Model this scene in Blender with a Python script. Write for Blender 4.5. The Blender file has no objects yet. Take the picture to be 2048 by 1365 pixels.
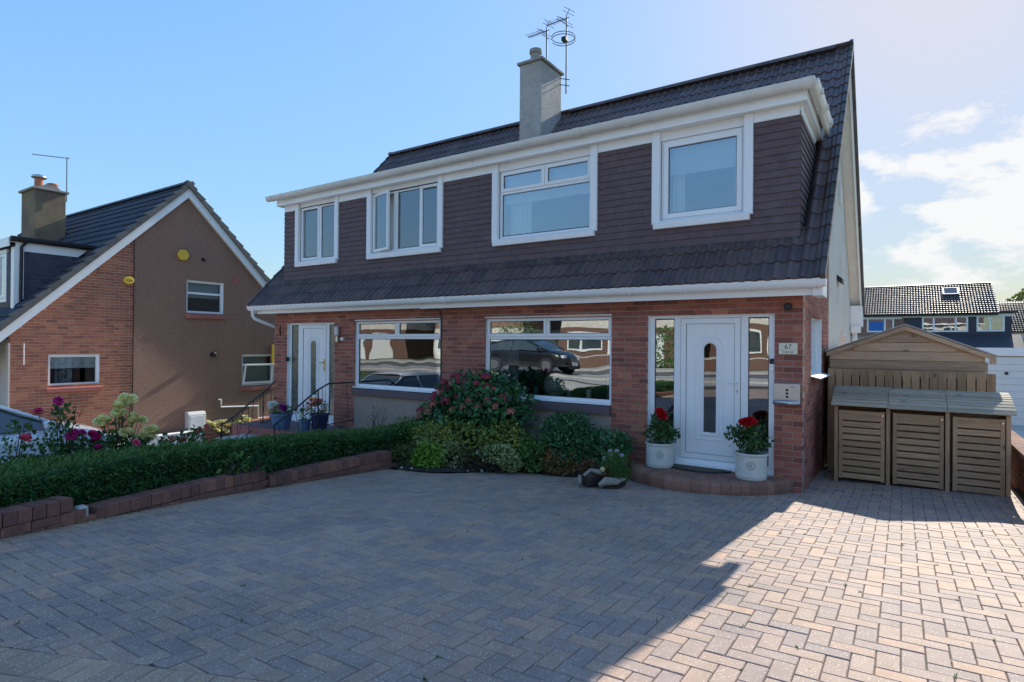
import bpy, bmesh, math, random
import numpy as np
from mathutils import Vector, Matrix, Euler
random.seed(7); rng = np.random.default_rng(7)
sc = bpy.context.scene
COL = sc.collection
PI = math.pi
# ------------------------------------------------------------------ camera, sky, sun, exposure
CAMH = 1.83
yaw, pitch, roll, FPX = 0.5881, 0.0048, 0.0081, 1171.0
_r = Vector((math.cos(yaw), math.sin(yaw), 0)); _f = Vector((-math.sin(yaw), math.cos(yaw), 0)); _u = Vector((0, 0, 1))
F = _f*math.cos(pitch)+_u*math.sin(pitch); U2 = _u*math.cos(pitch)-_f*math.sin(pitch)
R = _r*math.cos(roll)+U2*math.sin(roll); U = U2*math.cos(roll)-_r*math.sin(roll)
cam_d = bpy.data.cameras.new("camera"); cam = bpy.data.objects.new("camera", cam_d); COL.objects.link(cam)
cam.matrix_world = Matrix(((R.x, U.x, -F.x, 0), (R.y, U.y, -F.y, 0), (R.z, U.z, -F.z, CAMH), (0, 0, 0, 1)))
cam_d.sensor_width = 36; cam_d.lens = FPX/2048*36; cam_d.clip_start = 0.05; cam_d.clip_end = 2000
sc.camera = cam
sc.view_settings.view_transform = 'Standard'; sc.view_settings.look = 'None'
sc.view_settings.gamma = 1; sc.view_settings.use_curve_mapping = False
sc.view_settings.exposure = 1.65
SUN = Vector((0.054, 1.0, 0.61)).normalized()
sun_el = math.asin(SUN.z); sun_az = math.atan2(SUN.x, SUN.y)
sd = bpy.data.lights.new("sun", 'SUN'); sd.energy = 2.3; sd.angle = math.radians(0.53); sd.color = (1.0, 0.93, 0.80)
so = bpy.data.objects.new("sun", sd); COL.objects.link(so)
so.rotation_euler = (-SUN).to_track_quat('-Z', 'Y').to_euler(); so.location = (3, 30, 30)
world = bpy.data.worlds.new("World"); sc.world = world; world.use_nodes = True
wn = world.node_tree; wn.nodes.clear(); WL = wn.links.new
def wnode(t, **k):
    n = wn.nodes.new(t)
    for a, b in k.items(): setattr(n, a, b)
    return n
sky = wnode('ShaderNodeTexSky', sky_type='NISHITA', sun_disc=False)
sky.sun_elevation = sun_el; sky.sun_rotation = sun_az
sky.air_density = 1.0; sky.dust_density = 0.4; sky.ozone_density = 4.2; sky.altitude = 60
tc = wnode('ShaderNodeTexCoord')
sep = wnode('ShaderNodeSeparateXYZ'); WL(tc.outputs['Generated'], sep.inputs[0])
# cumulus: noise over a flattened direction
mp = wnode('ShaderNodeMapping'); mp.inputs['Scale'].default_value = (1.0, 1.0, 2.3); mp.inputs['Location'].default_value = (0.31, 0.12, 0.4)
WL(tc.outputs['Generated'], mp.inputs[0])
nz = wnode('ShaderNodeTexNoise'); nz.inputs['Scale'].default_value = 6.0; nz.inputs['Detail'].default_value = 9; nz.inputs['Roughness'].default_value = 0.6
nz.inputs['Distortion'].default_value = 0.25
WL(mp.outputs[0], nz.inputs['Vector'])
def wm(op, a, b=None, clamp=False):
    n = wnode('ShaderNodeMath', operation=op); n.use_clamp = clamp
    for i, v in enumerate((a, b)):
        if v is None: continue
        if isinstance(v, (int, float)): n.inputs[i].default_value = v
        else: WL(v, n.inputs[i])
    return n.outputs[0]
dt = wnode('ShaderNodeVectorMath', operation='DOT_PRODUCT'); WL(tc.outputs['Generated'], dt.inputs[0]); dt.inputs[1].default_value = (0.35, 0.93, 0.10)
# more cloud lies in the part of the sky around the sun's azimuth, low over the horizon
cover = wm('MULTIPLY', wm('SUBTRACT', dt.outputs['Value'], 0.80), 0.95)
lowb = wm('MULTIPLY', wm('ABSOLUTE', wm('SUBTRACT', sep.outputs['Z'], 0.20)), -1.1)
val = wm('ADD', wm('ADD', nz.outputs['Fac'], cover), lowb)
mr = wnode('ShaderNodeMapRange'); mr.inputs['From Min'].default_value = 0.525; mr.inputs['From Max'].default_value = 0.60; mr.clamp = True
WL(val, mr.inputs['Value'])
cm = wm('MULTIPLY', mr.outputs[0], 0.93)
lum = wnode('ShaderNodeVectorMath', operation='DOT_PRODUCT'); WL(sky.outputs[0], lum.inputs[0]); lum.inputs[1].default_value = (0.25, 0.62, 0.13)
SKYK = 1.75      # soft cap on sky brightness: levels off the glare round the sun
fac_ = wm('POWER', wm('ADD', 1.0, wm('POWER', wm('DIVIDE', lum.outputs['Value'], SKYK), 2.2)), -1/2.2)
vs_ = wnode('ShaderNodeVectorMath', operation='SCALE'); WL(sky.outputs[0], vs_.inputs[0]); WL(fac_, vs_.inputs['Scale'])
mixc = wnode('ShaderNodeMix', data_type='RGBA'); WL(cm, mixc.inputs['Factor']); tint_ = wnode('ShaderNodeVectorMath', operation='MULTIPLY'); tint_.inputs[1].default_value = (1.04, 0.955, 0.85); hs_ = wnode('ShaderNodeHueSaturation'); hs_.inputs['Saturation'].default_value = 1.15; WL(vs_.outputs[0], tint_.inputs[0]); WL(tint_.outputs[0], hs_.inputs['Color']); WL(hs_.outputs[0], mixc.inputs['A'])
mixc.inputs['B'].default_value = (2.05, 2.05, 2.05, 1)
bg = wnode('ShaderNodeBackground'); bg.inputs['Strength'].default_value = 0.15
WL(mixc.outputs['Result'], bg.inputs['Color'])
out = wnode('ShaderNodeOutputWorld'); WL(bg.outputs[0], out.inputs['Surface'])

# ------------------------------------------------------------------ node helpers and materials
def new_mat(name):
    m = bpy.data.materials.new(name); m.use_nodes = True
    nt = m.node_tree; b = nt.nodes['Principled BSDF']
    return m, nt, b
def nn(nt, t, **k):
    n = nt.nodes.new(t)
    for a, b in k.items(): setattr(n, a, b)
    return n
def setin(nt, sock, v):
    if hasattr(v, 'default_value') or hasattr(v, 'is_output'): nt.links.new(v, sock)
    else: sock.default_value = v
def mth(nt, op, a, b=0.0, clamp=False):
    n = nn(nt, 'ShaderNodeMath', operation=op); n.use_clamp = clamp
    setin(nt, n.inputs[0], a); setin(nt, n.inputs[1], b); return n.outputs[0]
def mixcol(nt, f, a, b, mode='MIX'):
    n = nn(nt, 'ShaderNodeMix', data_type='RGBA', blend_type=mode)
    setin(nt, n.inputs['Factor'], f); setin(nt, n.inputs['A'], a); setin(nt, n.inputs['B'], b); return n.outputs['Result']
def c4(c): return (c[0], c[1], c[2], 1)
def ramp(nt, fac, stops, interp='LINEAR'):
    n = nn(nt, 'ShaderNodeValToRGB'); cr = n.color_ramp; cr.interpolation = interp
    while len(cr.elements) > 1: cr.elements.remove(cr.elements[0])
    cr.elements[0].position = stops[0][0]; cr.elements[0].color = c4(stops[0][1])
    for p, c in stops[1:]:
        e = cr.elements.new(p); e.color = c4(c)
    setin(nt, n.inputs[0], fac); return n.outputs[0]
def noise(nt, scale, detail=4, rough=0.5, vec=None, dist=0.0, coord='Object'):
    n = nn(nt, 'ShaderNodeTexNoise'); n.inputs['Scale'].default_value = scale; n.inputs['Detail'].default_value = detail
    n.inputs['Roughness'].default_value = rough; n.inputs['Distortion'].default_value = dist
    if vec is None:
        g = nn(nt, 'ShaderNodeNewGeometry'); vec = g.outputs['Position']
    nt.links.new(vec, n.inputs['Vector']); return n.outputs['Fac']
def pos(nt): return nn(nt, 'ShaderNodeNewGeometry').outputs['Position']
def scaled(nt, s):
    m = nn(nt, 'ShaderNodeMapping'); m.inputs['Scale'].default_value = s; nt.links.new(pos(nt), m.inputs[0]); return m.outputs[0]
def rnd(nt):
    """one random value per piece, whether the piece is an object or an island of a joined mesh"""
    o = nn(nt, 'ShaderNodeObjectInfo'); g = nn(nt, 'ShaderNodeNewGeometry')
    return mth(nt, 'FRACT', mth(nt, 'ADD', o.outputs['Random'], g.outputs['Random Per Island']))
def bump(nt, b, h, strength=0.3, dist=0.01):
    n = nn(nt, 'ShaderNodeBump'); n.inputs['Strength'].default_value = strength; n.inputs['Distance'].default_value = dist
    nt.links.new(h, n.inputs['Height']); nt.links.new(n.outputs[0], b.inputs['Normal']); return n
def simple(name, col, rough=0.5, metal=0.0, var=0.08, vs=3.0, bs=0, bd=0.004, spec=0.5):
    m, nt, b = new_mat(name)
    n = noise(nt, vs, 5, 0.6)
    lo = tuple(c*(1-var) for c in col); hi = tuple(min(1, c*(1+var)) for c in col)
    nt.links.new(ramp(nt, n, [(0.3, lo), (0.7, hi)]), b.inputs['Base Color'])
    b.inputs['Roughness'].default_value = rough; b.inputs['Metallic'].default_value = metal
    b.inputs['Specular IOR Level'].default_value = spec
    if bs: bump(nt, b, noise(nt, bs, 4, 0.6), 0.5, bd)
    return m
M = {}
M['upvc'] = simple('white_upvc', (0.850, 0.861, 0.872), 0.3, var=0.03, vs=1.5)
M['upvc_old'] = simple('weathered_white_plastic', (0.68, 0.67, 0.64), 0.38, var=0.07, vs=4)
M['gasket'] = simple('black_rubber', (0.02, 0.02, 0.022), 0.6)
M['iron'] = simple('black_painted_iron', (0.015, 0.016, 0.02), 0.4, var=0.2)
M['alu'] = simple('dull_aluminium', (0.16, 0.17, 0.19), 0.45, 0.8)
M['chrome'] = simple('polished_metal', (0.6, 0.6, 0.6), 0.18, 1.0)
M['steel'] = simple('brushed_steel', (0.50, 0.51, 0.53), 0.3, 0.9, var=0.05, vs=8)
M['brownpaint'] = simple('purple_brown_masonry_paint', (0.119, 0.091, 0.105), 0.6, var=0.1, bs=90, bd=0.002)
M['terracotta'] = simple('terracotta', (0.42, 0.16, 0.10), 0.8, var=0.15, vs=10)
M['redsill'] = simple('red_clay_sill', (0.36, 0.12, 0.10), 0.7, var=0.12, vs=9)
M['black'] = simple('black_plastic', (0.012, 0.012, 0.015), 0.5)
M['cream'] = simple('cream_plastic', (0.78, 0.76, 0.62), 0.45, var=0.03)
M['yellow'] = simple('yellow_plastic', (0.72, 0.47, 0.05), 0.42, var=0.06)
M['sign'] = simple('cream_slate_sign', (0.72, 0.72, 0.56), 0.4, var=0.06, vs=12)
M['ink'] = simple('black_lettering', (0.02, 0.02, 0.02), 0.5)
M['inkgrey'] = simple('grey_print', (0.22, 0.24, 0.24), 0.5)
M['glaze'] = simple('cream_glazed_pottery', (0.62, 0.62, 0.56), 0.22, var=0.08, vs=6)
M['bluepot'] = simple('blue_glazed_pot', (0.10, 0.17, 0.28), 0.3, var=0.2)
M['navypot'] = simple('dark_blue_glazed_pot', (0.02, 0.03, 0.09), 0.2, var=0.2)
M['soil'] = simple('dark_soil', (0.035, 0.026, 0.02), 0.95, var=0.5, vs=30, bs=40, bd=0.02)
M['curtain'] = simple('pale_curtain', (0.84, 0.83, 0.80), 0.9, var=0.05)
M['curtain_g'] = simple('grey_curtain', (0.30, 0.31, 0.33), 0.9, var=0.05)
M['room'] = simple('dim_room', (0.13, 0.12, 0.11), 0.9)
M['roompale'] = simple('pale_kitchen_wall', (0.45, 0.42, 0.33), 0.9)
M['brass'] = simple('brass', (0.55, 0.38, 0.12), 0.3, 1.0)
M['coir'] = simple('coir_matting', (0.10, 0.08, 0.05), 0.95, var=0.3, vs=60, bs=200)
M['rubber'] = simple('black_rubber_mat', (0.02, 0.022, 0.03), 0.7, bs=120)
M['whitewall'] = simple('white_painted_masonry', (0.74, 0.71, 0.66), 0.8, var=0.08, bs=60)
M['lampglass'] = simple('opal_glass', (0.7, 0.7, 0.7), 0.15)
M['red'] = simple('red_petals', (0.55, 0.015, 0.02), 0.6, var=0.2, vs=40)
M['redglass'] = simple('painted_glass_disc', (0.62, 0.16, 0.04), 0.3, var=0.6, vs=14)

def masonry_mat(name, stops, spread=0.18, rough=0.85):
    m, nt, b = new_mat(name)
    r = rnd(nt)
    base = ramp(nt, r, stops)
    n1 = noise(nt, 26, 6, 0.7); n2 = noise(nt, 2.2, 3, 0.6)
    lum = mth(nt, 'ADD', mth(nt, 'MULTIPLY', mth(nt, 'SUBTRACT', n1, 0.5), spread*4), mth(nt, 'ADD', 1.0, mth(nt, 'MULTIPLY', mth(nt, 'SUBTRACT', n2, 0.5), 0.5)))
    cc = nn(nt, 'ShaderNodeCombineColor'); [nt.links.new(lum, cc.inputs[i]) for i in range(3)]
    nt.links.new(mixcol(nt, 1.0, base, cc.outputs[0], 'MULTIPLY'), b.inputs['Base Color'])
    b.inputs['Roughness'].default_value = rough; b.inputs['Specular IOR Level'].default_value = 0.3
    bump(nt, b, noise(nt, 90, 4, 0.7), 0.5, 0.004)
    return m
M['brick'] = masonry_mat('red_rustic_brick', [(0, (0.206, 0.077, 0.060)), (0.2, (0.295, 0.100, 0.076)), (0.5, (0.343, 0.118, 0.085)), (0.8, (0.398, 0.139, 0.094)), (0.94, (0.447, 0.180, 0.106)), (1, (0.239, 0.084, 0.069))])
M['brick_left'] = masonry_mat('orange_red_brick', [(0, (0.234, 0.090, 0.060)), (0.3, (0.342, 0.128, 0.079)), (0.7, (0.411, 0.166, 0.096)), (1, (0.289, 0.101, 0.066))])
M['brick_low'] = masonry_mat('dark_red_paving_brick', [(0, (0.165, 0.078, 0.066)), (0.35, (0.20, 0.092, 0.074)), (0.75, (0.235, 0.105, 0.080)), (0.93, (0.26, 0.115, 0.080)), (1, (0.32, 0.135, 0.085))], 0.25)
M['mortar'] = simple('brick_mortar', (0.340, 0.272, 0.230), 0.95, var=0.15, vs=20, bs=150, bd=0.003)
M['mortar_red'] = simple('reddish_mortar', (0.50, 0.38, 0.31), 0.95, var=0.15, vs=20, bs=150, bd=0.003)
def roughcast(name, col, var=0.18, stain=None, sc_=55):
    m, nt, b = new_mat(name)
    v = nn(nt, 'ShaderNodeTexVoronoi'); v.inputs['Scale'].default_value = sc_; nt.links.new(pos(nt), v.inputs['Vector'])
    n2 = noise(nt, 1.3, 5, 0.65); n3 = noise(nt, 70, 3, 0.8); n5 = noise(nt, 24, 4, 0.8); n6 = noise(nt, 1.0, 6, 0.7, scaled(nt, (2.2, 2.2, 0.35)))
    f = mth(nt, 'ADD', mth(nt, 'ADD', mth(nt, 'MULTIPLY', n3, 0.55), mth(nt, 'MULTIPLY', v.outputs['Distance'], 0.25)), mth(nt, 'MULTIPLY', n5, 0.35))
    base = ramp(nt, f, [(0.34, tuple(c*(1-var*2.4) for c in col)), (0.52, col), (0.74, tuple(min(.9, c*(1+var*2.6)) for c in col))])
    lum_ = mth(nt, 'ADD', 0.72, mth(nt, 'ADD', mth(nt, 'MULTIPLY', n6, 0.32), mth(nt, 'MULTIPLY', n2, 0.24)))
    cc = nn(nt, 'ShaderNodeCombineColor'); [nt.links.new(lum_, cc.inputs[i]) for i in range(3)]
    base = mixcol(nt, 1.0, base, cc.outputs[0], 'MULTIPLY')
    if stain:
        base = mixcol(nt, ramp(nt, n2, [(0.42, (0, 0, 0)), (0.68, (1, 1, 1))]), base, c4(stain))
    nt.links.new(base, b.inputs['Base Color']); b.inputs['Roughness'].default_value = 0.95
    bump(nt, b, f, 1.0, 0.02); return m
M['harl_brown'] = roughcast('brown_roughcast', (0.247, 0.145, 0.106), 0.22)
M['harl_grey'] = roughcast('pale_grey_roughcast', (0.531, 0.492, 0.456), 0.16)
M['harl_white'] = roughcast('cream_white_roughcast', (0.672, 0.627, 0.560), 0.10, (0.616, 0.560, 0.482))
M['harl_chimney'] = roughcast('grey_chimney_roughcast', (0.420, 0.396, 0.372), 0.2, (0.334, 0.312, 0.282), 45)
M['harl_mossy'] = roughcast('lichened_dark_roughcast', (0.164, 0.116, 0.084), 0.3, (0.278, 0.220, 0.125))
M['cement'] = simple('grey_cement', (0.30, 0.28, 0.25), 0.9, var=0.2, vs=12, bs=60)
def tile_mat(name, a, b_, rough=0.55, spec=0.5):
    m, nt, b = new_mat(name)
    r = rnd(nt); base = mixcol(nt, r, c4(a), c4(b_)); n = noise(nt, 9, 5, 0.7)
    base = mixcol(nt, ramp(nt, n, [(0.45, (0, 0, 0)), (0.8, (0.55, 0.55, 0.55))]), base, c4(tuple(c*1.7 for c in b_)))
    nt.links.new(base, b.inputs['Base Color']); b.inputs['Roughness'].default_value = rough; b.inputs['Specular IOR Level'].default_value = spec
    bump(nt, b, noise(nt, 120, 3, 0.6), 0.4, 0.003); return m
M['tile'] = tile_mat('dark_brown_grey_roof_tile', (0.066, 0.048, 0.050), (0.123, 0.083, 0.076), 0.5)
M['tile_left'] = tile_mat('blue_black_roof_tile', (0.031, 0.033, 0.043), (0.056, 0.057, 0.068), 0.5)
M['tile_cap'] = tile_mat('dark_verge_unit', (0.049, 0.046, 0.046), (0.084, 0.074, 0.070), 0.5)
M['tile_cap_left'] = tile_mat('grey_verge_unit', (0.055, 0.058, 0.062), (0.14, 0.13, 0.115))
M['tile_far'] = tile_mat('far_brown_roof_tile', (0.060, 0.050, 0.046), (0.095, 0.076, 0.068), 0.46, 0.32)
M['hung'] = tile_mat('purple_brown_hung_tile', (0.112, 0.074, 0.080), (0.128, 0.086, 0.090), 0.6, 0.3)
M['hung_left'] = tile_mat('navy_grey_hung_tile', (0.042, 0.044, 0.068), (0.063, 0.062, 0.086), 0.6, 0.3)
def paver_mat(name, stops):
    m, nt, b = new_mat(name)
    r = rnd(nt); base = ramp(nt, r, stops)
    v = nn(nt, 'ShaderNodeTexVoronoi'); v.inputs['Scale'].default_value = 110; nt.links.new(pos(nt), v.inputs['Vector'])
    sp = nn(nt, 'ShaderNodeSeparateColor'); nt.links.new(v.outputs['Color'], sp.inputs[0])
    spk = mth(nt, 'MULTIPLY', mth(nt, 'GREATER_THAN', sp.outputs[0], 0.86), mth(nt, 'LESS_THAN', v.outputs['Distance'], 0.42))
    n1 = noise(nt, 140, 3, 0.7); n2 = noise(nt, 1.1, 4, 0.6); n4 = noise(nt, 9, 4, 0.6)
    lum = mth(nt, 'ADD', mth(nt, 'ADD', mth(nt, 'MULTIPLY', n1, 0.9), mth(nt, 'MULTIPLY', n2, 0.55)), mth(nt, 'ADD', mth(nt, 'MULTIPLY', n4, 0.45), 0.05))
    cc = nn(nt, 'ShaderNodeCombineColor'); [nt.links.new(lum, cc.inputs[i]) for i in range(3)]
    base = mixcol(nt, 1.0, base, cc.outputs[0], 'MULTIPLY')
    st_ = ramp(nt, noise(nt, 0.55, 6, 0.68, dist=0.6), [(0.50, (0, 0, 0)), (0.72, (0.42, 0.42, 0.42))]); base = mixcol(nt, st_, base, (0.10, 0.095, 0.08, 1))
    base = mixcol(nt, mth(nt, 'MULTIPLY', spk, 0.65), base, (0.70, 0.66, 0.58, 1))
    nt.links.new(base, b.inputs['Base Color']); b.inputs['Roughness'].default_value = 0.72; b.inputs['Specular IOR Level'].default_value = 0.35
    bump(nt, b, mth(nt, 'ADD', n1, spk), 0.5, 0.004); return m
M['paver'] = paver_mat('speckled_block_paver', [(0, (0.275, 0.212, 0.190)), (0.22, (0.335, 0.245, 0.202)), (0.45, (0.385, 0.268, 0.206)), (0.62, (0.420, 0.282, 0.204)), (0.8, (0.305, 0.228, 0.198)), (1, (0.46, 0.292, 0.198))])
M['paver_band'] = paver_mat('buff_border_paver', [(0, (0.346, 0.238, 0.173)), (0.5, (0.405, 0.279, 0.194)), (1, (0.443, 0.308, 0.205))])
M['joint'] = simple('paver_joint_sand', (0.072, 0.060, 0.049), 0.95, var=0.3, vs=20)
M['step'] = masonry_mat('red_brown_step_block', [(0, (0.224, 0.112, 0.083)), (0.5, (0.277, 0.136, 0.094)), (1, (0.319, 0.159, 0.112))], 0.15)
def wood_mat(name, a, b_, axis, rough=0.75):
    m, nt, b = new_mat(name)
    r = rnd(nt)
    s = [22, 22, 22]; s[axis] = 1.6
    mpn = nn(nt, 'ShaderNodeMapping'); mpn.inputs['Scale'].default_value = s; nt.links.new(pos(nt), mpn.inputs[0])
    ad = nn(nt, 'ShaderNodeVectorMath', operation='ADD'); nt.links.new(mpn.outputs[0], ad.inputs[0])
    cx = nn(nt, 'ShaderNodeCombineXYZ'); [nt.links.new(mth(nt, 'MULTIPLY', r, 37.0), cx.inputs[i]) for i in range(3)]
    nt.links.new(cx.outputs[0], ad.inputs[1])
    g = noise(nt, 1.6, 6, 0.62, ad.outputs[0], 0.9)
    s2 = [7, 7, 7]; s2[axis] = 3.2
    mp2 = nn(nt, 'ShaderNodeMapping'); mp2.inputs['Scale'].default_value = s2; nt.links.new(pos(nt), mp2.inputs[0])
    vk = nn(nt, 'ShaderNodeTexVoronoi'); vk.inputs['Scale'].default_value = 1.0; nt.links.new(mp2.outputs[0], vk.inputs['Vector'])
    knot = ramp(nt, vk.outputs['Distance'], [(0.06, (1, 1, 1)), (0.17, (0, 0, 0))])
    base = ramp(nt, g, [(0.3, a), (0.62, b_), (0.8, tuple(c*1.12 for c in b_))])
    base = mixcol(nt, mth(nt, 'MULTIPLY', knot, 0.75), base, c4(tuple(c*0.35 for c in a)))
    v = mth(nt, 'ADD', 0.82, mth(nt, 'MULTIPLY', r, 0.36))
    cc = nn(nt, 'ShaderNodeCombineColor'); [nt.links.new(v, cc.inputs[i]) for i in range(3)]
    nt.links.new(mixcol(nt, 1.0, base, cc.outputs[0], 'MULTIPLY'), b.inputs['Base Color'])
    b.inputs['Roughness'].default_value = rough; b.inputs['Specular IOR Level'].default_value = 0.3
    bump(nt, b, g, 0.4, 0.003); return m
M['wood_h'] = wood_mat('treated_pine_boards', (0.326, 0.191, 0.104), (0.479, 0.308, 0.181), 0)
M['wood_v'] = wood_mat('treated_pine_uprights', (0.326, 0.191, 0.104), (0.479, 0.301, 0.177), 2)
M['wood_lid'] = wood_mat('green_treated_lid_slats', (0.312, 0.261, 0.194), (0.444, 0.378, 0.279), 0)
M['shed'] = wood_mat('weathered_shed_boards', (0.423, 0.261, 0.162), (0.605, 0.405, 0.267), 0)
M['driftwood'] = wood_mat('bleached_driftwood', (0.13, 0.10, 0.07), (0.42, 0.37, 0.30), 0)
M['bark'] = simple('bark_and_gap_shade', (0.045, 0.03, 0.022), 0.95, var=0.4, vs=20, bs=40, bd=0.01)  # also colours the sheets that stand in for shade in timber gaps
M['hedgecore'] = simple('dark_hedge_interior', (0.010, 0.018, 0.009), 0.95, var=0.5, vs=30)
M['stem'] = simple('green_stem', (0.05, 0.08, 0.03), 0.7, var=0.3, vs=20)
M['asphalt'] = simple('asphalt', (0.16, 0.155, 0.145), 0.9, var=0.2, vs=5, bs=150)
M['concrete'] = simple('pale_concrete', (0.462, 0.434, 0.392), 0.9, var=0.15, vs=2, bs=60)
M['grass_mat'] = simple('grass_lawn', (0.06, 0.10, 0.03), 0.95, var=0.5, vs=8, bs=60, bd=0.03)
M['garage'] = simple('white_painted_door', (0.74, 0.74, 0.73), 0.5, var=0.03)
M['bluecloth'] = simple('blue_roller_blind', (0.03, 0.16, 0.52), 0.7)
def glass(name, tint=(0.9, 0.95, 1.0), refl=0.3, wav=0.004):
    m, nt, b = new_mat(name); nt.nodes.remove(b)
    g = nn(nt, 'ShaderNodeBsdfGlossy'); g.inputs['Roughness'].default_value = 0.0; g.inputs['Color'].default_value = c4(tint)
    t = nn(nt, 'ShaderNodeBsdfTransparent'); t.inputs['Color'].default_value = (0.86, 0.9, 0.9, 1)
    fr = nn(nt, 'ShaderNodeFresnel'); fr.inputs['IOR'].default_value = 1.5
    fac = mth(nt, 'ADD', mth(nt, 'MULTIPLY', fr.outputs[0], 1.9), refl*0.35, True)
    bp = nn(nt, 'ShaderNodeBump'); bp.inputs['Strength'].default_value = 0.35; bp.inputs['Distance'].default_value = wav
    nt.links.new(noise(nt, 1.6, 1, 0.3), bp.inputs['Height']); nt.links.new(bp.outputs[0], g.inputs['Normal'])
    mx = nn(nt, 'ShaderNodeMixShader'); nt.links.new(fac, mx.inputs[0]); nt.links.new(t.outputs[0], mx.inputs[1]); nt.links.new(g.outputs[0], mx.inputs[2])
    nt.links.new(mx.outputs[0], nt.nodes['Material Output'].inputs['Surface']); return m
M['glass'] = glass('double_glazed_pane', refl=0.40)
M['glass_low'] = glass('wavy_double_glazed_pane', refl=0.42, wav=0.010)
M['glass_dim'] = glass('plain_old_pane', refl=0.05)
M['obscure'] = simple('obscured_leaded_glass', (0.10, 0.11, 0.09), 0.12, var=0.6, vs=25, bs=60, bd=0.003, spec=0.9)
M['carglass'] = simple('tinted_car_glass', (0.05, 0.07, 0.08), 0.03, spec=1.0)
def paint(name, col, metal=0.3):
    m = simple(name, col, 0.25, metal, var=0.02); b = m.node_tree.nodes['Principled BSDF']
    b.inputs['Coat Weight'].default_value = 1.0; b.inputs['Coat Roughness'].default_value = 0.03; return m
M['carwhite'] = paint('silver_white_car_paint', (0.66, 0.69, 0.74), 0.25)
M['carblack'] = paint('black_car_paint', (0.015, 0.016, 0.02), 0.2)
def leaf_mat(name, stops, rough=0.5, trans=0.25, spec=0.4):
    m, nt, b = new_mat(name)
    g = nn(nt, 'ShaderNodeNewGeometry')
    r = g.outputs['Random Per Island']; n = noise(nt, 3.5, 3, 0.6)
    f = mth(nt, 'ADD', mth(nt, 'MULTIPLY', r, 0.65), mth(nt, 'MULTIPLY', n, 0.35))
    colr = ramp(nt, f, stops)
    nt.links.new(colr, b.inputs['Base Color']); b.inputs['Roughness'].default_value = rough; b.inputs['Specular IOR Level'].default_value = spec
    tr = nn(nt, 'ShaderNodeBsdfTranslucent'); nt.links.new(mixcol(nt, 0.4, colr, (0.5, 0.6, 0.1, 1), 'MULTIPLY'), tr.inputs['Color'])
    tr2 = mixcol(nt, 0.5, colr, (0.10, 0.16, 0.02, 1)); nt.links.new(tr2, tr.inputs['Color'])
    mx = nn(nt, 'ShaderNodeMixShader'); mx.inputs[0].default_value = trans
    nt.links.new(b.outputs[0], mx.inputs[1]); nt.links.new(tr.outputs[0], mx.inputs[2])
    nt.links.new(mx.outputs[0], nt.nodes['Material Output'].inputs['Surface']); return m
def gstops(dark, mid, light): return [(0.15, dark), (0.5, mid), (0.85, light)]
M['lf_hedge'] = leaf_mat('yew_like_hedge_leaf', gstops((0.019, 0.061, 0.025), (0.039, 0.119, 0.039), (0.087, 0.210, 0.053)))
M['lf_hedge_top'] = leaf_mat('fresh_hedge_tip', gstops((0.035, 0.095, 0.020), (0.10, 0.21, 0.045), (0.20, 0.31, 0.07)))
M['lf_dark'] = leaf_mat('glossy_dark_leaf', gstops((0.023, 0.079, 0.039), (0.048, 0.166, 0.070), (0.116, 0.280, 0.088)), 0.35)
M['lf_mid'] = leaf_mat('mid_green_leaf', gstops((0.039, 0.096, 0.026), (0.087, 0.201, 0.044), (0.173, 0.315, 0.070)))
M['lf_yellow'] = leaf_mat('yellow_green_leaf', gstops((0.096, 0.158, 0.031), (0.231, 0.297, 0.053), (0.462, 0.490, 0.105)))
M['lf_lime'] = leaf_mat('lime_leaf', gstops((0.098, 0.196, 0.021), (0.196, 0.364, 0.035), (0.336, 0.504, 0.084)))
M['lf_purple'] = leaf_mat('bronze_purple_leaf', gstops((0.028, 0.025, 0.021), (0.063, 0.053, 0.035), (0.126, 0.105, 0.056)))
M['lf_gold'] = leaf_mat('golden_brown_leaf', gstops((0.135, 0.079, 0.026), (0.289, 0.175, 0.053), (0.539, 0.333, 0.105)))
M['lf_varieg'] = leaf_mat('cream_edged_leaf', gstops((0.096, 0.158, 0.053), (0.250, 0.333, 0.122), (0.770, 0.770, 0.420)))
M['lf_olive'] = leaf_mat('olive_leaf', gstops((0.058, 0.088, 0.026), (0.125, 0.158, 0.044), (0.250, 0.263, 0.088)))
M['lf_rose'] = leaf_mat('rose_leaf', gstops((0.019, 0.060, 0.021), (0.043, 0.122, 0.035), (0.096, 0.193, 0.044)), 0.3)
M['lf_rust'] = leaf_mat('dry_rust_leaf', gstops((0.08, 0.03, 0.015), (0.16, 0.06, 0.03), (0.26, 0.12, 0.06)))
def petal(name, a, b_): return leaf_mat(name, [(0.1, a), (0.9, b_)], 0.6, 0.0, 0.2)
M['pt_crimson'] = petal('crimson_petal', (0.26, 0.035, 0.06), (0.42, 0.09, 0.13))
M['pt_crimson_old'] = petal('crimson_petal', (0.216, 0.016, 0.047), (0.486, 0.054, 0.121))
M['pt_dusty'] = petal('fading_pink_petal', (0.297, 0.095, 0.081), (0.513, 0.230, 0.176))
M['pt_pink'] = petal('bright_pink_petal', (0.80, 0.05, 0.18), (0.88, 0.16, 0.30))
M['pt_magenta'] = petal('magenta_petal', (0.405, 0.014, 0.135), (0.702, 0.041, 0.297))
M['pt_yellow'] = petal('pale_yellow_petal', (0.85, 0.74, 0.24), (0.90, 0.86, 0.50))
M['pt_white'] = petal('white_petal', (0.75, 0.74, 0.66), (0.9, 0.9, 0.86))
M['pt_purple'] = petal('purple_petal', (0.18, 0.01, 0.16), (0.36, 0.03, 0.30))
M['pt_coral'] = petal('coral_petal', (0.55, 0.12, 0.10), (0.72, 0.26, 0.22))
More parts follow.
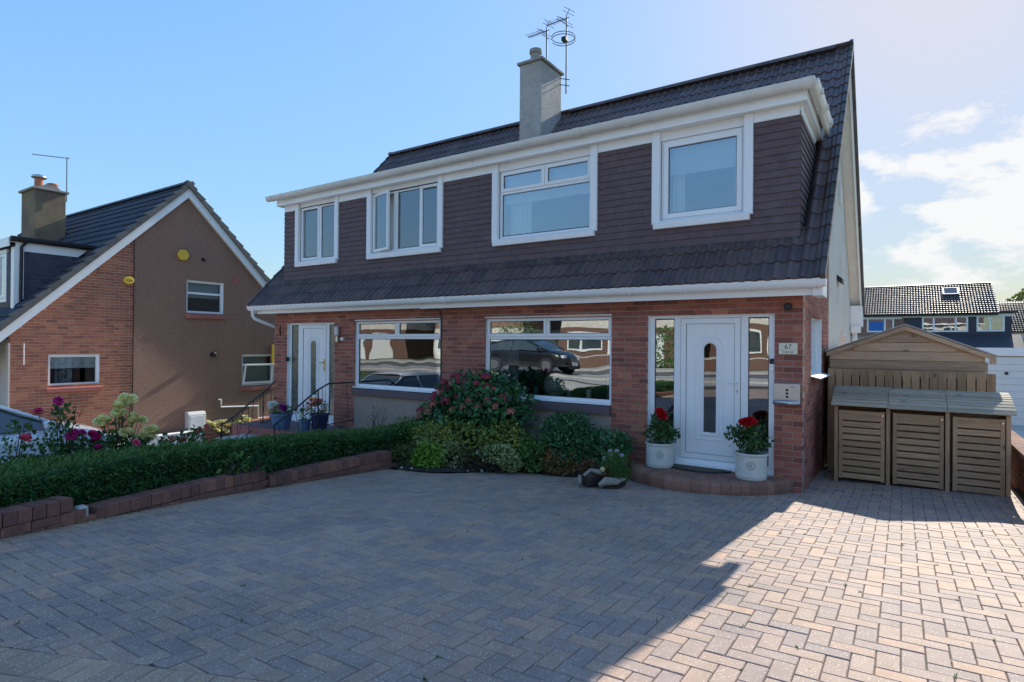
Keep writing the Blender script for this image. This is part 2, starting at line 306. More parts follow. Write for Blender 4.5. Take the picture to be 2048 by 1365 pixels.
M['pt_lilac'] = petal('lilac_petal', (0.42, 0.38, 0.50), (0.62, 0.58, 0.68))
M['pt_red'] = petal('scarlet_petal', (0.42, 0.004, 0.01), (0.68, 0.02, 0.03))

# ------------------------------------------------------------------ object helpers
def tag(o, label=None, cat=None, group=None, kind=None):
    if label: o['label'] = label
    if cat: o['category'] = cat
    if group: o['group'] = group
    if kind: o['kind'] = kind
    return o
def empty(name, loc=(0, 0, 0), label=None, cat=None, group=None, kind=None):
    o = bpy.data.objects.new(name, None); COL.objects.link(o); o.location = loc; o.empty_display_size = 0.1
    return tag(o, label, cat, group, kind)
def par(o, p):
    """parent keeping world placement: parents are unrotated empties or meshes at world-space transforms"""
    if p is not None:
        o.parent = p; o.matrix_parent_inverse = wmat(p).inverted()
    return o
_wm = {}
def wmat(o):
    m = Matrix.LocRotScale(o.location, o.rotation_euler, o.scale)
    if o.parent is not None: m = wmat(o.parent) @ o.matrix_parent_inverse @ m
    return m
class B:
    def __init__(s): s.v = []; s.f = []; s.m = []
    def add(s, vs, fs, mi=0):
        n = len(s.v); s.v += [tuple(v) for v in vs]; s.f += [tuple(i+n for i in f) for f in fs]; s.m += [mi]*len(fs); return s
    def box(s, x0, x1, y0, y1, z0, z1, mi=0):
        vs = [(x0, y0, z0), (x1, y0, z0), (x1, y1, z0), (x0, y1, z0), (x0, y0, z1), (x1, y0, z1), (x1, y1, z1), (x0, y1, z1)]
        return s.add(vs, [(3, 2, 1, 0), (4, 5, 6, 7), (0, 1, 5, 4), (1, 2, 6, 5), (2, 3, 7, 6), (3, 0, 4, 7)], mi)
    def prism(s, poly, ax, a0, a1, mi=0):
        """poly of 2D points in the plane normal to ax (0: (y,z), 1: (x,z), 2: (x,y))"""
        def P(p, a): return (a, p[0], p[1]) if ax == 0 else ((p[0], a, p[1]) if ax == 1 else (p[0], p[1], a))
        n = len(poly); vs = [P(p, a0) for p in poly]+[P(p, a1) for p in poly]
        fs = [tuple(range(n)), tuple(range(2*n-1, n-1, -1))]+[(i, i+n, (i+1) % n+n, (i+1) % n) for i in range(n)]
        return s.add(vs, fs, mi)
    def tube(s, pts, r, n=8, mi=0, cap=True):
        pts = [Vector(p) for p in pts]; rs = r if isinstance(r, (list, tuple)) else [r]*len(pts)
        rings = []; up = None
        for i, p in enumerate(pts):
            d = (pts[min(i+1, len(pts)-1)]-pts[max(i-1, 0)]).normalized()
            if up is None or abs(up.dot(d)) > 0.95: up = Vector((0, 0, 1)) if abs(d.z) < 0.9 else Vector((1, 0, 0))
            a = d.cross(up).normalized(); b = a.cross(d).normalized(); up = b
            rings.append([p+(a*math.cos(2*PI*k/n)+b*math.sin(2*PI*k/n))*rs[i] for k in range(n)])
        vs = [v for rg in rings for v in rg]; fs = []
        for i in range(len(pts)-1):
            for k in range(n): fs.append((i*n+k, i*n+(k+1) % n, (i+1)*n+(k+1) % n, (i+1)*n+k))
        if cap: fs += [tuple(range(n))[::-1], tuple(range(len(vs)-n, len(vs)))]
        return s.add(vs, fs, mi)
    def lathe(s, prof, cx=0, cy=0, n=28, mi=0):
        vs = []; fs = []
        for r, z in prof:
            for k in range(n): vs.append((cx+r*math.cos(2*PI*k/n), cy+r*math.sin(2*PI*k/n), z))
        for i in range(len(prof)-1):
            for k in range(n): fs.append((i*n+k, i*n+(k+1) % n, (i+1)*n+(k+1) % n, (i+1)*n+k))
        return s.add(vs, fs, mi)
    def mesh(s, name):
        me = bpy.data.meshes.new(name); me.from_pydata(s.v, [], s.f)
        if any(s.m): me.polygons.foreach_set('material_index', s.m)
        me.update(); return me
    def obj(s, name, mat, parent=None, bevel=0, smooth=False, **t):
        me = s.mesh(name)
        for m in (mat if isinstance(mat, (list, tuple)) else [mat]): me.materials.append(m)
        if smooth: me.polygons.foreach_set('use_smooth', [True]*len(me.polygons))
        o = bpy.data.objects.new(name, me); COL.objects.link(o); par(o, parent)
        if bevel:
            md = o.modifiers.new('bevel', 'BEVEL'); md.width = bevel; md.segments = 1; md.limit_method = 'ANGLE'; md.angle_limit = math.radians(50)
        return tag(o, **t)
def fixnormals(o):
    bm = bmesh.new(); bm.from_mesh(o.data); bmesh.ops.recalc_face_normals(bm, faces=bm.faces); bm.to_mesh(o.data); bm.free(); return o
def project(p):
    d = Vector(p)-Vector((0, 0, CAMH)); z = d.dot(F)
    if z < 0.05: return None
    return 1024+FPX*d.dot(R)/z, 682.5-FPX*d.dot(U)/z, z
class Pieces:
    """countable pieces: the 300 that show largest become objects sharing mesh data, the rest one joined mesh"""
    def __init__(s, name, mat, parent, limit=300, rest=None): s.n = name; s.mat = mat; s.p = parent; s.l = limit; s.items = []; s.c = {}; s.rest = rest or name+'s'
    def boxmesh(s, dx, dy, dz, bev=0):
        k = (round(dx, 3), round(dy, 3), round(dz, 3), bev)
        if k not in s.c:
            dx, dy, dz = k[0]/2, k[1]/2, k[2]/2
            if bev:
                e = bev; vs = [(-dx, -dy, -dz), (dx, -dy, -dz), (dx, dy, -dz), (-dx, dy, -dz), (-dx, -dy, dz-e), (dx, -dy, dz-e), (dx, dy, dz-e), (-dx, dy, dz-e), (-dx+e, -dy+e, dz), (dx-e, -dy+e, dz), (dx-e, dy-e, dz), (-dx+e, dy-e, dz)]
                fs = [(3, 2, 1, 0), (0, 1, 5, 4), (1, 2, 6, 5), (2, 3, 7, 6), (3, 0, 4, 7), (4, 5, 9, 8), (5, 6, 10, 9), (6, 7, 11, 10), (7, 4, 8, 11), (8, 9, 10, 11)]
            else:
                b = B().box(-dx, dx, -dy, dy, -dz, dz); vs, fs = b.v, b.f
            s.c[k] = (vs, fs)
        return k
    def shape(s, key, vs, fs): s.c[key] = (vs, fs); return key
    def add(s, key, mat): s.items.append((key, mat))
    def finish(s):
        def score(it):
            q = project(it[1].translation)
            if q is None or not (-60 < q[0] < 2108 and -60 < q[1] < 1425): return 0
            return 1/q[2]**2*(1+0.0001*len(it[0]))
        s.items.sort(key=score, reverse=True)
        meshes = {}
        for key, mt in s.items[:s.l]:
            if key not in meshes:
                me = bpy.data.meshes.new(s.n); me.from_pydata(s.c[key][0], [], s.c[key][1]); me.materials.append(s.mat); meshes[key] = me
            o = bpy.data.objects.new(s.n, meshes[key]); COL.objects.link(o); o.matrix_basis = mt
            if s.p is not None:
                o.parent = s.p; o.matrix_parent_inverse = s.pinv if hasattr(s, 'pinv') else wmat(s.p).inverted()
        restl = s.items[s.l:]
        if restl:
            V = []; Fl = []; off = 0; cache = {k: (np.array(v), f) for k, (v, f) in s.c.items()}
            for key, mt in restl:
                v, f = cache[key]; m = np.array(mt)
                V.append(v@m[:3, :3].T+m[:3, 3]); Fl += [tuple(i+off for i in q) for q in f]; off += len(v)
            me = bpy.data.meshes.new(s.rest); me.from_pydata(np.concatenate(V).tolist(), [], Fl); me.materials.append(s.mat)
            o = bpy.data.objects.new(s.rest, me); COL.objects.link(o); par(o, s.p); o['kind'] = 'stuff'
def slab_with_holes(b, ax, u0, u1, z0, z1, holes, t0, t1, mi=0):
    """wall slab in the (u,z) plane; ax 1: u is X and thickness along Y; ax 0: u is Y, thickness along X"""
    us = sorted({u0, u1, *[h[0] for h in holes], *[h[1] for h in holes]}); zs = sorted({z0, z1, *[h[2] for h in holes], *[h[3] for h in holes]})
    for i in range(len(us)-1):
        run = None
        for j in range(len(zs)-1):
            cu, cz = (us[i]+us[i+1])/2, (zs[j]+zs[j+1])/2
            solid = u0 < cu < u1 and z0 < cz < z1 and not any(h[0] < cu < h[1] and h[2] < cz < h[3] for h in holes)
            if solid: run = (run[0], zs[j+1]) if run else (zs[j], zs[j+1])
            if run and (not solid or j == len(zs)-2):
                a, c = run; run = None
                if ax == 1: b.box(us[i], us[i+1], t0, t1, a, c, mi)
                else: b.box(t0, t1, us[i], us[i+1], a, c, mi)
def bricks(pc, ax, u0, u1, z0, z1, holes, face, inward, clip=None, L=0.213, g=0.012, H=0.063, depth=0.055, zbase=0.0, start=0.0):
    """bricks proud of the mortar; ax 1: wall along X, ax 0: wall along Y; face = coordinate of the outer face; inward = +1/-1"""
    course = H+g; k0 = math.floor((z0-zbase)/course); k1 = math.ceil((z1-zbase)/course)
    for k in range(k0, k1):
        a = max(zbase+k*course, z0); c = min(zbase+k*course+H, z1)
        if c-a < 0.02: continue
        u = u0-start-((L+g)/2 if k % 2 else 0)
        segs = []
        while u < u1:
            segs.append((max(u, u0), min(u+L, u1))); u += L+g
        for (s0, s1) in segs:
            parts = [(s0, s1)]
            for h in holes:
                if h[2] < (a+c)/2 < h[3]:
                    np_ = []
                    for (p0, p1) in parts:
                        if h[1] <= p0 or h[0] >= p1: np_.append((p0, p1)); continue
                        if h[0]-p0 > 0.03: np_.append((p0, h[0]))
                        if p1-h[1] > 0.03: np_.append((h[1], p1))
                    parts = np_
            for (p0, p1) in parts:
                if p1-p0 < 0.03: continue
                cu, cz = (p0+p1)/2, (a+c)/2
                if clip and not clip(cu, cz): continue
                w = round((p1-p0)/0.005)*0.005
                off = face+inward*(depth/2+random.uniform(-0.0015, 0.002))
                rot = Euler((random.gauss(0, 0.006), random.gauss(0, 0.004), random.gauss(0, 0.006)))
                if ax == 1: pc.add(pc.boxmesh(w, depth, c-a), Matrix.Translation((cu, off, cz)) @ rot.to_matrix().to_4x4())
                else: pc.add(pc.boxmesh(depth, w, c-a), Matrix.Translation((off, cu, cz)) @ rot.to_matrix().to_4x4())
def text_obj(s, size, name, mat, parent, mtx, depth=0.0006, align='CENTER'):
    cu = bpy.data.curves.new(name, 'FONT'); cu.body = s; cu.size = size; cu.align_x = align; cu.extrude = depth
    tmp = bpy.data.objects.new(name, cu); COL.objects.link(tmp)
    dg = bpy.context.evaluated_depsgraph_get(); me = bpy.data.meshes.new_from_object(tmp.evaluated_get(dg))
    bpy.data.objects.remove(tmp); me.materials.clear(); me.materials.append(mat)
    me.transform(mtx); o = bpy.data.objects.new(name, me); COL.objects.link(o); par(o, parent); return o
FRONT = Matrix(((1, 0, 0, 0), (0, 0, -1, 0), (0, 1, 0, 0), (0, 0, 0, 1)))   # text facing -Y
SIDE = Matrix(((0, 0, 1, 0), (1, 0, 0, 0), (0, 1, 0, 0), (0, 0, 0, 1)))     # text facing +X
def gz(x, y):
    yy = min(max(y, -1.0), 8.5); return 0.518+0.03*min(x, 1.3)-0.06*yy

# ------------------------------------------------------------------ terrain, road, pavement
def sstep(a, b, x): t = min(max((x-a)/(b-a), 0), 1); return t*t*(3-2*t)
def gt(x, y):
    near = gz(x, y)-0.075
    left = -0.76+1.34*min(max((1.0-y)/4.5, 0), 1)
    z = near+(left-near)*sstep(-7.6, -11.0, x) if x < -7.6 else near
    if x < -7.6: z = near+(left-near)*sstep(0, 1, (-7.6-x)/3.4)
    if x > 1.4: z = near+(min(near, -0.05 if y > 5 else near)-near)
    if y > 9.0: z = z+(min(z, -0.10)-z)*sstep(9.0, 12, y)
    if y < -2.0: z = z+(0.50-z)*sstep(0, 1, (-2-y)/2.0)
    return z
xs = [-500, -300, -180, -110, -80]+[x for x in np.arange(-60, 40.1, 1.0)]+[50, 70, 110, 200, 500]
ys = [-400, -200, -120, -80, -60]+[y for y in np.arange(-45, 40.1, 1.0)]+[50, 70, 100, 150, 250, 400, 700]
gb = B()
gb.v = [(x, y, gt(x, y)) for y in ys for x in xs]; nx = len(xs)
gb.f = [(j*nx+i, j*nx+i+1, (j+1)*nx+i+1, (j+1)*nx+i) for j in range(len(ys)-1) for i in range(nx-1)]; gb.m = [0]*len(gb.f)
gb.obj('ground', M['grass_mat'], kind='structure')
def sheet(name, mat, x0, x1, y0, y1, dz, n=1.0, **t):
    b = B(); X = np.linspace(x0, x1, max(2, int((x1-x0)/n)+1)); Y = np.linspace(y0, y1, max(2, int((y1-y0)/n)+1))
    b.v = [(x, y, gt(x, y)+dz) for y in Y for x in X]; k = len(X)
    b.f = [(j*k+i, j*k+i+1, (j+1)*k+i+1, (j+1)*k+i) for j in range(len(Y)-1) for i in range(k-1)]; b.m = [0]*len(b.f)
    return b.obj(name, mat, **t)
rb = B().box(-90, 60, -12.6, -6.4, 0.40, 0.512); rb.obj('road', M['asphalt'], kind='structure')
pv = B().box(-90, 60, -6.25, -4.2, 0.42, 0.60); pv.box(-90, 60, -6.4, -6.25, 0.40, 0.615)
pv.obj('pavement', M['concrete'], kind='structure')
pv = B().box(-90, 60, -14.8, -12.75, 0.42, 0.60); pv.box(-90, 60, -12.75, -12.6, 0.40, 0.615)
pv.obj('far_pavement', M['concrete'], kind='structure')
sheet('neighbour_drive', M['concrete'], -16.9, -10.6, -4.0, 9.0, 0.02, kind='structure')
sheet('right_drive', M['concrete'], 1.45, 5.0, -4.0, 20.0, 0.02, kind='structure')
sheet('bounce_forecourt', M['concrete'], -40, 30, -4.3, -3.0, 0.03, kind='structure')  # unseen pale ground added to bounce sunlight onto the house front
sheet('left_bounce_forecourt', M['concrete'], -10.5, -7.6, -2.9, 1.0, 0.02, kind='structure')  # second added bounce surface, out of view on the left
sheet('back_path', M['concrete'], -0.95, 1.2, 9.92, 19.0, 0.012, kind='structure')

# ------------------------------------------------------------------ block paved driveway
WY = [-2.5, -1, 0.5, 1.6, 2.5, 3.5, 5.0, 6.4, 8.2]; WX = [-5.3, -5.55, -5.8, -5.97, -6.15, -6.30, -6.36, -6.38, -6.40]
def XW(y): return float(np.interp(y, WY, WX))
def XWs(y): return (XW(y+0.05)-XW(y-0.05))/0.1
SC = (-2.22, 8.32); SR = 1.10
BX = [-7.0, -6.3, -5.95, -5.61, -5.38, -5.15, -4.95, -4.69, -4.4, -4.16, -3.95, -3.77, -3.55, -3.40]
BY = [6.25, 6.32, 6.28, 6.34, 6.50, 6.80, 7.08, 7.27, 7.28, 7.24, 7.28, 7.40, 7.62, 8.00]
def YB_(x): return float(np.interp(x, BX, BY))
def bounds(x, y):
    """(distance inside, inward normal) for every edge of the herringbone field"""
    s = XWs(y); L_ = math.hypot(1, s); o = [((x-XW(y)-0.205)/L_, (1/L_, -s/L_))]
    d = math.hypot(x-SC[0], y-SC[1]); o.append((d-SR-0.006, ((x-SC[0])/d, (y-SC[1])/d)))
    if x < -3.38 and y > 6:
        s = (YB_(x+0.05)-YB_(x-0.05))/0.1; L_ = math.hypot(1, s); o.append(((YB_(x)-y)/L_, (s/L_, -1/L_)))
    L_ = math.hypot(0.41, 1); q = (y-0.41*x-2.475)/L_
    o.append((q, (-0.41/L_, 1/L_)) if q > -0.205 else (-0.41-q, (0.41/L_, -1/L_)))
    o.append((1.18-x, (-1, 0)))
    if x < -1.1: o.append((8.05-y, (0, -1)))
    return o
def clip_poly(poly, px, py, nx_, ny_):
    r = []
    for i in range(len(poly)):
        a, b = poly[i], poly[(i+1) % len(poly)]
        da = (a[0]-px)*nx_+(a[1]-py)*ny_; db = (b[0]-px)*nx_+(b[1]-py)*ny_
        if da >= 0: r.append(a)
        if (da >= 0) != (db >= 0): t = da/(da-db); r.append((a[0]+(b[0]-a[0])*t, a[1]+(b[1]-a[1])*t))
    return r
drive = sheet('driveway', M['joint'], -6.75, 1.32, -3.0, 9.9, 0.067, 0.5, kind='structure')
pc = Pieces('paver', M['paver'], drive, rest='pavers')
TX = Vector((1, 0, 0.03)).normalized()
def pmat(x, y, ang=0.0, lift=0.0):
    sy = -0.06 if y < 8.5 else 0.0
    n = Vector((-0.03, -sy, 1)).normalized(); n = (n+Vector((random.gauss(0, 0.004), random.gauss(0, 0.004), 0))).normalized()
    a = Vector((math.cos(ang), math.sin(ang), 0)); a = (a-n*a.dot(n)).normalized(); b = n.cross(a)
    z = gz(x, y)+lift+random.gauss(0, 0.0010)
    return Matrix(((a.x, b.x, n.x, x), (a.y, b.y, n.y, y), (a.z, b.z, n.z, z-0.02), (0, 0, 0, 1)))
P_ = 0.102; pid = 0
def add_paver(pc, poly, x, y, ang=0.0):
    """poly in world xy, convex"""
    global pid
    inside = True
    pts = poly
    for (d, nrm) in bounds(x, y):
        if d < -0.15: return
        dmin = min(d+(p[0]-x)*nrm[0]+(p[1]-y)*nrm[1] for p in poly)
        if dmin < 0:
            inside = False; pts = clip_poly(pts, x-nrm[0]*d, y-nrm[1]*d, *nrm)
            if len(pts) < 3: return
    if inside: return 'full'
    A = 0.5*abs(sum(pts[i][0]*pts[(i+1) % len(pts)][1]-pts[(i+1) % len(pts)][0]*pts[i][1] for i in range(len(pts))))
    if A < 0.0012: return
    pid += 1; n = len(pts); cx = sum(p[0] for p in pts)/n; cy = sum(p[1] for p in pts)/n
    loc = [((p[0]-cx)*0.985, (p[1]-cy)*0.985) for p in pts]
    b = B().prism(loc, 2, -0.02, 0.02); key = pc.shape(('cut', pid), b.v, b.f); pc.add(key, pmat(cx, cy)); return
herr = []
for i in range(-64, 16):
    for j in range(-32, 100):
        k = (i-j) % 4
        if k == 0: w, h = 2, 1
        elif k == 3: w, h = 1, 2
        else: continue
        x = (i+w/2)*P_; y = (j+h/2)*P_
        if not (-6.6 < x < 1.3 and -3 < y < 9.8): continue
        e = 0.0022; hw = w*P_/2-e; hh = h*P_/2-e
        poly = [(x-hw, y-hh), (x+hw, y-hh), (x+hw, y+hh), (x-hw, y+hh)]
        if add_paver(pc, poly, x, y) == 'full':
            pc.add(pc.boxmesh(hw*2, hh*2, 0.04, 0.004), pmat(x, y, random.gauss(0, 0.004)))
pc.finish()
pb = Pieces('border_paver', M['paver_band'], drive, limit=150, rest='border_pavers')
y = -2.5
while y < 6.25:      # soldier course along the low wall
    a = math.atan(-XWs(y)); x = XW(y)+0.102
    pb.add(pb.boxmesh(0.198, 0.098, 0.04, 0.004), pmat(x, y, a+0.0)); y += 0.102
L_ = math.hypot(1, 0.41); dx_, dy_ = 1/L_, 0.41/L_; ang = math.atan(0.41)
for row in range(2):  # two border courses that cross the near left corner
    t = -3.6
    while t < 5.6:
        bx_, by_ = -3.1+dx_*t, (0.41*-3.1+2.475)+dy_*t
        x = bx_+dy_*(0.102+row*0.205); y = by_-dx_*(0.102+row*0.205)
        if XW(y)+0.3 < x < 1.15: pb.add(pb.boxmesh(0.098, 0.2, 0.04, 0.004), pmat(x, y, ang))
        t += 0.102
pb.finish()

# ------------------------------------------------------------------ front step with bullnose blocks
st = empty('front_step', (SC[0], 8.0, 0), 'curved red-brown block step in front of the right-hand white door', 'step')
b = B()
N = 26; a0, a1 = math.radians(194), math.radians(346)
poly = [(SC[0]+(SR-0.02)*math.cos(a0+(a1-a0)*k/N), SC[1]+(SR-0.02)*math.sin(a0+(a1-a0)*k/N)) for k in range(N+1)]
b.prism(poly, 2, -0.08, 0.155); b.obj('core', M['mortar'], st)
sp = Pieces('step_block', M['step'], st)
nb = 25
prof = [(-0.13, -0.11), (-0.0, -0.11), (0.012, -0.02), (0.005, 0.045), (-0.02, 0.078), (-0.05, 0.088), (-0.13, 0.088)]
def wedge(r0, da, prof):
    vs = []
    for s in (-1, 1):
        for (p, z) in prof:
            r = r0+p; vs.append((r*math.cos(s*da), r*math.sin(s*da), z))
    n = len(prof); fs = [tuple(range(n))[::-1], tuple(range(n, 2*n))]+[(i, (i+1) % n, (i+1) % n+n, i+n) for i in range(n)]
    return vs, fs
da = (a1-a0)/nb/2
kb = sp.shape('bull', *wedge(SR, da*0.97, prof))
for k in range(nb):
    a = a0+(a1-a0)*(k+0.5)/nb
    sp.add(kb, Matrix.Translation((SC[0], SC[1], 0.085)) @ Matrix.Rotation(a, 4, 'Z') @ Matrix.Translation((0, 0, random.gauss(0, 0.0015))))
    # the origin is the circle centre for all blocks: shift mesh so that each block has its own place
for ring, (r0, r1) in enumerate(((0.76, 0.965), (0.55, 0.755), (0.35, 0.545))):
    m_ = max(8, int((a1-a0)*(r0+r1)/2/0.12)); d2 = (a1-a0)/m_/2
    kk = sp.shape(('ring', ring), *wedge(r1, d2*0.975, [(-(r1-r0)+0.004, -0.01), (0, -0.01), (0, 0.0), (-(r1-r0)+0.004, 0.0)]))
    for k in range(m_):
        a = a0+(a1-a0)*(k+0.5)/m_
        if SC[1]+(r0+r1)/2*math.sin(a) < 8.05: sp.add(kk, Matrix.Translation((SC[0], SC[1], 0.168+random.gauss(0, 0.001))) @ Matrix.Rotation(a, 4, 'Z'))
sp.finish()

# ------------------------------------------------------------------ low brick wall by the hedge and right boundary wall
lw = empty('low_garden_wall', (-6.3, 3.5, 0.1), 'low dark red brick edging wall stepping down along the driveway below the hedge', 'wall')
b = B()
for (y0, y1, top) in ((-2.2, 2.17, 0.44), (2.17, 4.22, 0.30), (4.22, 6.32, 0.20)):
    yy = y0
    while yy < y1-0.01:
        ye = min(yy+0.5, y1); xa = XW((yy+ye)/2)-0.1
        b.box(xa-0.075, xa+0.075, yy, ye, gt(xa, yy)-0.1, top-0.13); yy = ye
b.obj('mortar_core', M['brick_low'], lw)
wp = Pieces('brick', M['brick_low'], lw)
for (y0, y1, top) in ((-2.2, 2.17, 0.44), (2.34, 4.22, 0.30), (4.26, 6.36, 0.205)):
    y = y0+0.05
    while y < y1:
        x = XW(y)-0.105; a = math.atan(-XWs(y))
        wp.add(wp.boxmesh(0.205, 0.0985, 0.115, 0.004), Matrix.Translation((x, y, top-0.0575+random.gauss(0, 0.0018))) @ Matrix.Rotation(a+random.gauss(0, 0.01), 4, 'Z')); y += 0.1035
for (y0, y1, top) in ((-2.2, 2.33, 0.44), (2.33, 4.22, 0.30), (4.22, 6.36, 0.205)):
    for row in range(3):
        y = y0+0.1+(0.105 if row % 2 else 0); zt = top-0.125-row*0.075
        while y < y1:
            if zt > gz(XW(y), y)-0.03:
                x = XW(y)-0.055; a = math.atan(-XWs(y))
                wp.add(wp.boxmesh(0.10, 0.208, 0.070, 0.004), Matrix.Translation((x, y, zt-0.034)) @ Matrix.Rotation(a+random.gauss(0, 0.012), 4, 'Z'))
            y += 0.213
wp.finish()
b = B().box(-6.22, -6.12, 2.21, 2.30, 0.20, 0.335); b.obj('rubble_stone', M['concrete'], bevel=0.015, label='small pale stone wedged in the gap of the low brick wall', cat='stone')
rw = empty('boundary_wall', (1.3, 9, 0), 'low brick boundary wall beside the timber bin store at the right edge', 'wall')
B().box(1.245, 1.355, 5.0, 14.0, -0.2, 0.50).obj('mortar_core', M['mortar'], rw)
rp = Pieces('brick', M['brick_low'], rw, rest='bricks')
bricks(rp, 0, 5.0, 14.0, -0.1, 0.50, [], 1.24, 1)
rp.finish()
cp = Pieces('coping_brick', M['brick_low'], rw)
y = 5.05
while y < 14: cp.add(cp.boxmesh(0.22, 0.1, 0.07, 0.005), Matrix.Translation((1.30, y, 0.537+random.gauss(0, 0.002)))); y += 0.108
cp.finish()

# ------------------------------------------------------------------ the pair of semi-detached houses
XL, XR, YW, YBK = -11.85, -1.03, 8.06, 15.82
EZ, EY = 2.66, 7.60; RY, RZ = 11.94, 7.205; SL = (RZ-EZ)/(RY-EY)      # roof surface: eave, ridge, slope
VX0, VX1 = -12.15, -0.76
HOUSE = empty('semi_detached_house', (-6.44, 8.1, 0), 'pair of red brick semi-detached houses with brown tile-hung dormer and white windows', 'house')
W1h = (-9.19, -6.915, 0.92, 2.275); W2h = (-5.93, -3.597, 0.92, 2.275); D1h = (-11.385, -9.81, 0.10, 2.28); D2h = (-3.03, -1.355, 0.17, 2.28)
P1h = (-9.19, -6.915, -1, 0.80); P2h = (-5.93, -3.597, -1, 0.80)
holes = [W1h, W2h, D1h, D2h]
b = B(); slab_with_holes(b, 1, XL, XR, -1.0, 2.52, [(h[0], h[1], h[2], h[3]) for h in holes], YW+0.005, YW+0.16)
# left flank (blank) and back
pl = [(YW+0.16, -1.0), (YBK, -1.0), (YBK, 2.6), (RY, RZ-0.2), (YW+0.16, 2.52+0.55)]
b.prism([(YW+0.01, -1.0), (YBK, -1.0), (YBK, 2.5), (RY, RZ-0.22), (YW+0.01, EZ+(YW-EY)*SL-0.25)], 0, XL, XL+0.14)
b.box(XL+0.14, XR-0.14, YBK-0.14, YBK, -1.0, 2.6)
wallf = b.obj('brick_wall', M['mortar'], HOUSE)
fp = Pieces('brick', M['brick'], wallf)
bricks(fp, 1, XL, XR, -0.30, 2.50, holes+[P1h, P2h, (-9.19, -6.915, 0.79, 0.93), (-5.93, -3.597, 0.79, 0.93)], YW, 1, start=0.195)
# right flank: brick return, then roughcast gable behind
SWH = (8.87, 10.12, 1.42, 2.275)
def roofz(y): return EZ+(y-EY)*SL if y < RY else RZ-(y-RY)*SL
bb = B(); yc = 11.0
slab_with_holes(bb, 0, YW+0.01, yc, -0.3, 2.55, [SWH], XR-0.15, XR-0.005)
bb.prism([(YW+0.01, 2.55), (yc, 2.55), (yc, roofz(yc)-0.22), (YW+0.01, roofz(YW)-0.22)], 0, XR-0.15, XR-0.005)
sidew = bb.obj('flank_wall', M['mortar'], HOUSE)
sp_ = Pieces('brick', M['brick'], sidew, limit=260)
bricks(sp_, 0, YW+0.056, yc, -0.30, 6.0, [SWH], XR, -1, clip=lambda u, z: z < roofz(u)-0.26)
fp.finish(); sp_.finish()
g_ = B().prism([(yc, -0.5), (YBK, -0.5), (YBK, roofz(YBK)-0.22), (RY, RZ-0.22), (yc, roofz(yc)-0.22)], 0, XR-0.15, XR+0.012)
g_.obj('gable_wall', M['harl_white'], HOUSE)
for h in (P1h, P2h):
    B().box(h[0]+0.002, h[1]-0.002, YW+0.012, YW+0.1, -0.5, 0.795).obj('roughcast_panel', M['harl_white'], HOUSE)
for h in (W1h, W2h):
    b = B().prism([(YW-0.055, 0.785), (YW+0.06, 0.785), (YW+0.06, 0.925), (YW+0.02, 0.925), (YW-0.055, 0.905)], 0, h[0]-0.03, h[1]-0.001)
    b.obj('window_sill', M['brownpaint'], HOUSE, bevel=0.004)
# blocked interiors so that the rooms stay dim and closed
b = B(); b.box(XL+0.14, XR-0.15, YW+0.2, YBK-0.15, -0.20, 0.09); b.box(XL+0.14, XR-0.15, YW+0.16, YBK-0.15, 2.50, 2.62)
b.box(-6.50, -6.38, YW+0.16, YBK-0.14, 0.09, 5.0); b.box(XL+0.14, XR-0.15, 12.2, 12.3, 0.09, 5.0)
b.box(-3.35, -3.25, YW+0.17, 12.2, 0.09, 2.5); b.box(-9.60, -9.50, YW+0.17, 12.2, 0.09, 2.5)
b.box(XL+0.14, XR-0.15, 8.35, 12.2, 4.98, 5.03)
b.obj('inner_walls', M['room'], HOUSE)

# ---- roof: deck, tiles, ridge, verge boards
DY0, DX0, DX1 = 8.16, -11.63, -1.09     # dormer face and its two cheeks
DZB = EZ+(DY0-EY)*SL; DZT = 5.06        # dormer foot and flat roof height
DYT = EY+(DZT-EZ)/SL                    # where the dormer roof runs into the main roof
b = B()
def roofslab(b, x0, x1, y0, y1, off=-0.075, th=0.05):
    z0, z1 = roofz(y0)+off, roofz(y1)+off
    b.prism([(y0, z0), (y1, z1), (y1, z1-th), (y0, z0-th)], 0, x0, x1)
roofslab(b, VX0+0.05, VX1-0.05, EY+0.05, DY0); roofslab(b, VX0+0.05, DX0, DY0, DYT); roofslab(b, DX1, VX1-0.05, DY0, DYT)
roofslab(b, VX0+0.05, VX1-0.05, DYT, RY); roofslab(b, VX0+0.05, VX1-0.05, RY, 2*RY-EY)
roof = b.obj('roof', M['black'], HOUSE)
ang = math.atan(SL); cs, sn = math.cos(ang), math.sin(ang)
def tile_shape(w=0.30, l=0.40, t=0.02, rollh=0.03, first=0.04):
    """one interlocking tile with two rolls: x across, y up the slope, z off the roof"""
    xs_ = [0, .022, .045, .068, .09, .15, .172, .195, .218, .24, w-0.002]
    zs_ = [0.004, rollh*.75, rollh, rollh*.75, 0.0, 0.0, rollh*.75, rollh, rollh*.75, 0.0, 0.0]
    k = len(xs_); vs = []; fs = []
    for (yy, dz) in ((0, t), (l, 0)):
        vs += [(x, yy, z+dz) for x, z in zip(xs_, zs_)]
    vs += [(x, 0.004, z-0.004) for x, z in zip(xs_, zs_)]
    for i in range(k-1): fs.append((i, i+1, k+i+1, k+i)); fs.append((2*k+i, 2*k+i+1, i+1, i))
    return vs, fs
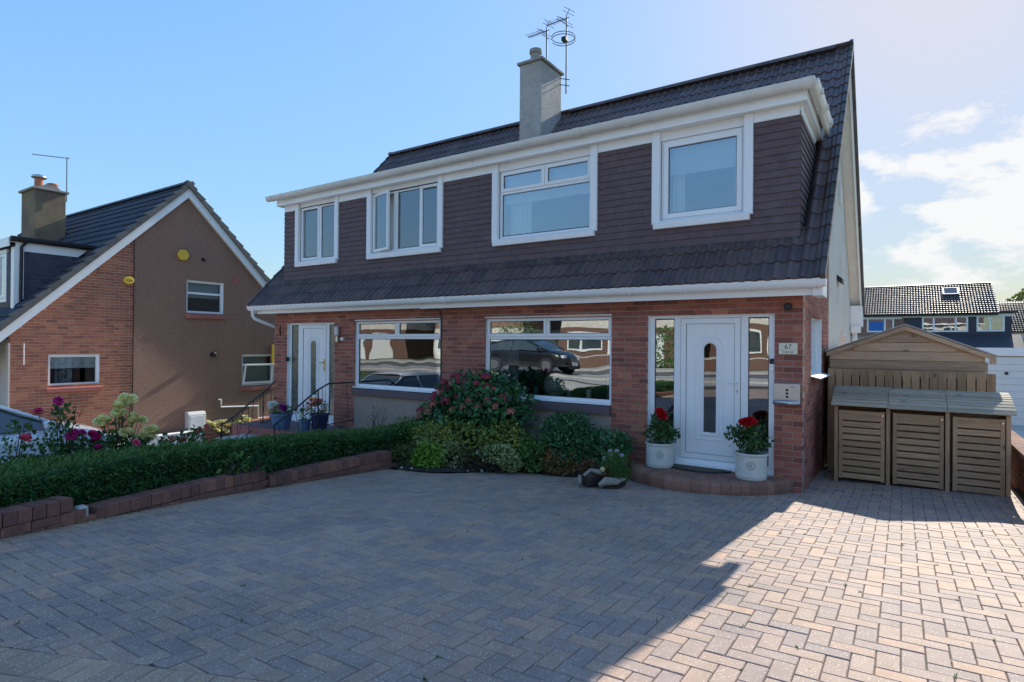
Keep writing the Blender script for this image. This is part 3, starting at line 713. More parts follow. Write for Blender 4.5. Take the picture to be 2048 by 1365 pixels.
def tile_shape_glint(a):
    vs, fs = tile_shape(w=0.30, l=0.36, t=0.03, rollh=0.055)
    for xc in (0.045, 0.195):   # facets added at the roll ends, tilted to make sun glints
        i = len(vs); y0, z0 = -0.002, 0.090; dy, dz = -0.065*math.cos(a-0.314), 0.065*math.sin(a-0.314)
        vs += [(xc-0.036, y0, z0), (xc+0.036, y0, z0), (xc+0.030, y0+dy, z0+dz), (xc-0.030, y0+dy, z0+dz)]; fs.append((i, i+1, i+2, i+3))
    return vs, fs
def tile_course(pc, key, x0, x1, row, gauge, base, mirror=False, w=0.30, blocked=None, jitter=0.002, off=0.0):
    pass
tp = Pieces('roof_tile', M['tile'], roof)
tk = tp.shape('tile', *tile_shape())
G_ = 0.318
slope_len = (RY-EY)/cs
BAS = Matrix(((1, 0, 0, 0), (0, cs, -sn, 0), (0, sn, cs, 0), (0, 0, 0, 1)))   # local -> front slope
def slope_pt(y_s): return EY+y_s*cs, EZ+y_s*sn
nrow = int(slope_len/G_)+1
g0 = slope_len-nrow*G_
for r_ in range(nrow+1):
    ys = -0.02+r_*G_
    if ys > slope_len-0.1: break
    L = min(0.40, slope_len-ys)
    yy, zz = slope_pt(ys)
    i = 0; x = VX0+0.02
    while x < VX1-0.05:
        xc = x+0.15; ymid = slope_pt(ys+0.2)[0]
        hide = DX0+0.02 < xc < DX1-0.02 and DY0+0.22 < ymid < DYT-0.12
        if not hide:
            wleft = VX1-0.02-x
            key = tk
            if ys > slope_len-0.4: key = tp.shape(('top', r_), *tile_shape(l=L))
            if wleft < 0.29: key = tp.shape(('edge', r_), *tile_shape(l=L)); vs, fs = tp.c[key]; tp.c[key] = ([(min(v[0], wleft), v[1], v[2]) for v in vs], fs)
            tp.add(key, Matrix.Translation((x, yy-sn*(-0.052)*-1*0, zz)) @ BAS @ Matrix.Translation((0, 0, -0.04)) @ Matrix.Rotation(random.gauss(0, 0.004), 4, 'Z') @ Matrix.Rotation(random.gauss(0, 0.004), 4, 'X'))
        x += 0.30
tp.finish()
# rear slope as one joined sheet of courses (only its edge shows)
b = B()
for r_ in range(nrow):
    y0 = RY+(slope_len-r_*G_)*cs; y1 = RY+(slope_len-(r_+1)*G_)*cs
    z0 = RZ-(y0-RY)*SL; z1 = RZ-(y1-RY)*SL
    b.prism([(y0+0.01, z0), (y0+0.01, z0-0.03), (y1, z1-0.05), (y1, z1-0.02)], 0, VX0+0.02, VX1-0.02)
b.obj('rear_tiles', M['tile'], roof, kind='stuff')
# verge: each course closes with a cap, both ends
vp = Pieces('verge_tile', M['tile_cap'], roof)
b = B().box(-0.03, 0.03, 0, 0.335, -0.085, 0.008); b.v = [(x, y, z+(0.020 if y == 0 and z > 0 else 0)) for x, y, z in b.v]
vk = vp.shape('cap', b.v, b.f)
for r_ in range(nrow+1):
    ys = -0.02+r_*G_
    if ys > slope_len-0.2: break
    yy, zz = slope_pt(ys)
    for xx in (VX0+0.0, VX1-0.01): vp.add(vk, Matrix.Translation((xx, yy, zz)) @ BAS)
    for xx in (VX0, VX1-0.01): vp.add(vk, Matrix.Translation((xx, 2*RY-yy, zz)) @ Matrix.Rotation(PI, 4, 'Z') @ BAS)
vp.finish()
rdg = Pieces('ridge_tile', M['tile'], roof)
n = 9; vs = []; fs = []
for xx, rr in ((0, 0.125), (0.45, 0.118)):
    vs += [(xx, rr*math.cos(PI*k/(n-1))*1.0, rr*math.sin(PI*k/(n-1))*0.72) for k in range(n)]
fs = [(k, k+1, n+k+1, n+k) for k in range(n-1)]+[tuple(range(n))]+[tuple(range(n, 2*n))[::-1]]
rk = rdg.shape('ridge', vs, fs); x = VX0
while x < VX1-0.4:
    if not (-7.2 < x+0.2 < -6.5): rdg.add(rk, Matrix.Translation((x, RY, RZ-0.055)))
    x += 0.445
rdg.finish()
# barge boards and soffit of the right gable (cream white), fascia box ends
def barge(b, x0, x1, dz0, dz1):
    b.prism([(EY+0.12, roofz(EY+0.12)+dz0), (RY, RZ+dz0), (RY, RZ+dz1), (EY+0.12, roofz(EY+0.12)+dz1)], 0, x0, x1)
    yb = 2*RY-EY-0.05
    b.prism([(RY, RZ+dz0), (yb, roofz(yb)+dz0), (yb, roofz(yb)+dz1), (RY, RZ+dz1)], 0, x0, x1)
b = B(); barge(b, VX1-0.065, VX1-0.035, -0.09, -0.33); b.obj('barge_board', M['upvc'], HOUSE)
b = B(); barge(b, XR+0.0135, VX1-0.066, -0.20, -0.225); b.obj('soffit_board', M['upvc_old'], HOUSE)
b = B(); barge(b, VX0+0.035, VX0+0.065, -0.09, -0.33); b.obj('barge_board', M['upvc'], HOUSE)
b = B().box(XR+0.0135, VX1-0.02, 2*RY-EY-0.55, 2*RY-EY+0.02, 2.30, 2.78); b.obj('rear_box_end', M['upvc'], HOUSE, bevel=0.006)
# lower eaves: fascia, soffit, gutter with brackets, box end
b = B().box(VX0+0.04, -7.17, 7.78, 7.80, 2.455, 2.62).box(-7.15, VX1-0.04, 7.776, 7.80, 2.44, 2.62); b.box(-7.17, -7.15, 7.772, 7.80, 2.442, 2.62)
b.obj('fascia', M['upvc'], HOUSE, bevel=0.003)
B().box(VX0+0.04, VX1-0.04, 7.801, YW+0.004, 2.47, 2.485).obj('soffit', M['upvc_old'], HOUSE)
B().box(VX1-0.13, VX1-0.02, 7.74, 8.20, 2.43, 2.60).obj('eaves_box_end', M['upvc'], HOUSE, bevel=0.005)
GF = 1.35
def gutter(b, x0, x1, yc_, zt, r=0.076, n=10, axis=0):
    vs = []; k = n+1
    for xx in (x0, x1):
        for rr in (r, r-0.006):
            for i in range(k):
                a = PI+PI*i/n; q = (rr*math.cos(a), rr*math.sin(a)*GF)
                vs.append((xx, yc_+q[0], zt+q[1]) if axis == 0 else (yc_+q[0], xx, zt+q[1]))
    fs = []
    for i in range(n):
        fs.append((i, i+1, 2*k+i+1, 2*k+i)); fs.append((k+i+1, k+i, 3*k+i, 3*k+i+1))
    fs += [(0, 2*k, 3*k, k), (n, k+n, 3*k+n, 2*k+n)]
    b.add(vs, fs)
    for xx in (x0, x1):   # stop ends
        vs = [((xx, yc_+r*math.cos(PI+PI*i/n), zt+GF*r*math.sin(PI+PI*i/n)) if axis == 0 else (yc_+r*math.cos(PI+PI*i/n), xx, zt+GF*r*math.sin(PI+PI*i/n))) for i in range(k)]
        b.add(vs, [tuple(range(k))])
def bracket_shape(r=0.079, w=0.03):
    b = B(); n = 8
    vs = []
    for xx in (-w/2, w/2):
        for i in range(n+1):
            a = PI+PI*i/n; vs.append((xx, (r+0.004)*math.cos(a), (r+0.005)*GF*math.sin(a)))
        for i in range(n+1):
            a = PI+PI*i/n; vs.append((xx, (r-0.003)*math.cos(a), (r-0.003)*GF*math.sin(a)))
    k = n+1; fs = []
    for i in range(n):
        fs.append((i, i+1, 2*k+i+1, 2*k+i)); fs.append((i, k+i, k+i+1, i+1)); fs.append((2*k+i, 2*k+i+1, 3*k+i+1, 3*k+i))
    b.add(vs, fs); b.box(-w/2, w/2, r-0.01, r+0.012, -0.075, 0.0); return b.v, b.f
GY = 7.695
b = B(); gutter(b, VX0-0.10, VX1+0.02, GY, 2.625); gl = b.obj('gutter', M['upvc'], HOUSE)
bp = Pieces('gutter_bracket', M['upvc'], gl); bk = bp.shape('br', *bracket_shape())
for k in range(15): bp.add(bk, Matrix.Translation((VX0+0.35+k*0.785, GY, 2.626)))
uk = bp.shape('union', *bracket_shape(0.083, 0.10)); bp.add(uk, Matrix.Translation((-6.5, GY, 2.626))); bp.add(uk, Matrix.Translation((-12.05, GY, 2.626)))
bp.finish()
b = B().tube([(-12.13, GY, 2.58), (-12.13, GY, 2.50), (-12.13, GY, 2.42), (-12.12, GY+0.03, 2.36), (-12.08, GY+0.09, 2.32), (-11.99, 8.35, 2.12), (-11.93, 8.62, 2.02), (-11.92, 8.70, 1.9), (-11.92, 8.70, -0.6)], 0.034, 10)
b.obj('downpipe', M['upvc'], HOUSE, smooth=True)

# ---- dormer
b = B(); F4 = [(-11.217, -9.79), (-8.93, -6.95), (-5.845, -3.878), (-3.013, -1.638)]
slab_with_holes(b, 1, DX0, DX1, DZB-0.1, 5.0, [(a+0.10, c-0.10, 3.60, 4.78) for a, c in F4], DY0+0.02, DY0+0.12)
for x0, x1 in ((DX0+0.02, DX0+0.12), (DX1-0.12, DX1-0.02)):
    b.prism([(DY0+0.12, roofz(DY0+0.12)-0.1), (DYT, DZT-0.1), (DY0+0.12, 5.0)], 0, x0, x1)
b.box(DX0-0.09, DX1+0.09, DY0-0.14, DYT+0.03, 4.99, DZT)
dorm = b.obj('dormer', M['black'], HOUSE)
B().box(DX0-0.12, DX1+0.12, DY0-0.20, DYT, DZT, DZT+0.015).obj('dormer_roof_edge', M['black'], dorm)
b = B().box(DX0-0.10, -6.185, DY0-0.16, DY0-0.14, 4.875, 5.055).box(-6.178, DX1+0.10, DY0-0.16, DY0-0.14, 4.873, 5.055)
b.box(DX1+0.08, DX1+0.10, DY0-0.14, DYT-0.06, 4.873, 5.055); b.box(DX0-0.10, DX0-0.08, DY0-0.14, DYT-0.06, 4.875, 5.055)
b.box(DX0-0.08, DX1+0.08, DY0-0.139, DY0+0.02, 4.885, 4.895); b.box(DX1+0.0, DX1+0.08, DY0+0.02, DYT-0.1, 4.885, 4.895)
b.obj('upper_fascia', M['upvc'], dorm, bevel=0.003)
b = B(); xsS = [DX0]+[v for a, c in F4 for v in (a, c)]+[DX1]
for i in range(0, len(xsS), 2): b.box(xsS[i], xsS[i+1], DY0-0.03, DY0+0.0, 4.755, 4.884)
b.prism([(DY0+0.0, 4.755), (DYT-0.45, 4.755), (DYT-0.20, 4.884), (DY0+0.0, 4.884)], 0, DX1, DX1+0.028)
b.obj('frieze_board', M['upvc'], dorm, bevel=0.003)
GU = DY0-0.245
b = B(); gutter(b, DX0-0.30, DX1+0.20, GU, 5.085); gutter(b, GU, DYT-0.28, DX1+0.165, 5.075, axis=1)
gu = b.obj('upper_gutter', M['upvc_old'], dorm)
B().tube([(DX1+0.165, GU+0.60, 5.03), (DX1+0.165, DYT-0.45, 4.95), (DX1+0.165, DYT-0.2, 4.92)], 0.036, 10).obj('outlet_pipe', M['upvc_old'], dorm, smooth=True)
bp = Pieces('gutter_bracket', M['upvc_old'], gu); bk = bp.shape('br', *bracket_shape()); uk = bp.shape('union', *bracket_shape(0.083, 0.11))
for k in range(14): bp.add(bk, Matrix.Translation((DX0-0.1+k*0.80, GU, 5.086)))
for xx in (-11.35, -4.1, -3.3): bp.add(uk, Matrix.Translation((xx, GU, 5.086)))
bp.add(uk, Matrix.Translation((DX1+0.12, GU, 5.086)))
for k in range(3): bp.add(bk, Matrix.Translation((DX1+0.165, GU+0.35+k*0.6, 5.076)) @ Matrix.Rotation(-PI/2, 4, 'Z'))
bp.finish()
# hung tiles, front and both cheeks
hp = Pieces('hung_tile', M['hung'], dorm)
ht = B().box(-0.0815, 0.0815, -0.008, 0.006, -0.06, 0.06); hk = hp.shape('ht', [(x*1.008, y-(0.017 if z < 0 else 0), z) for x, y, z in ht.v], ht.f)
ht = B().box(-0.0415, 0.0415, -0.008, 0.006, -0.06, 0.06); hk2 = hp.shape('hh', [(x*1.008, y-(0.017 if z < 0 else 0), z) for x, y, z in ht.v], ht.f)
hx = [(a, c, 3.50, 4.9) for a, c in F4]
row = 0; z = DZB+0.03
zrows = []
while z < 4.76: zrows.append(z); z += 0.098
for row, z in enumerate(zrows):
    x = DX0-0.01+(0.0825 if row % 2 else 0)
    if row % 2: hp.add(hk2, Matrix.Translation((DX0+0.0315, DY0, z))); hp.add(hk2, Matrix.Translation((DX1-0.0315, DY0, z)))
    while x < DX1:
        xc = x+0.0825
        for a, c, z0, z1 in hx:
            if z0 < z < z1:
                if a+0.03 < xc < a+0.11: hp.add(hk2, Matrix.Translation((xc-0.0415, DY0, z)))
                if c-0.11 < xc < c-0.03: hp.add(hk2, Matrix.Translation((xc+0.0415, DY0, z)))
        if xc+0.08 < DX1+0.015 and not any(a+0.03 < xc < c-0.03 and z0 < z < z1 for a, c, z0, z1 in hx):
            hp.add(hk, Matrix.Translation((xc, DY0+random.gauss(0, 0.001), z+random.gauss(0, 0.0012))) @ Matrix.Rotation(random.gauss(0, 0.003), 4, 'Y') @ Matrix.Rotation(random.gauss(0, 0.005), 4, 'X'))
        x += 0.165
    for xs_, sgn in ((DX1, 1), (DX0, -1)):
        y = DY0+0.012+(0.0825 if row % 2 else 0)
        if row % 2: hp.add(hk2, Matrix.Translation((xs_, DY0+0.053, z)) @ Matrix.Rotation(sgn*PI/2, 4, 'Z'))
        while y < DYT:
            if roofz(y+0.08) < z+0.10:
                hp.add(hk, Matrix.Translation((xs_, y+0.0825, z+random.gauss(0, 0.001))) @ Matrix.Rotation(sgn*PI/2, 4, 'Z'))
            y += 0.165
hp.finish()
B().box(DX0+0.0, DX1-0.0, DY0-0.015, DY0+0.02, DZB-0.05, DZB+0.02).obj('lead_flashing', M['tile_left'], dorm)

# ---- windows
def frame(b, x0, x1, z0, z1, y0, y1, wl, wr=None, wb=None, wt=None, mi=0):
    wr = wl if wr is None else wr; wb = wl if wb is None else wb; wt = wl if wt is None else wt
    b.box(x0, x0+wl, y0, y1, z0, z1, mi); b.box(x1-wr, x1, y0, y1, z0, z1, mi)
    b.box(x0+wl, x1-wr, y0, y1, z0, z0+wb, mi); b.box(x0+wl, x1-wr, y0, y1, z1-wt, z1, mi)
def pane(parent, x0, x1, z0, z1, y, mat='glass', gas=True):
    if gas:
        b = B(); frame(b, x0-0.002, x1+0.002, z0-0.002, z1+0.002, y-0.004, y+0.004, 0.008); b.obj('glazing_seal', M['gasket'], parent)
    B().box(x0, x1, y, y+0.004, z0, z1).obj('pane', M[mat], parent)
def sash(parent, x0, x1, z0, z1, y, w=0.05, mat='glass', vent=False, name='sash'):
    b = B(); frame(b, x0, x1, z0, z1, y-0.018, y+0.03, w)
    if vent: b.box((x0+x1)/2-0.11, (x0+x1)/2+0.11, y-0.026, y-0.018, z1-w*0.7, z1-w*0.3)
    s = b.obj(name, M['upvc'], parent, bevel=0.004); return s
YU = DY0+0.03
def upper_window(a, c, zt, sur_l=0.115, sur_r=0.115):
    b = B()
    b.box(a, a+sur_l, DY0-0.055, DY0+0.02, 3.56, 4.884); b.box(c-sur_r, c, DY0-0.055, DY0+0.02, 3.56, 4.884)
    b.box(a+sur_l, c-sur_r, DY0-0.0, DY0+0.03, zt, 4.884)
    b.prism([(DY0-0.075, 3.485), (DY0-0.0, 3.485), (DY0+0.03, 3.60), (DY0-0.045, 3.60), (DY0-0.085, 3.57)], 0, a+0.03, c-0.035)
    b.obj('window_surround', M['upvc'], dorm, bevel=0.004)
    b = B(); fr = (a+sur_l, c-sur_r, 3.60, zt)
    frame(b, fr[0], fr[1], fr[2], fr[3], YU, YU+0.07, 0.05); return b, fr
def mk(b): return b.obj('window', M['upvc'], HOUSE, bevel=0.004)
# one: two lights, left one opening
b, fr = upper_window(*F4[0], 4.80); xm = -10.46; b.box(xm-0.04, xm+0.04, YU, YU+0.07, 3.65, 4.75); w = mk(b)
sash(w, fr[0]+0.02, xm-0.02, 3.63, 4.78, YU, vent=True); pane(w, -10.98, -10.56, 3.70, 4.71, YU+0.012); pane(w, xm+0.045, fr[1]-0.055, 3.66, 4.745, YU+0.02)
# two: three lights, left casement ajar
b, fr = upper_window(*F4[1], 4.80); x1_, x2_ = -8.22, -7.54
b.box(x1_-0.035, x1_+0.075, YU, YU+0.07, 3.65, 4.75); b.box(x2_-0.04, x2_+0.04, YU, YU+0.07, 3.65, 4.75); w = mk(b)
pane(w, x1_+0.08, x2_-0.045, 3.66, 4.745, YU+0.02); s = sash(w, x2_-0.02, fr[1]-0.02, 3.63, 4.78, YU, vent=True); pane(w, x2_+0.035, fr[1]-0.075, 3.70, 4.71, YU+0.012)
# the open casement, hinged at its left edge
b = B(); x0_ = fr[0]+0.02; wid = x1_-0.02-x0_
frame(b, 0, wid, 3.63, 4.78, -0.02, 0.028, 0.052); b.box(wid/2-0.10, wid/2+0.10, -0.028, -0.02, 4.735, 4.757)
rotm = Matrix.Translation((x0_, YU-0.01, 0)) @ Matrix.Rotation(-math.radians(13), 4, 'Z')
b.v = [tuple(rotm @ Vector(v)) for v in b.v]; b.obj('sash', M['upvc'], w, bevel=0.004, label='casement standing slightly open')
b = B().box(0.055, wid-0.055, 0, 0.004, 3.69, 4.725); b.v = [tuple(rotm @ Vector(v)) for v in b.v]; b.obj('pane', M['glass'], w)
# three: two top-hung fanlights over one wide pane
b, fr = upper_window(*F4[2], 4.755); b.box(fr[0]+0.05, fr[1]-0.05, YU, YU+0.07, 4.36, 4.42); xm = -4.845; b.box(xm-0.03, xm+0.03, YU, YU+0.07, 4.42, 4.71); w = mk(b)
for a, c in ((fr[0]+0.02, xm-0.005), (xm+0.005, fr[1]-0.02)): sash(w, a, c, 4.405, 4.735, YU, 0.055); pane(w, a+0.058, c-0.058, 4.463, 4.677, YU+0.012)
pane(w, fr[0]+0.052, fr[1]-0.052, 3.66, 4.358, YU+0.02)
# four: one big tilting pane
b, fr = upper_window(*F4[3], 4.755); w = mk(b); sash(w, fr[0]+0.035, fr[1]-0.035, 3.635, 4.72, YU, 0.07); pane(w, fr[0]+0.11, fr[1]-0.11, 3.71, 4.645, YU+0.012)
# ground floor windows
YG = YW+0.06
for hh in (W1h, W2h):
    b = B(); frame(b, hh[0], hh[1], hh[2]+0.0, hh[3], YG, YG+0.07, 0.055, wb=0.08, wt=0.04)
    b.box(hh[0]+0.055, hh[1]-0.055, YG, YG+0.07, 1.905, 1.975); xm = (hh[0]+hh[1])/2+(0.02 if hh is W2h else 0.0); b.box(xm-0.03, xm+0.03, YG, YG+0.07, 1.975, hh[3]-0.04)
    b.prism([(YW-0.03, 0.925), (YG, 0.925), (YG, 0.955), (YW-0.03, 0.945)], 0, hh[0]-0.02, hh[1]+0.0)
    b.box(hh[0], hh[0]+0.004, YW+0.03, YG, hh[2]+0.035, hh[3]); b.box(hh[1]-0.004, hh[1], YW+0.03, YG, hh[2]+0.035, hh[3])
    w = mk(b)
    for a, c in ((hh[0]+0.02, xm-0.005), (xm+0.005, hh[1]-0.02)): sash(w, a, c, 1.95, 2.255, YG, 0.05, vent=(hh is W1h)); pane(w, a+0.053, c-0.053, 2.003, 2.202, YG+0.012)
    pane(w, hh[0]+0.057, hh[1]-0.057, 1.003, 1.902, YG+0.02, 'glass_low')
    B().box(hh[0], hh[1], YW-0.002, YW+0.05, 2.262, 2.285).obj('head_trim', M['upvc_old'], HOUSE)
# flank window with proud sill
b = B(); frame(b, SWH[0], SWH[1], SWH[2], SWH[3], 0, 0.07, 0.05, wb=0.06); b.v = [(XR-0.08-y, x, z) for x, y, z in b.v]
b.box(XR-0.08, XR-0.003, SWH[1]-0.006, SWH[1]-0.001, SWH[2], SWH[3]-0.001); b.box(XR-0.08, XR-0.003, SWH[0]+0.001, SWH[1]-0.006, SWH[3]-0.006, SWH[3]-0.001)
b.prism([(XR-0.08, 1.43), (XR+0.12, 1.385), (XR+0.12, 1.40), (XR-0.08, 1.445)], 1, SWH[0]-0.03, SWH[1]+0.02); w = mk(b)
B().box(XR-0.12, XR-0.115, SWH[0]+0.05, SWH[1]-0.05, SWH[2]+0.06, SWH[3]-0.05).obj('pane', M['glass'], w)

# ---- front doors with side lights
def door(hh, leafx, zb, handle_x, mirror=False, letter=False, obscured=False):
    x0, x1, z0, z1 = hh; y0 = YG; lx0, lx1 = leafx; g = 'obscure' if obscured else 'glass_low'
    b = B(); b.box(x0, x0+0.075, y0, y0+0.07, z0, z1); b.box(x1-0.075, x1, y0, y0+0.07, z0, z1)
    b.box(x0+0.075, x1-0.075, y0, y0+0.07, z1-0.075, z1)
    b.box(lx0-0.09, lx0, y0, y0+0.07, z0, z1-0.075); b.box(lx1, lx1+0.09, y0, y0+0.07, z0, z1-0.075)
    zl = z0+0.20 if letter else z0+0.10
    b.box(x0+0.075, lx0-0.09, y0, y0+0.07, z0, zl); b.box(lx1+0.09, x1-0.075, y0, y0+0.07, z0, zl)
    b.box(x0, x0+0.004, YW+0.0, y0, z0, z1); b.box(x1-0.004, x1, YW+0.0, y0, z0, z1)
    b.prism([(YW-0.045, z0-0.0), (y0+0.0, z0-0.0), (y0+0.0, z0+0.10), (YW+0.035, z0+0.10), (YW+0.02, z0+0.045), (YW-0.045, z0+0.035)], 0, lx0-0.05, lx1+0.05)
    b.prism([(YW+0.01, z0-0.0), (y0, z0-0.0), (y0, z0+0.055), (YW+0.01, z0+0.04)], 0, lx1+0.052, x1-0.004); b.prism([(YW+0.01, z0-0.0), (y0, z0-0.0), (y0, z0+0.055), (YW+0.01, z0+0.04)], 0, x0+0.004, lx0-0.052)
    fr_ = b.obj('door_frame', M['upvc'], HOUSE, bevel=0.004)
    pane(fr_, x0+0.08, lx0-0.095, zl+0.01, z1-0.085, y0+0.02, g); pane(fr_, lx1+0.095, x1-0.08, zl+0.01, z1-0.085, y0+0.02, g)
    # leaf: stiles, inset panel with an arched light and stepped mouldings
    lz0, lz1 = z0+0.105, z1-0.08; b = B(); yl = y0-0.008
    frame(b, lx0+0.006, lx1-0.006, lz0, lz1, yl, yl+0.05, 0.072)
    px0, px1, pz0, pz1 = lx0+0.082, lx1-0.082, lz0+0.076, lz1-0.076
    gx0, gx1, gz0, gzt = px0+(px1-px0)*0.37, px0+(px1-px0)*0.63, zb, z1-0.42
    cx = (gx0+gx1)/2; rr = (gx1-gx0)/2; zc = gzt-rr
    arch = [(gx0, gz0), (gx1, gz0)]+[(cx+rr*math.cos(PI*k/14), zc+rr*math.sin(PI*k/14)) for k in range(15)]
    yp = yl+0.010
    # panel with arched hole: strips left/right/bottom plus the spandrel fan
    b.box(px0, gx0, yp, yp+0.03, pz0, pz1); b.box(gx1, px1, yp, yp+0.03, pz0, pz1); b.box(gx0, gx1, yp, yp+0.03, pz0, gz0)
    for k in range(14):
        a_, c_ = arch[2+k], arch[3+k]; b.prism([(a_[0], pz1), (c_[0], pz1), c_, a_], 1, yp, yp+0.03)
    leaf = b.obj('door_leaf', M['upvc'], HOUSE, bevel=0.003)
    b = B(); frame(b, px0-0.006, px1+0.006, pz0-0.006, pz1+0.006, yl+0.004, yl+0.008, 0.006); frame(b, lx0, lx1, lz0-0.004, lz1+0.004, yl+0.01, yl+0.014, 0.007)
    b.obj('door_seal', M['gasket'], leaf)
    for off, pr_, wd in ((0.018, 0.012, 0.024), (0.085, 0.009, 0.022)):
        b = B(); r1, r2 = rr+off, rr+off+wd; zb0 = gz0-off
        o = [(cx-r2, zb0-wd)]+[(cx+r2, zb0-wd)]+[(cx+r2*math.cos(PI*k/16), zc+r2*math.sin(PI*k/16)) for k in range(17)]
        i_ = [(cx-r1, zb0)]+[(cx+r1, zb0)]+[(cx+r1*math.cos(PI*k/16), zc+r1*math.sin(PI*k/16)) for k in range(17)]
        n_ = len(o)
        for k in range(n_):
            q = (k+1) % n_; b.prism([o[k], o[q], i_[q], i_[k]], 1, yp-pr_, yp+0.002)
        b.obj('door_moulding', M['upvc'], leaf, bevel=0.003)
    vs = [(p[0], yp+0.012, p[1]) for p in arch]; B().add(vs, [tuple(range(len(vs)))]).obj('pane', M[g], leaf)
    b = B(); b.box(handle_x-0.016, handle_x+0.016, yl-0.010, yl, 1.16+zb-0.64, 1.42+zb-0.64)
    sg = -1
    b.tube([(handle_x, yl-0.01, 1.34+zb-0.64), (handle_x, yl-0.05, 1.34+zb-0.64), (handle_x+sg*0.115, yl-0.052, 1.335+zb-0.64)], 0.011, 8)
    b.obj('door_handle', M['upvc'] if not letter else M['brass'], leaf, smooth=False)
    B().box(handle_x-0.005, handle_x+0.005, yl-0.0125, yl-0.0105, 1.20+zb-0.64, 1.235+zb-0.64).obj('keyhole', M['black'], leaf)
    if letter:
        B().box(cx-0.13, cx+0.13, yl-0.006, yp+0.001, 0.57, 0.64).obj('letter_plate', M['brass'], leaf, bevel=0.003)
door(D2h, (-2.58, -1.775), 0.645, -1.812)
door(D1h, (-10.975, -10.13), 0.70, -10.175, letter=True, obscured=True)

# ---- chimney with cap, haunching and two pots
CX0, CX1, CY0, CY1 = -7.12, -6.56, 10.9, 11.80
b = B().box(CX0, CX1, CY0, CY1, 5.6, 8.02); ch = b.obj('chimney', M['harl_chimney'], HOUSE, bevel=0.01)
b = B().box(CX0-0.05, CX1+0.05, CY0-0.05, CY1+0.05, 8.02, 8.085); b.obj('chimney_cap', M['cement'], ch, bevel=0.012)
b = B().prism([(CY0+0.02, 8.085), (CY1-0.02, 8.085), (CY1-0.25, 8.20), (CY0+0.25, 8.20)], 0, CX0+0.05, CX1-0.05); b.obj('haunching', M['cement'], ch, bevel=0.03)
def lathe_at(prof, x, y, z, n=20, mi=0):
    b = B().lathe(prof, x, y, n, mi); b.v = [(a, c, d+z) for a, c, d in b.v]; return b
b = lathe_at([(0.0, -0.02), (0.115, -0.02), (0.115, 0.14), (0.14, 0.15), (0.14, 0.23), (0.10, 0.25), (0, 0.25)], -6.84, 11.12, 8.16); b.obj('chimney_pot', M['cement'], ch, smooth=False)
b = lathe_at([(0.0, -0.02), (0.12, -0.02), (0.12, 0.10), (0.10, 0.14), (0, 0.14)], -6.84, 11.55, 8.16); b.obj('chimney_pot', M['cement'], ch)
B().box(CX0-0.01, CX1+0.012, CY0-0.012, CY1+0.012, 6.0, 6.12).obj('chimney_flashing', M['tile_left'], ch)

# ---- things on the gable side
b = B().box(XR+0.014, XR+0.10, 12.35, 12.75, 3.06, 3.16); b.v = [(x, y, z-(0.07 if x > XR+0.05 else 0)) for x, y, z in b.v]; b.obj('vent_hood', M['black'], HOUSE)
b = B().prism([(12.6, 4.55), (12.9, 4.55), (12.6, 4.95)], 0, XR+0.014, XR+0.06); b.obj('gable_shade_wedge', M['upvc_old'], HOUSE)  # wedge shape stands in for triangular shading on the gable
b = B(); frame(b, 13.1, 13.9, 0.9, 2.1, 0, 0.05, 0.07); b.v = [(XR+0.014+y, x, z) for x, y, z in b.v]; w = b.obj('window', M['upvc_old'], HOUSE)
B().box(XR+0.02, XR+0.025, 13.17, 13.83, 0.97, 2.03).obj('pane', M['glass'], w)
B().tube([(XR+0.10, 15.9, 2.4), (XR+0.10, 15.75, -0.1)], 0.05, 10).obj('downpipe', M['upvc'], HOUSE, smooth=True)
B().box(XR+0.03, XR+0.22, 15.65, 15.95, 2.15, 2.30).obj('hopper_head', M['upvc'], HOUSE)

# ------------------------------------------------------------------ neighbouring house on the left
LX = -17.0; LY0, LZ0 = 4.05, 1.62; LRY, LRZ = 8.72, 6.32; LS = 1.0
def lroof(y): return LRZ-abs(LRY-y)*1.0
LH = empty('gabled_house', (LX-6, 8.7, -0.8), 'brown roughcast and orange brick house on the left with gable end and dark roof', 'house')
LW1 = (5.50, 6.58, 0.72, 1.475); LW2 = (8.735, 9.83, 2.645, 3.585); LW3 = (10.44, 11.55, 0.46, 1.43)
YBR = 7.36; LF = 4.78; LB = 12.65; BLX = -29.0
def lclip(u, z): return z < lroof(u)-0.36
# brick part of the gable
b = B(); slab_with_holes(b, 0, LF, YBR, -1.0, 1.9, [LW1], LX-0.15, LX-0.004)
b.prism([(LF, 1.9), (YBR, 1.9), (YBR, lroof(YBR)-0.3), (LF, lroof(LF)-0.3)], 0, LX-0.15, LX-0.004)
lbw = b.obj('gable_brick_wall', M['mortar_red'], LH)
lp = Pieces('brick', M['brick_left'], lbw)
bricks(lp, 0, LF, YBR, -0.60, 5.4, [LW1], LX, -1, clip=lclip)
lp.finish()
b = B(); slab_with_holes(b, 0, YBR, LB, -1.3, 2.0, [LW3], LX-0.15, LX+0.004)
b.prism([(YBR, 2.0), (8.735, 2.0), (8.735, 6.0), (YBR, lroof(YBR)-0.25)], 0, LX-0.15, LX+0.004)
b.prism([(8.735, 2.0), (9.83, 2.0), (9.83, 2.645), (8.735, 2.645)], 0, LX-0.15, LX+0.004)
b.prism([(8.735, 3.585), (9.83, 3.585), (9.83, lroof(9.83)-0.25), (8.735, 6.0)], 0, LX-0.15, LX+0.004)
b.prism([(9.83, 2.0), (LB, 2.0), (LB, lroof(LB)-0.25), (9.83, lroof(9.83)-0.25)], 0, LX-0.15, LX+0.004)
b.obj('gable_roughcast_wall', M['harl_brown'], LH)
B().box(BLX, LX-0.15, LF+0.02, LF+0.15, -1.0, 1.85).obj('front_wall', M['harl_grey'], LH)
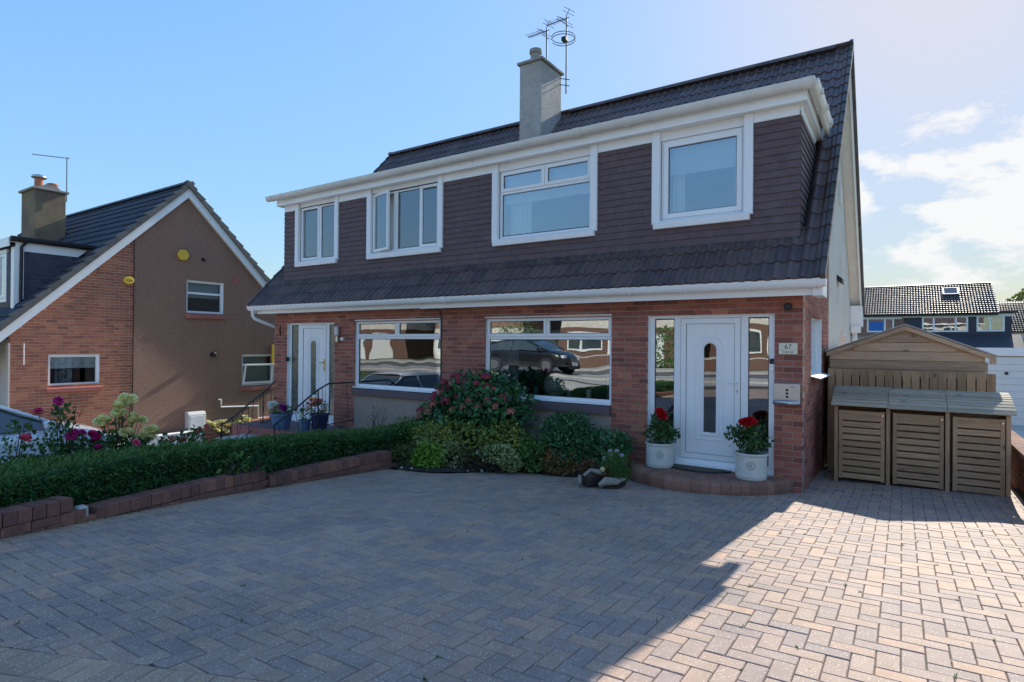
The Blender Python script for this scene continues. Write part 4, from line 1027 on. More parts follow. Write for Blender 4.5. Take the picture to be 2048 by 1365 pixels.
B().box(BLX, LX-0.15, LB-0.15, LB, -1.3, 2.2).obj('rear_wall', M['harl_brown'], LH)
B().box(LX-0.15, LX+0.005, LF-0.03, LF+0.0, -1.0, 1.75).obj('corner_render', M['harl_grey'], LH)
b = B().box(BLX, LX-3.2, LF+0.15, LB-0.15, -0.8, -0.7).box(LX-3.3, LX-3.2, LF+0.15, LB-0.15, -0.8, 4.0).box(LX-3.2, LX-0.16, 8.3, 8.4, -0.8, 5.5).box(LX-3.2, LX-0.16, LF+0.2, LB-0.2, -0.8, -0.7).box(LX-3.2, LX-0.16, LF+0.2, LB-0.2, 2.1, 2.2)
b.obj('inner_walls', M['room'], LH)
B().box(LX-2.6, LX-2.5, 9.5, 12.4, -0.7, 2.09).obj('kitchen_wall', M['roompale'], LH)
# windows of the gable
def gwin(h, split=None, sash_=False):
    b = B(); frame(b, h[0], h[1], h[2], h[3], 0.0, 0.07, 0.06)
    if split: b.box(h[0]+0.06, h[1]-0.06, 0.0, 0.07, split-0.03, split+0.03)
    b.box(h[1]-0.008, h[1]-0.001, -0.05, 0.0, h[2], h[3]); b.box(h[0]+0.001, h[1]-0.008, -0.05, 0.0, h[3]-0.008, h[3]-0.001)
    b.v = [(LX-0.055-y, x, z) for x, y, z in b.v]; w = b.obj('window', M['upvc'], LH)
    zz = [(h[2]+0.06, (split-0.03) if split else h[3]-0.06)]+([(split+0.03, h[3]-0.06)] if split else [])
    for z0, z1 in zz: B().box(LX-0.09, LX-0.085, h[0]+0.062, h[1]-0.062, z0+0.002, z1-0.002).obj('pane', M['glass_dim'], w)
    B().prism([(LX-0.05, h[2]-0.02), (LX+0.07, h[2]-0.055), (LX+0.07, h[2]-0.15), (LX-0.05, h[2]-0.15)], 1, h[0]-0.04, h[1]+0.06).obj('sill', M['redsill'], w, bevel=0.004)
    return w
gwin(LW1); gwin(LW2, 3.22); w3 = gwin(LW3, 1.10)
b = B(); frame(b, 0, 1.0, 0, 0.62, 0.0, 0.04, 0.05); mt = Matrix.Translation((LX+0.02, 10.47, 0.52)) @ Matrix.Rotation(PI/2, 4, 'Z') @ Matrix.Rotation(math.radians(12), 4, 'X')
b.v = [tuple(mt @ Vector(v)) for v in b.v]; b.obj('sash', M['upvc'], w3, bevel=0.004)
# roof
b = B()
for (y0, y1) in ((LY0+0.05, LRY), (LRY, LRY+4.7)):
    b.prism([(y0, lroof(y0)-0.07), (y1, lroof(y1)-0.07), (y1, lroof(y1)-0.13), (y0, lroof(y0)-0.13)], 0, BLX-0.2, LX+0.12)
lroofo = b.obj('roof', M['black'], LH)
c45 = math.sqrt(0.5); B45 = Matrix(((1, 0, 0, 0), (0, c45, -c45, 0), (0, c45, c45, 0), (0, 0, 0, 1)))
lt = Pieces('roof_tile', M['tile_left'], lroofo); ltk = lt.shape('t', *tile_shape(t=0.035))
LDY, LDX = 5.03, -17.62; LDZ = 4.28; LDYT = LRY-(LRZ-LDZ)     # dormer face, cheek, flat top, where it meets the roof
slen = (LRY-LY0)/c45; k = 0
while k*0.335 < slen-0.15:
    ys = k*0.335; y0 = LY0+ys*c45; z0 = lroof(y0)
    x = LX+0.10-0.30; L = min(0.40, slen-ys); key = lt.shape(('r', k), *tile_shape(l=L, t=0.05))
    while x > BLX:
        ym = y0+0.14
        if not (x+0.15 < LDX and LDY+0.1 < ym < LDYT-0.1): lt.add(key, Matrix.Translation((x, y0, z0)) @ B45 @ Matrix.Translation((0, 0, -0.045)) @ Matrix.Rotation(random.gauss(0, 0.004), 4, 'Z'))
        x -= 0.30
    k += 1
lt.finish()
b = B()
for k in range(14):
    y0 = LRY+4.7-k*0.335; y1 = y0-0.335
    b.prism([(y0, lroof(y0)-0.05), (y0, lroof(y0)), (y1, lroof(y1)-0.03), (y1, lroof(y1)-0.06)], 0, BLX-0.2, LX+0.12)
b.obj('rear_tiles', M['tile_left'], lroofo, kind='stuff')
vp = Pieces('verge_tile', M['tile_cap_left'], lroofo)
b = B().box(-0.10, 0.035, 0, 0.35, -0.085, 0.015); b.v = [(x, y, z+(0.05 if y == 0 and z > 0 else 0)) for x, y, z in b.v]; vk = vp.shape('cap', b.v, b.f)
k = 0
while k*0.335 < slen-0.2:
    y0 = LY0+k*0.335*c45; vp.add(vk, Matrix.Translation((LX+0.15, y0, lroof(y0)-0.02)) @ B45); k += 1
k = 0
while k*0.335 < slen-0.2:
    y0 = 2*LRY-LY0-k*0.335*c45; vp.add(vk, Matrix.Translation((LX+0.09, y0, lroof(y0)-0.02)) @ Matrix.Rotation(PI, 4, 'Z') @ B45); k += 1
vp.finish()
rp = Pieces('ridge_tile', M['tile_left'], lroofo); rk = rp.shape('r', vs_ := [(xx, rr*math.cos(PI*k/8), rr*math.sin(PI*k/8)*0.8) for xx, rr in ((0, 0.13), (0.45, 0.122)) for k in range(9)], [(k, k+1, 10+k, 9+k) for k in range(8)]+[tuple(range(9)), tuple(range(9, 18))[::-1]])
x = LX+0.14-0.45
while x > BLX: rp.add(rk, Matrix.Translation((x, LRY, LRZ-0.04))); x -= 0.445
rp.finish()
def lbarge(b, x0, x1, d0, d1, ya=LY0+0.1):
    b.prism([(ya, lroof(ya)+d0), (LRY, LRZ+d0), (LRY, LRZ+d1), (ya, lroof(ya)+d1)], 0, x0, x1)
    yb = 2*LRY-ya; b.prism([(LRY, LRZ+d0), (yb, lroof(yb)+d0), (yb, lroof(yb)+d1), (LRY, LRZ+d1)], 0, x0, x1)
b = B(); lbarge(b, LX+0.09, LX+0.12, -0.10, -0.40); b.obj('barge_board', M['upvc'], LH)
b = B(); lbarge(b, LX+0.008, LX+0.089, -0.36, -0.385); b.obj('soffit_board', M['upvc_old'], LH)
b = B()
for yy in (5.05, 6.7, 8.25): b.prism([(yy, lroof(yy)-0.125), (yy+0.05, lroof(yy+0.05)-0.125), (yy+0.05, lroof(yy+0.05)-0.425), (yy, lroof(yy)-0.425)], 0, LX+0.121, LX+0.128)
# dormer of the left house
b = B().box(BLX+2, LDX-0.10, LDY+0.02, LDY+0.12, 2.4, 4.2)
b.prism([(LDY+0.12, 2.4), (LDYT, 4.2), (LDY+0.12, 4.2)], 0, LDX-0.12, LDX-0.02)
b.box(BLX+2, LDX+0.02, LDY-0.08, LDYT+0.05, 4.21, 4.27); ld = b.obj('dormer', M['black'], LH)
b = B().box(BLX+2, LDX+0.06, LDY-0.14, LDY-0.12, 4.05, 4.26); b.box(LDX+0.04, LDX+0.06, LDY-0.12, LDYT-0.12, 4.15, 4.24); b.obj('fascia', M['upvc'], ld)
b = B(); b.prism([(LDY, 3.96), (LDYT-0.38, 3.96), (LDYT-0.18, 4.15), (LDY, 4.15)], 0, LDX+0.0, LDX+0.025); b.obj('frieze_board', M['upvc'], ld)
b = B(); b.prism([(LDY-0.0, lroof(LDY)+0.03), (LDY+0.16, lroof(LDY+0.16)+0.03), (LDY+0.16, 3.958), (LDY-0.0, 3.958)], 0, LDX+0.0, LDX+0.026); b.box(LDX-0.17, LDX+0.026, LDY-0.03, LDY-0.001, 2.42, 4.05); b.obj('corner_board', M['upvc'], ld)
b = B(); gutter(b, LDY-0.13, LDYT-0.02, LDX+0.115, 4.26, axis=1); b.box(LDX+0.06, LDX+0.18, LDY-0.12, LDYT, 4.255, 4.285); b.obj('black_gutter', M['black'], ld)
B().tube([(LDX+0.09, LDY+0.22, 4.22), (LDX+0.07, LDY+0.10, 4.05), (LDX+0.075, LDY+0.09, 2.62)], 0.034, 8).obj('black_downpipe', M['black'], ld)
hq = Pieces('hung_tile', M['hung_left'], ld, limit=120); hk = hq.shape('ht', [(x*1.0, y, z) for x, y, z in B().box(-0.0815, 0.0815, -0.012, 0.006, -0.062, 0.062).v], B().box(0, 1, 0, 1, 0, 1).f)
z = lroof(LDY)+0.06; row = 0
while z < 3.95:
    y = LDY+0.17-(0.083 if row % 2 else 0)
    while y < LDYT:
        if lroof(y+0.08) < z+0.12: hq.add(hk, Matrix.Translation((LDX, y+0.08, z)) @ Matrix.Rotation(PI/2, 4, 'Z') @ Matrix.Rotation(random.gauss(-0.06, 0.01), 4, 'X'))
        y += 0.165
    x = LDX-0.17-0.083
    while x > LDX-0.55: hq.add(hk, Matrix.Translation((x, LDY, z)) @ Matrix.Rotation(random.gauss(-0.05, 0.01), 4, 'X')); x -= 0.165
    z += 0.10; row += 1
hq.finish()
b = B(); frame(b, LDX-2.6, LDX-0.50, 2.75, 4.03, LDY-0.03, LDY+0.02, 0.09); frame(b, LDX-1.05, LDX-0.61, 2.86, 3.93, LDY-0.02, LDY+0.018, 0.06); w = b.obj('window', M['upvc'], ld)
B().box(LDX-2.5, LDX-0.6, LDY+0.001, LDY+0.008, 2.85, 3.94).obj('pane', M['glass'], w)
b = B().box(BLX, LX+0.0, LY0-0.02, LY0+0.0, 1.38, 1.60); b.obj('eaves_fascia', M['upvc'], LH)
b = B(); gutter(b, BLX, LX+0.05, LY0-0.08, 1.62); b.obj('eaves_gutter', M['black'], LH)
# chimney
lc = B().box(-23.15, -22.05, 6.75, 7.55, 3.8, 6.45).obj('chimney', M['harl_mossy'], LH, bevel=0.01)
# seen long side faces the driveway
B().box(-23.22, -21.98, 6.68, 7.62, 6.45, 6.52).obj('chimney_cap', M['cement'], lc, bevel=0.01)
B().prism([(6.8, 6.52), (7.5, 6.52), (7.25, 6.66), (7.05, 6.66)], 0, -23.1, -22.1).obj('haunching', M['cement'], lc)
lathe_at([(0, 0), (0.135, 0), (0.12, 0.06), (0.115, 0.36), (0.13, 0.39), (0.0, 0.39)], -22.85, 7.10, 6.58).obj('chimney_pot', M['terracotta'], lc, smooth=True)
lathe_at([(0.0, 0.03), (0.06, 0.03), (0.19, 0.0), (0.21, 0.02), (0.17, 0.08), (0.07, 0.11), (0, 0.115)], -22.85, 7.10, 6.97).obj('cowl', M['steel'], lc, smooth=True)
lathe_at([(0, 0), (0.15, 0), (0.14, 0.14), (0.16, 0.17), (0.10, 0.20), (0, 0.20)], -22.3, 7.28, 6.56).obj('chimney_pot', M['terracotta'], lc, smooth=True)
# small fittings on the gable
def wallbox(name, label, cat, poly_yz, x1, mat, bevel=0.01):
    b = B().prism(poly_yz, 0, LX+0.006, x1); o = b.obj(name, mat, bevel=bevel); return tag(o, label, cat)
hexp = [(8.61+0.17*math.cos(PI/3*k), 4.27+0.165*math.sin(PI/3*k)) for k in range(6)]
wallbox('alarm_box', 'blank yellow hexagonal alarm box high on the brown roughcast gable', 'alarm box', hexp, LX+0.09, M['yellow'], 0.02)
ov = [(7.215+0.125*math.cos(2*PI*k/20), 3.42+0.10*math.sin(2*PI*k/20)) for k in range(20)]
ab = empty('alarm_box', (LX, 7.215, 3.42), 'oval yellow lettered alarm box at the edge of the orange brickwork', 'alarm box')
B().prism(ov, 0, LX+0.004, LX+0.07).obj('cover', M['yellow'], ab, bevel=0.012)
text_obj('Yale', 0.085, 'lettering', M['ink'], ab, Matrix.Translation((LX+0.071, 7.225, 3.39)) @ SIDE)
B().box(LX-0.02, LX+0.012, 10.10, 10.34, 3.62, 3.80).obj('air_brick', M['redsill'], LH)
B().box(LX-0.02, LX+0.015, 7.348, 7.36, -0.9, 4.6).obj('movement_joint', M['black'], LH)
b = lathe_at([(0.0, 0.0), (0.075, 0.0), (0.075, 0.09), (0.05, 0.1), (0, 0.1)], 0, 0, 0, 16); b.v = [(LX+0.005+z, 9.51+y, 1.44+x) for x, y, z in b.v]; b.obj('flue', M['black'], LH)
b = lathe_at([(0.0, 0.0), (0.04, 0.0), (0.035, 0.10), (0, 0.1)], 0, 0, 0, 12); b.v = [(LX+0.005+z, 9.19+y, 4.23+x-z*0.5) for x, y, z in b.v]; b.obj('overflow_pipe', M['black'], LH)
b = B()
for p in ([(9.68, 0.10), (9.76, 0.10), (9.76, -0.13), (10.98, -0.20), (10.98, -0.58), (12.1, -0.62)], [(11.0, 0.42), (12.3, 0.44)]): b.tube([(LX+0.05, y, z) for y, z in p], 0.022, 8)
wp_ = [(9.68, 0.10), (9.76, 0.10), (9.76, -0.13), (10.98, -0.20), (10.98, -0.58), (12.1, -0.62)]
B().tube([(LX+0.05, y, z) for y, z in wp_], 0.023, 8).obj('waste_pipe', M['upvc'], LH)
B().tube([(LX+0.05, 5.02, 1.75), (LX+0.05, 5.02, 1.25)], 0.012, 6).obj('white_cable', M['upvc'], LH)
mb = empty('meter_box', (LX, 8.98, -0.75), 'white gas meter box standing against the brown roughcast wall', 'meter box')
B().prism([(LX+0.006, -0.78), (LX+0.22, -0.78), (LX+0.22, -0.27), (LX+0.17, -0.19), (LX+0.006, -0.19)], 1, 8.72, 9.22).obj('cabinet', M['upvc_old'], mb, bevel=0.01)
B().box(LX+0.22, LX+0.235, 8.77, 9.17, -0.73, -0.30).obj('door', M['upvc'], mb, bevel=0.01)
yb = empty('sign_board', (LX, 11.5, 1.3), 'yellow-edged dark board fixed to the brown wall beside the brick corner', 'sign')
B().box(LX+0.02, LX+0.10, 11.42, 11.85, 1.08, 1.73).obj('back_board', M['redsill'], yb)
b = B(); frame(b, 11.40, 11.87, 1.06, 1.75, 0, 0.04, 0.07); b.v = [(LX+0.10+y, x, z) for x, y, z in b.v]; b.obj('yellow_edge', M['yellow'], yb)
B().box(LX-0.20, LX-0.19, 8.80, 9.78, 3.10, 3.58).obj('window_blind', M['upvc'], label='pale blind added to lighten the upper pane in the upstairs window of the brown gable', cat='blind')  # pale sheet added so that the upper pane looks less dark
B().box(LX-0.34, LX-0.33, 10.45, 11.55, 0.50, 1.40).obj('pale_filler_panel', M['cream'], label='pale cream panel added to lighten the open ground-floor window of the brown gable', cat='panel')  # panel added close behind the panes to stand for the pale kitchen
# things in the small gable window: blind, lights, ring
b = B().box(LX-0.16, LX-0.15, 5.55, 6.53, 1.14, 1.42); b.obj('window_blind', M['upvc'], label='pale roller blind with dark dots behind the small window in the orange brick gable', cat='blind')
b = B()
for k in range(5): b.box(LX-0.149, LX-0.147, 5.60+k*0.215, 5.625+k*0.215, 1.24, 1.265)
dots = b.obj('blind_dots', M['black'])
par(dots, [o for o in COL.objects if o.name == 'window_blind'][0]); dots['kind'] = 'stuff'
b = B(); b.tube([(LX-0.2, 5.92+0.13*math.cos(a), 0.98+0.13*math.sin(a)) for a in np.linspace(0, 2*PI, 22)], 0.012, 6); b.tube([(LX-0.2, 5.92+0.13*math.cos(a), 0.98+0.07*math.sin(a)) for a in np.linspace(-1.5, 0.0, 8)], 0.010, 6)
b.obj('ring_ornament', M['brass'], label='twisted gold ring ornament on the sill inside the small brick-gable window', cat='ornament')

# aerials
def aerial_pole(name, p0, p1, r, label, cat, mat='alu'):
    e = empty(name, p0, label, cat); B().tube([p0, p1], r, 8).obj('mast', M[mat], e); return e
def yagi(e, base, d, L, n=9, mat='alu', refl=True, el=0.11, side=None):
    d = Vector(d).normalized(); side = side or d.cross(Vector((0, 0, 1))).normalized(); up = side.cross(d).normalized(); base = Vector(base)
    B().tube([base-d*0.12, base+d*L], 0.011, 6).obj('boom', M[mat], e)
    for k in range(n):
        c = base+d*(L*(k+1)/n-0.01)+up*0.018; B().tube([c-side*el, c+side*el], 0.005, 5).obj('element', M[mat], e)
    if refl:
        B().tube([base+d*0.12-side*0.16+up*0.03, base+d*0.12+side*0.16+up*0.03, base+d*0.12+side*0.16-up*0.03, base+d*0.12-side*0.16-up*0.03], 0.007, 5).obj('dipole', M[mat], e)
        for s_, q in ((1, 0.10), (1, 0.17), (-1, 0.10), (-1, 0.17)):
            c = base-d*(0.05+q*0.35)+up*s_*q; B().tube([c-side*0.17, c+side*0.17], 0.006, 5).obj('reflector_rod', M[mat], e)
        B().tube([base-d*0.05+up*0.2-d*0.05, base-d*0.02, base-d*0.05-up*0.2-d*0.05], 0.007, 5).obj('reflector_arm', M[mat], e)
e = aerial_pole('tv_aerial', (-6.83, 11.58, 8.12), (-6.83, 11.58, 9.10), 0.017, 'shorter of the two finned aerials on the grey chimney, rising behind the cap', 'aerial')
yagi(e, (-6.85, 11.56, 9.02), (-0.80, 0.25, 0.14), 0.62, 8)
e = aerial_pole('tv_aerial', (-6.47, 11.86, 7.60), (-6.47, 11.86, 9.42), 0.017, 'taller finned aerial with a ring loop, on the long pole strapped to the chimney side', 'aerial')
yagi(e, (-6.49, 11.84, 9.33), (-0.80, 0.25, 0.14), 0.66, 8)
for dz in (0.0, 0.06):
    cr = Vector((-6.52, 11.80, 8.83+dz)); B().tube([cr+Vector((0.27*math.cos(a), 0.27*math.sin(a), 0)) for a in np.linspace(-2.4, 3.2, 26)], 0.009, 6).obj('ring_loop', M['alu'], e)
B().box(-6.56, -6.44, 11.78, 11.90, 8.81, 8.90).obj('ring_clamp', M['black'], e)
for zz in (7.78, 7.92): B().tube([(-6.58, 11.70, zz), (-6.40, 11.90, zz)], 0.010, 5).obj('wall_bracket', M['iron'], e)
e = aerial_pole('tv_aerial', (-22.0, 7.55, 6.2), (-22.0, 7.55, 7.62), 0.018, 'long single-boom aerial on a thin mast beside the left chimney', 'aerial')
yagi(e, (-22.0, 7.53, 7.58), (-0.85, -0.48, 0.12), 1.15, 10, refl=False, el=0.035)

# ------------------------------------------------------------------ houses behind
FH = empty('terraced_house', (1.0, 45.0, -0.5), 'far house behind the shed with glinting tiled roof, roof light and dark blue dormer', 'house')
FX0, FX1, FY = -4.5, 5.10, 45.0
def fr_(y, z0=3.95, y0=44.8): return z0+(y-y0)*0.62
b = B().box(FX0, FX1-0.45, FY+0.5, FY+8, -1.5, 3.6); b.obj('wall', M['harl_grey'], FH)
ry_, rz_ = 48.38, 5.98; ey_, ez_ = 44.75, 3.93; fs_ = (rz_-ez_)/(ry_-ey_); fa = math.atan(fs_); fl = (ry_-ey_)/math.cos(fa)
def slope_x1(t): return 5.15-0.40*t
b = B(); b.prism([(ey_, ez_-0.06), (ry_, rz_-0.06), (ry_+3.5, rz_-2.2), (ry_+3.5, rz_-2.4), (ry_, rz_-0.2), (ey_, ez_-0.16)], 0, FX0, 4.72); fro = b.obj('roof', M['black'], FH)
ft = Pieces('roof_tile', M['tile_far'], fro, limit=300); fk = ft.shape('t', *tile_shape_glint(fa))
FB = Matrix.Rotation(fa, 4, 'X'); k = 0
while k*0.28 < fl-0.1:
    ys = k*0.28; x = FX0
    while x < 4.55: ft.add(fk, Matrix.Translation((x, ey_+ys*math.cos(fa), ez_+ys*math.sin(fa)-0.03)) @ FB @ Matrix.Rotation(random.gauss(0, 0.01), 4, 'X')); x += 0.30
    k += 1
ft.finish()
B().tube([(FX0, ry_, rz_-0.02), (4.75, ry_, rz_-0.02)], 0.10, 8).obj('ridge', M['tile_far'], FH)
rl = B(); frame(rl, -0.42, 0.42, 0, 1.0, 0, 0.08, 0.08); mt = Matrix.Translation((2.58, 46.95, ez_+(46.95-ey_)*fs_+0.03)) @ Matrix.Rotation(fa-PI/2, 4, 'X')
rl.v = [tuple(mt @ Vector((x, -y, z))) for x, y, z in rl.v]; rlo = rl.obj('roof_light', M['steel'], FH)
b = B(); b.v = [tuple(mt @ Vector(v)) for v in ((-0.34, -0.05, 0.08), (0.34, -0.05, 0.08), (0.34, -0.05, 0.92), (-0.34, -0.05, 0.92))]; b.f = [(0, 1, 2, 3)]; b.m = [0]; b.obj('pane', M['carglass'], rlo)
b = B().box(0.15, 5.35, FY-0.02, FY+2.4, 2.55, 3.68); b.obj('dormer', M['hung_left'], FH)
B().box(-4.5, 0.10, FY+0.08, FY+0.2, 2.55, 3.70).obj('upper_wall', M['harl_brown'], FH)
B().box(0.0, 5.45, FY-0.10, FY-0.03, 3.70, 3.90).obj('fascia', M['upvc'], FH); B().box(-4.5, -0.03, FY-0.02, FY+0.07, 3.62, 3.88).obj('fascia', M['upvc'], FH)
B().box(-0.1, 5.6, FY-0.22, FY-0.11, 3.86, 3.98).obj('gutter', M['black'], FH)
def fwin(x0, x1, z0, z1, cuts, y=FY-0.06, p='glass'):
    b = B(); frame(b, x0, x1, z0, z1, y, y+0.06, 0.09)
    for c in cuts: b.box(c-0.05, c+0.05, y, y+0.06, z0+0.09, z1-0.09)
    w = b.obj('window', M['upvc'], FH); e = [x0+0.04]+list(cuts)+[x1-0.04]
    for i in range(len(e)-1): B().box(e[i]+0.05, e[i+1]-0.05, y+0.03, y+0.035, z0+0.1, z1-0.1).obj('pane', M[p], w)
    B().box(x0+0.05, x1-0.05, y+0.04, y+0.05, z0+0.1, z1-0.1).obj('dark_room', M['room'], w)
fwin(1.02, 3.32, 2.78, 3.75, (1.62, 2.72)); fwin(3.72, 5.03, 2.80, 3.75, (4.35,))
fwin(-1.95, -0.45, 2.78, 3.74, (-0.95,), FY+0.0)
B().box(-1.82, -1.05, FY+0.01, FY+0.025, 2.86, 3.45).obj('blue_blind', M['bluecloth'], FH)
b = B().prism([(FY-1.6, 1.80), (FY-0.1, 2.62), (FY-0.1, 2.50), (FY-1.6, 1.70)], 0, -0.3, 5.75); b.obj('lower_roof', M['tile_left'], FH)
B().box(-4.5, 6.0, FY-1.4, FY+0.3, -1.5, 1.75).obj('ground_floor', M['harl_white'], FH)
# second far house at the right edge
F2 = empty('terraced_house', (9.0, 52.0, -0.5), 'part of a distant grey tiled house at the right edge behind the white garage', 'house')
B().box(5.9, 16, 52, 58, -1.5, 2.9).obj('wall', M['harl_white'], F2)
rf2 = B().prism([(51.5, 2.9), (55.5, 5.2), (59.5, 2.9)], 0, 5.4, 16.5).obj('roof', M['tile_far'], F2)
f2 = Pieces('roof_tile', M['tile_far'], rf2, limit=120); a2 = math.atan(2.3/4.0); fk2 = f2.shape('t', *tile_shape_glint(a2))
for k in range(16):
    for i in range(16): f2.add(fk2, Matrix.Translation((5.4+i*0.3, 51.5+k*0.28*math.cos(a2), 2.93+k*0.28*math.sin(a2))) @ Matrix.Rotation(a2, 4, 'X'))
f2.finish()
B().box(5.8, 12, 51.9, 51.98, 2.5, 2.8).obj('fascia', M['upvc'], F2)
# white garage behind the shed
GR = empty('garage', (3.2, 19, -0.3), 'flat-roofed white garage with up-and-over door behind the shed', 'garage')
B().box(1.05, 6.0, 19.05, 24.5, -0.4, 1.62).obj('wall', M['harl_white'], GR)
B().box(0.95, 6.1, 18.95, 24.6, 1.625, 1.83).obj('roof_fascia', M['upvc'], GR, bevel=0.01)
gd = B().box(1.35, 3.85, 19.0, 19.04, -0.30, 1.60).obj('garage_door', M['garage'], GR)
for k in range(11): B().box(1.36, 3.84, 18.985, 18.999, -0.26+k*0.168, -0.26+k*0.168+0.16).obj('door_panel', M['garage'], gd, bevel=0.006)
B().box(2.13, 2.19, 18.955, 18.984, 1.16, 1.23).obj('door_handle', M['black'], gd)
B().box(-6.0, 1.0, 24.0, 24.1, -0.4, 1.45).obj('screen_wall', M['harl_brown'], label='dull brown screen wall between the gable and the far houses', cat='wall')

# ------------------------------------------------------------------ timber: shed, fence, bin store
SH = empty('garden_shed', (0.02, 10.5, -0.1), 'weathered timber shed with shallow gable roof behind the picket-topped board fence', 'shed')
sy = 10.38; sx0, sx1, sxm = -0.945, 0.985, 0.035; sap, sev = 2.145, 1.70
def shz(x): return sap-(sxm-x)/(sxm-(-0.985))*(sap-1.74) if x < sxm else sap-(x-sxm)/(1.06-sxm)*(sap-1.70)
B().prism([(sx0+0.03, -0.1), (sx1-0.03, -0.1), (sx1-0.03, 1.70), (sxm, sap-0.02), (sx0+0.03, 1.73)], 1, sy+0.03, sy+2.2).obj('shed_body', M['shed'], SH)
sbp = 0
z = 0.02
while z < 2.1:
    z1 = z+0.132
    zz = (z+z1)/2
    a, c = sx0, sx1
    if zz > 1.62: # clipped by the roof
        lo = [x for x in np.arange(sx0, sx1, 0.01) if shz(x)-0.05 > zz+0.02]
        if len(lo) < 8: break
        a, c = lo[0]-0.03, lo[-1]+0.03
    b = B().prism([(sy+0.028, z+0.001), (sy-0.004, z+0.004), (sy+0.008, z1-0.002), (sy+0.028, z1-0.002)], 0, a, c); b.obj('board', M['shed'], SH); z = z1+0.002
b = B().prism([(-0.985, 1.74), (sxm, sap), (sxm, sap-0.065), (-0.985, 1.68)], 1, sy-0.05, sy-0.02).prism([(sxm, sap), (1.07, 1.70), (1.07, 1.64), (sxm, sap-0.065)], 1, sy-0.05, sy-0.02)
vs = b.v; B().prism([(-0.985, 1.74), (sxm, sap), (sxm, sap-0.065), (-0.985, 1.68)], 1, sy-0.05, sy-0.02).obj('barge_board', M['shed'], SH)
B().prism([(sxm, sap), (1.07, 1.70), (1.07, 1.64), (sxm, sap-0.065)], 1, sy-0.05, sy-0.02).obj('barge_board', M['shed'], SH)
B().prism([(-1.0, 1.745), (sxm, sap+0.008), (1.085, 1.705), (1.085, 1.725), (sxm, sap+0.028), (-1.0, 1.765)], 1, sy-0.06, sy+2.3).obj('felt_roof', M['concrete'], SH)
B().box(1.00, 1.07, sy-0.052, sy-0.02, 1.60, 1.70).obj('eaves_block', M['shed'], SH)
FE = empty('board_fence', (0.1, 10.15, -0.1), 'timber fence of upright boards between the house and the boundary wall', 'fence')
fy = 10.15; B().box(-0.94, 1.03, fy+0.012, fy+0.03, 0.0, 1.40).obj('gap_shade_sheet', M['bark'], FE); B().box(-0.94, 1.04, fy+0.031, fy+0.06, 1.05, 1.13).obj('rail', M['wood_h'], FE); B().box(-0.94, 1.04, fy+0.031, fy+0.06, 0.25, 0.33).obj('rail', M['wood_h'], FE)  # backing sheet: its dark colour stands in for shade between the boards
fbp = Pieces('board', M['wood_v'], FE)
x = -0.945; widths = []
while x < 1.05:
    w_ = random.uniform(0.086, 0.098); fbp.add(fbp.boxmesh(w_, 0.019, 1.60, 0.0), Matrix.Translation((x+w_/2, fy+random.uniform(-0.003, 0.003), 0.69+random.gauss(0, 0.004)-0.02*(x+1)/2.2)) @ Matrix.Rotation(random.gauss(0, 0.003), 4, 'Y')); x += w_+random.uniform(0.008, 0.014)
fbp.finish()
BS = empty('bin_store', (0.17, 9.5, 0), 'three-bay slatted timber bin store with curved lids beside the brick wall', 'bin store')
by0, by1 = 9.17, 9.85; zb_ = 0.035; bay = [(-0.775, -0.155), (-0.155, 0.475), (0.475, 1.10)]
for x in (-0.775, -0.175, 0.455, 1.045): B().box(x, x+0.045, by0, by0+0.045, -0.02, 1.03).obj('post', M['wood_v'], BS, bevel=0.003)
for x in (-0.775, 1.055): B().box(x, x+0.045, by1-0.045, by1, -0.02, 1.15).obj('post', M['wood_v'], BS)
for x in (-0.765, -0.16, 0.47, 1.065): B().box(x, x+0.02, by0+0.05, by1-0.05, 0.05, 1.0).obj('side_panel', M['wood_v'], BS)
B().box(-0.74, 1.06, by1-0.03, by1-0.01, 0.05, 1.10).obj('back_panel', M['wood_h'], BS)
B().box(-0.74, 1.06, by0+0.03, by1-0.05, 0.0, 0.02).obj('base_board', M['bark'], BS)
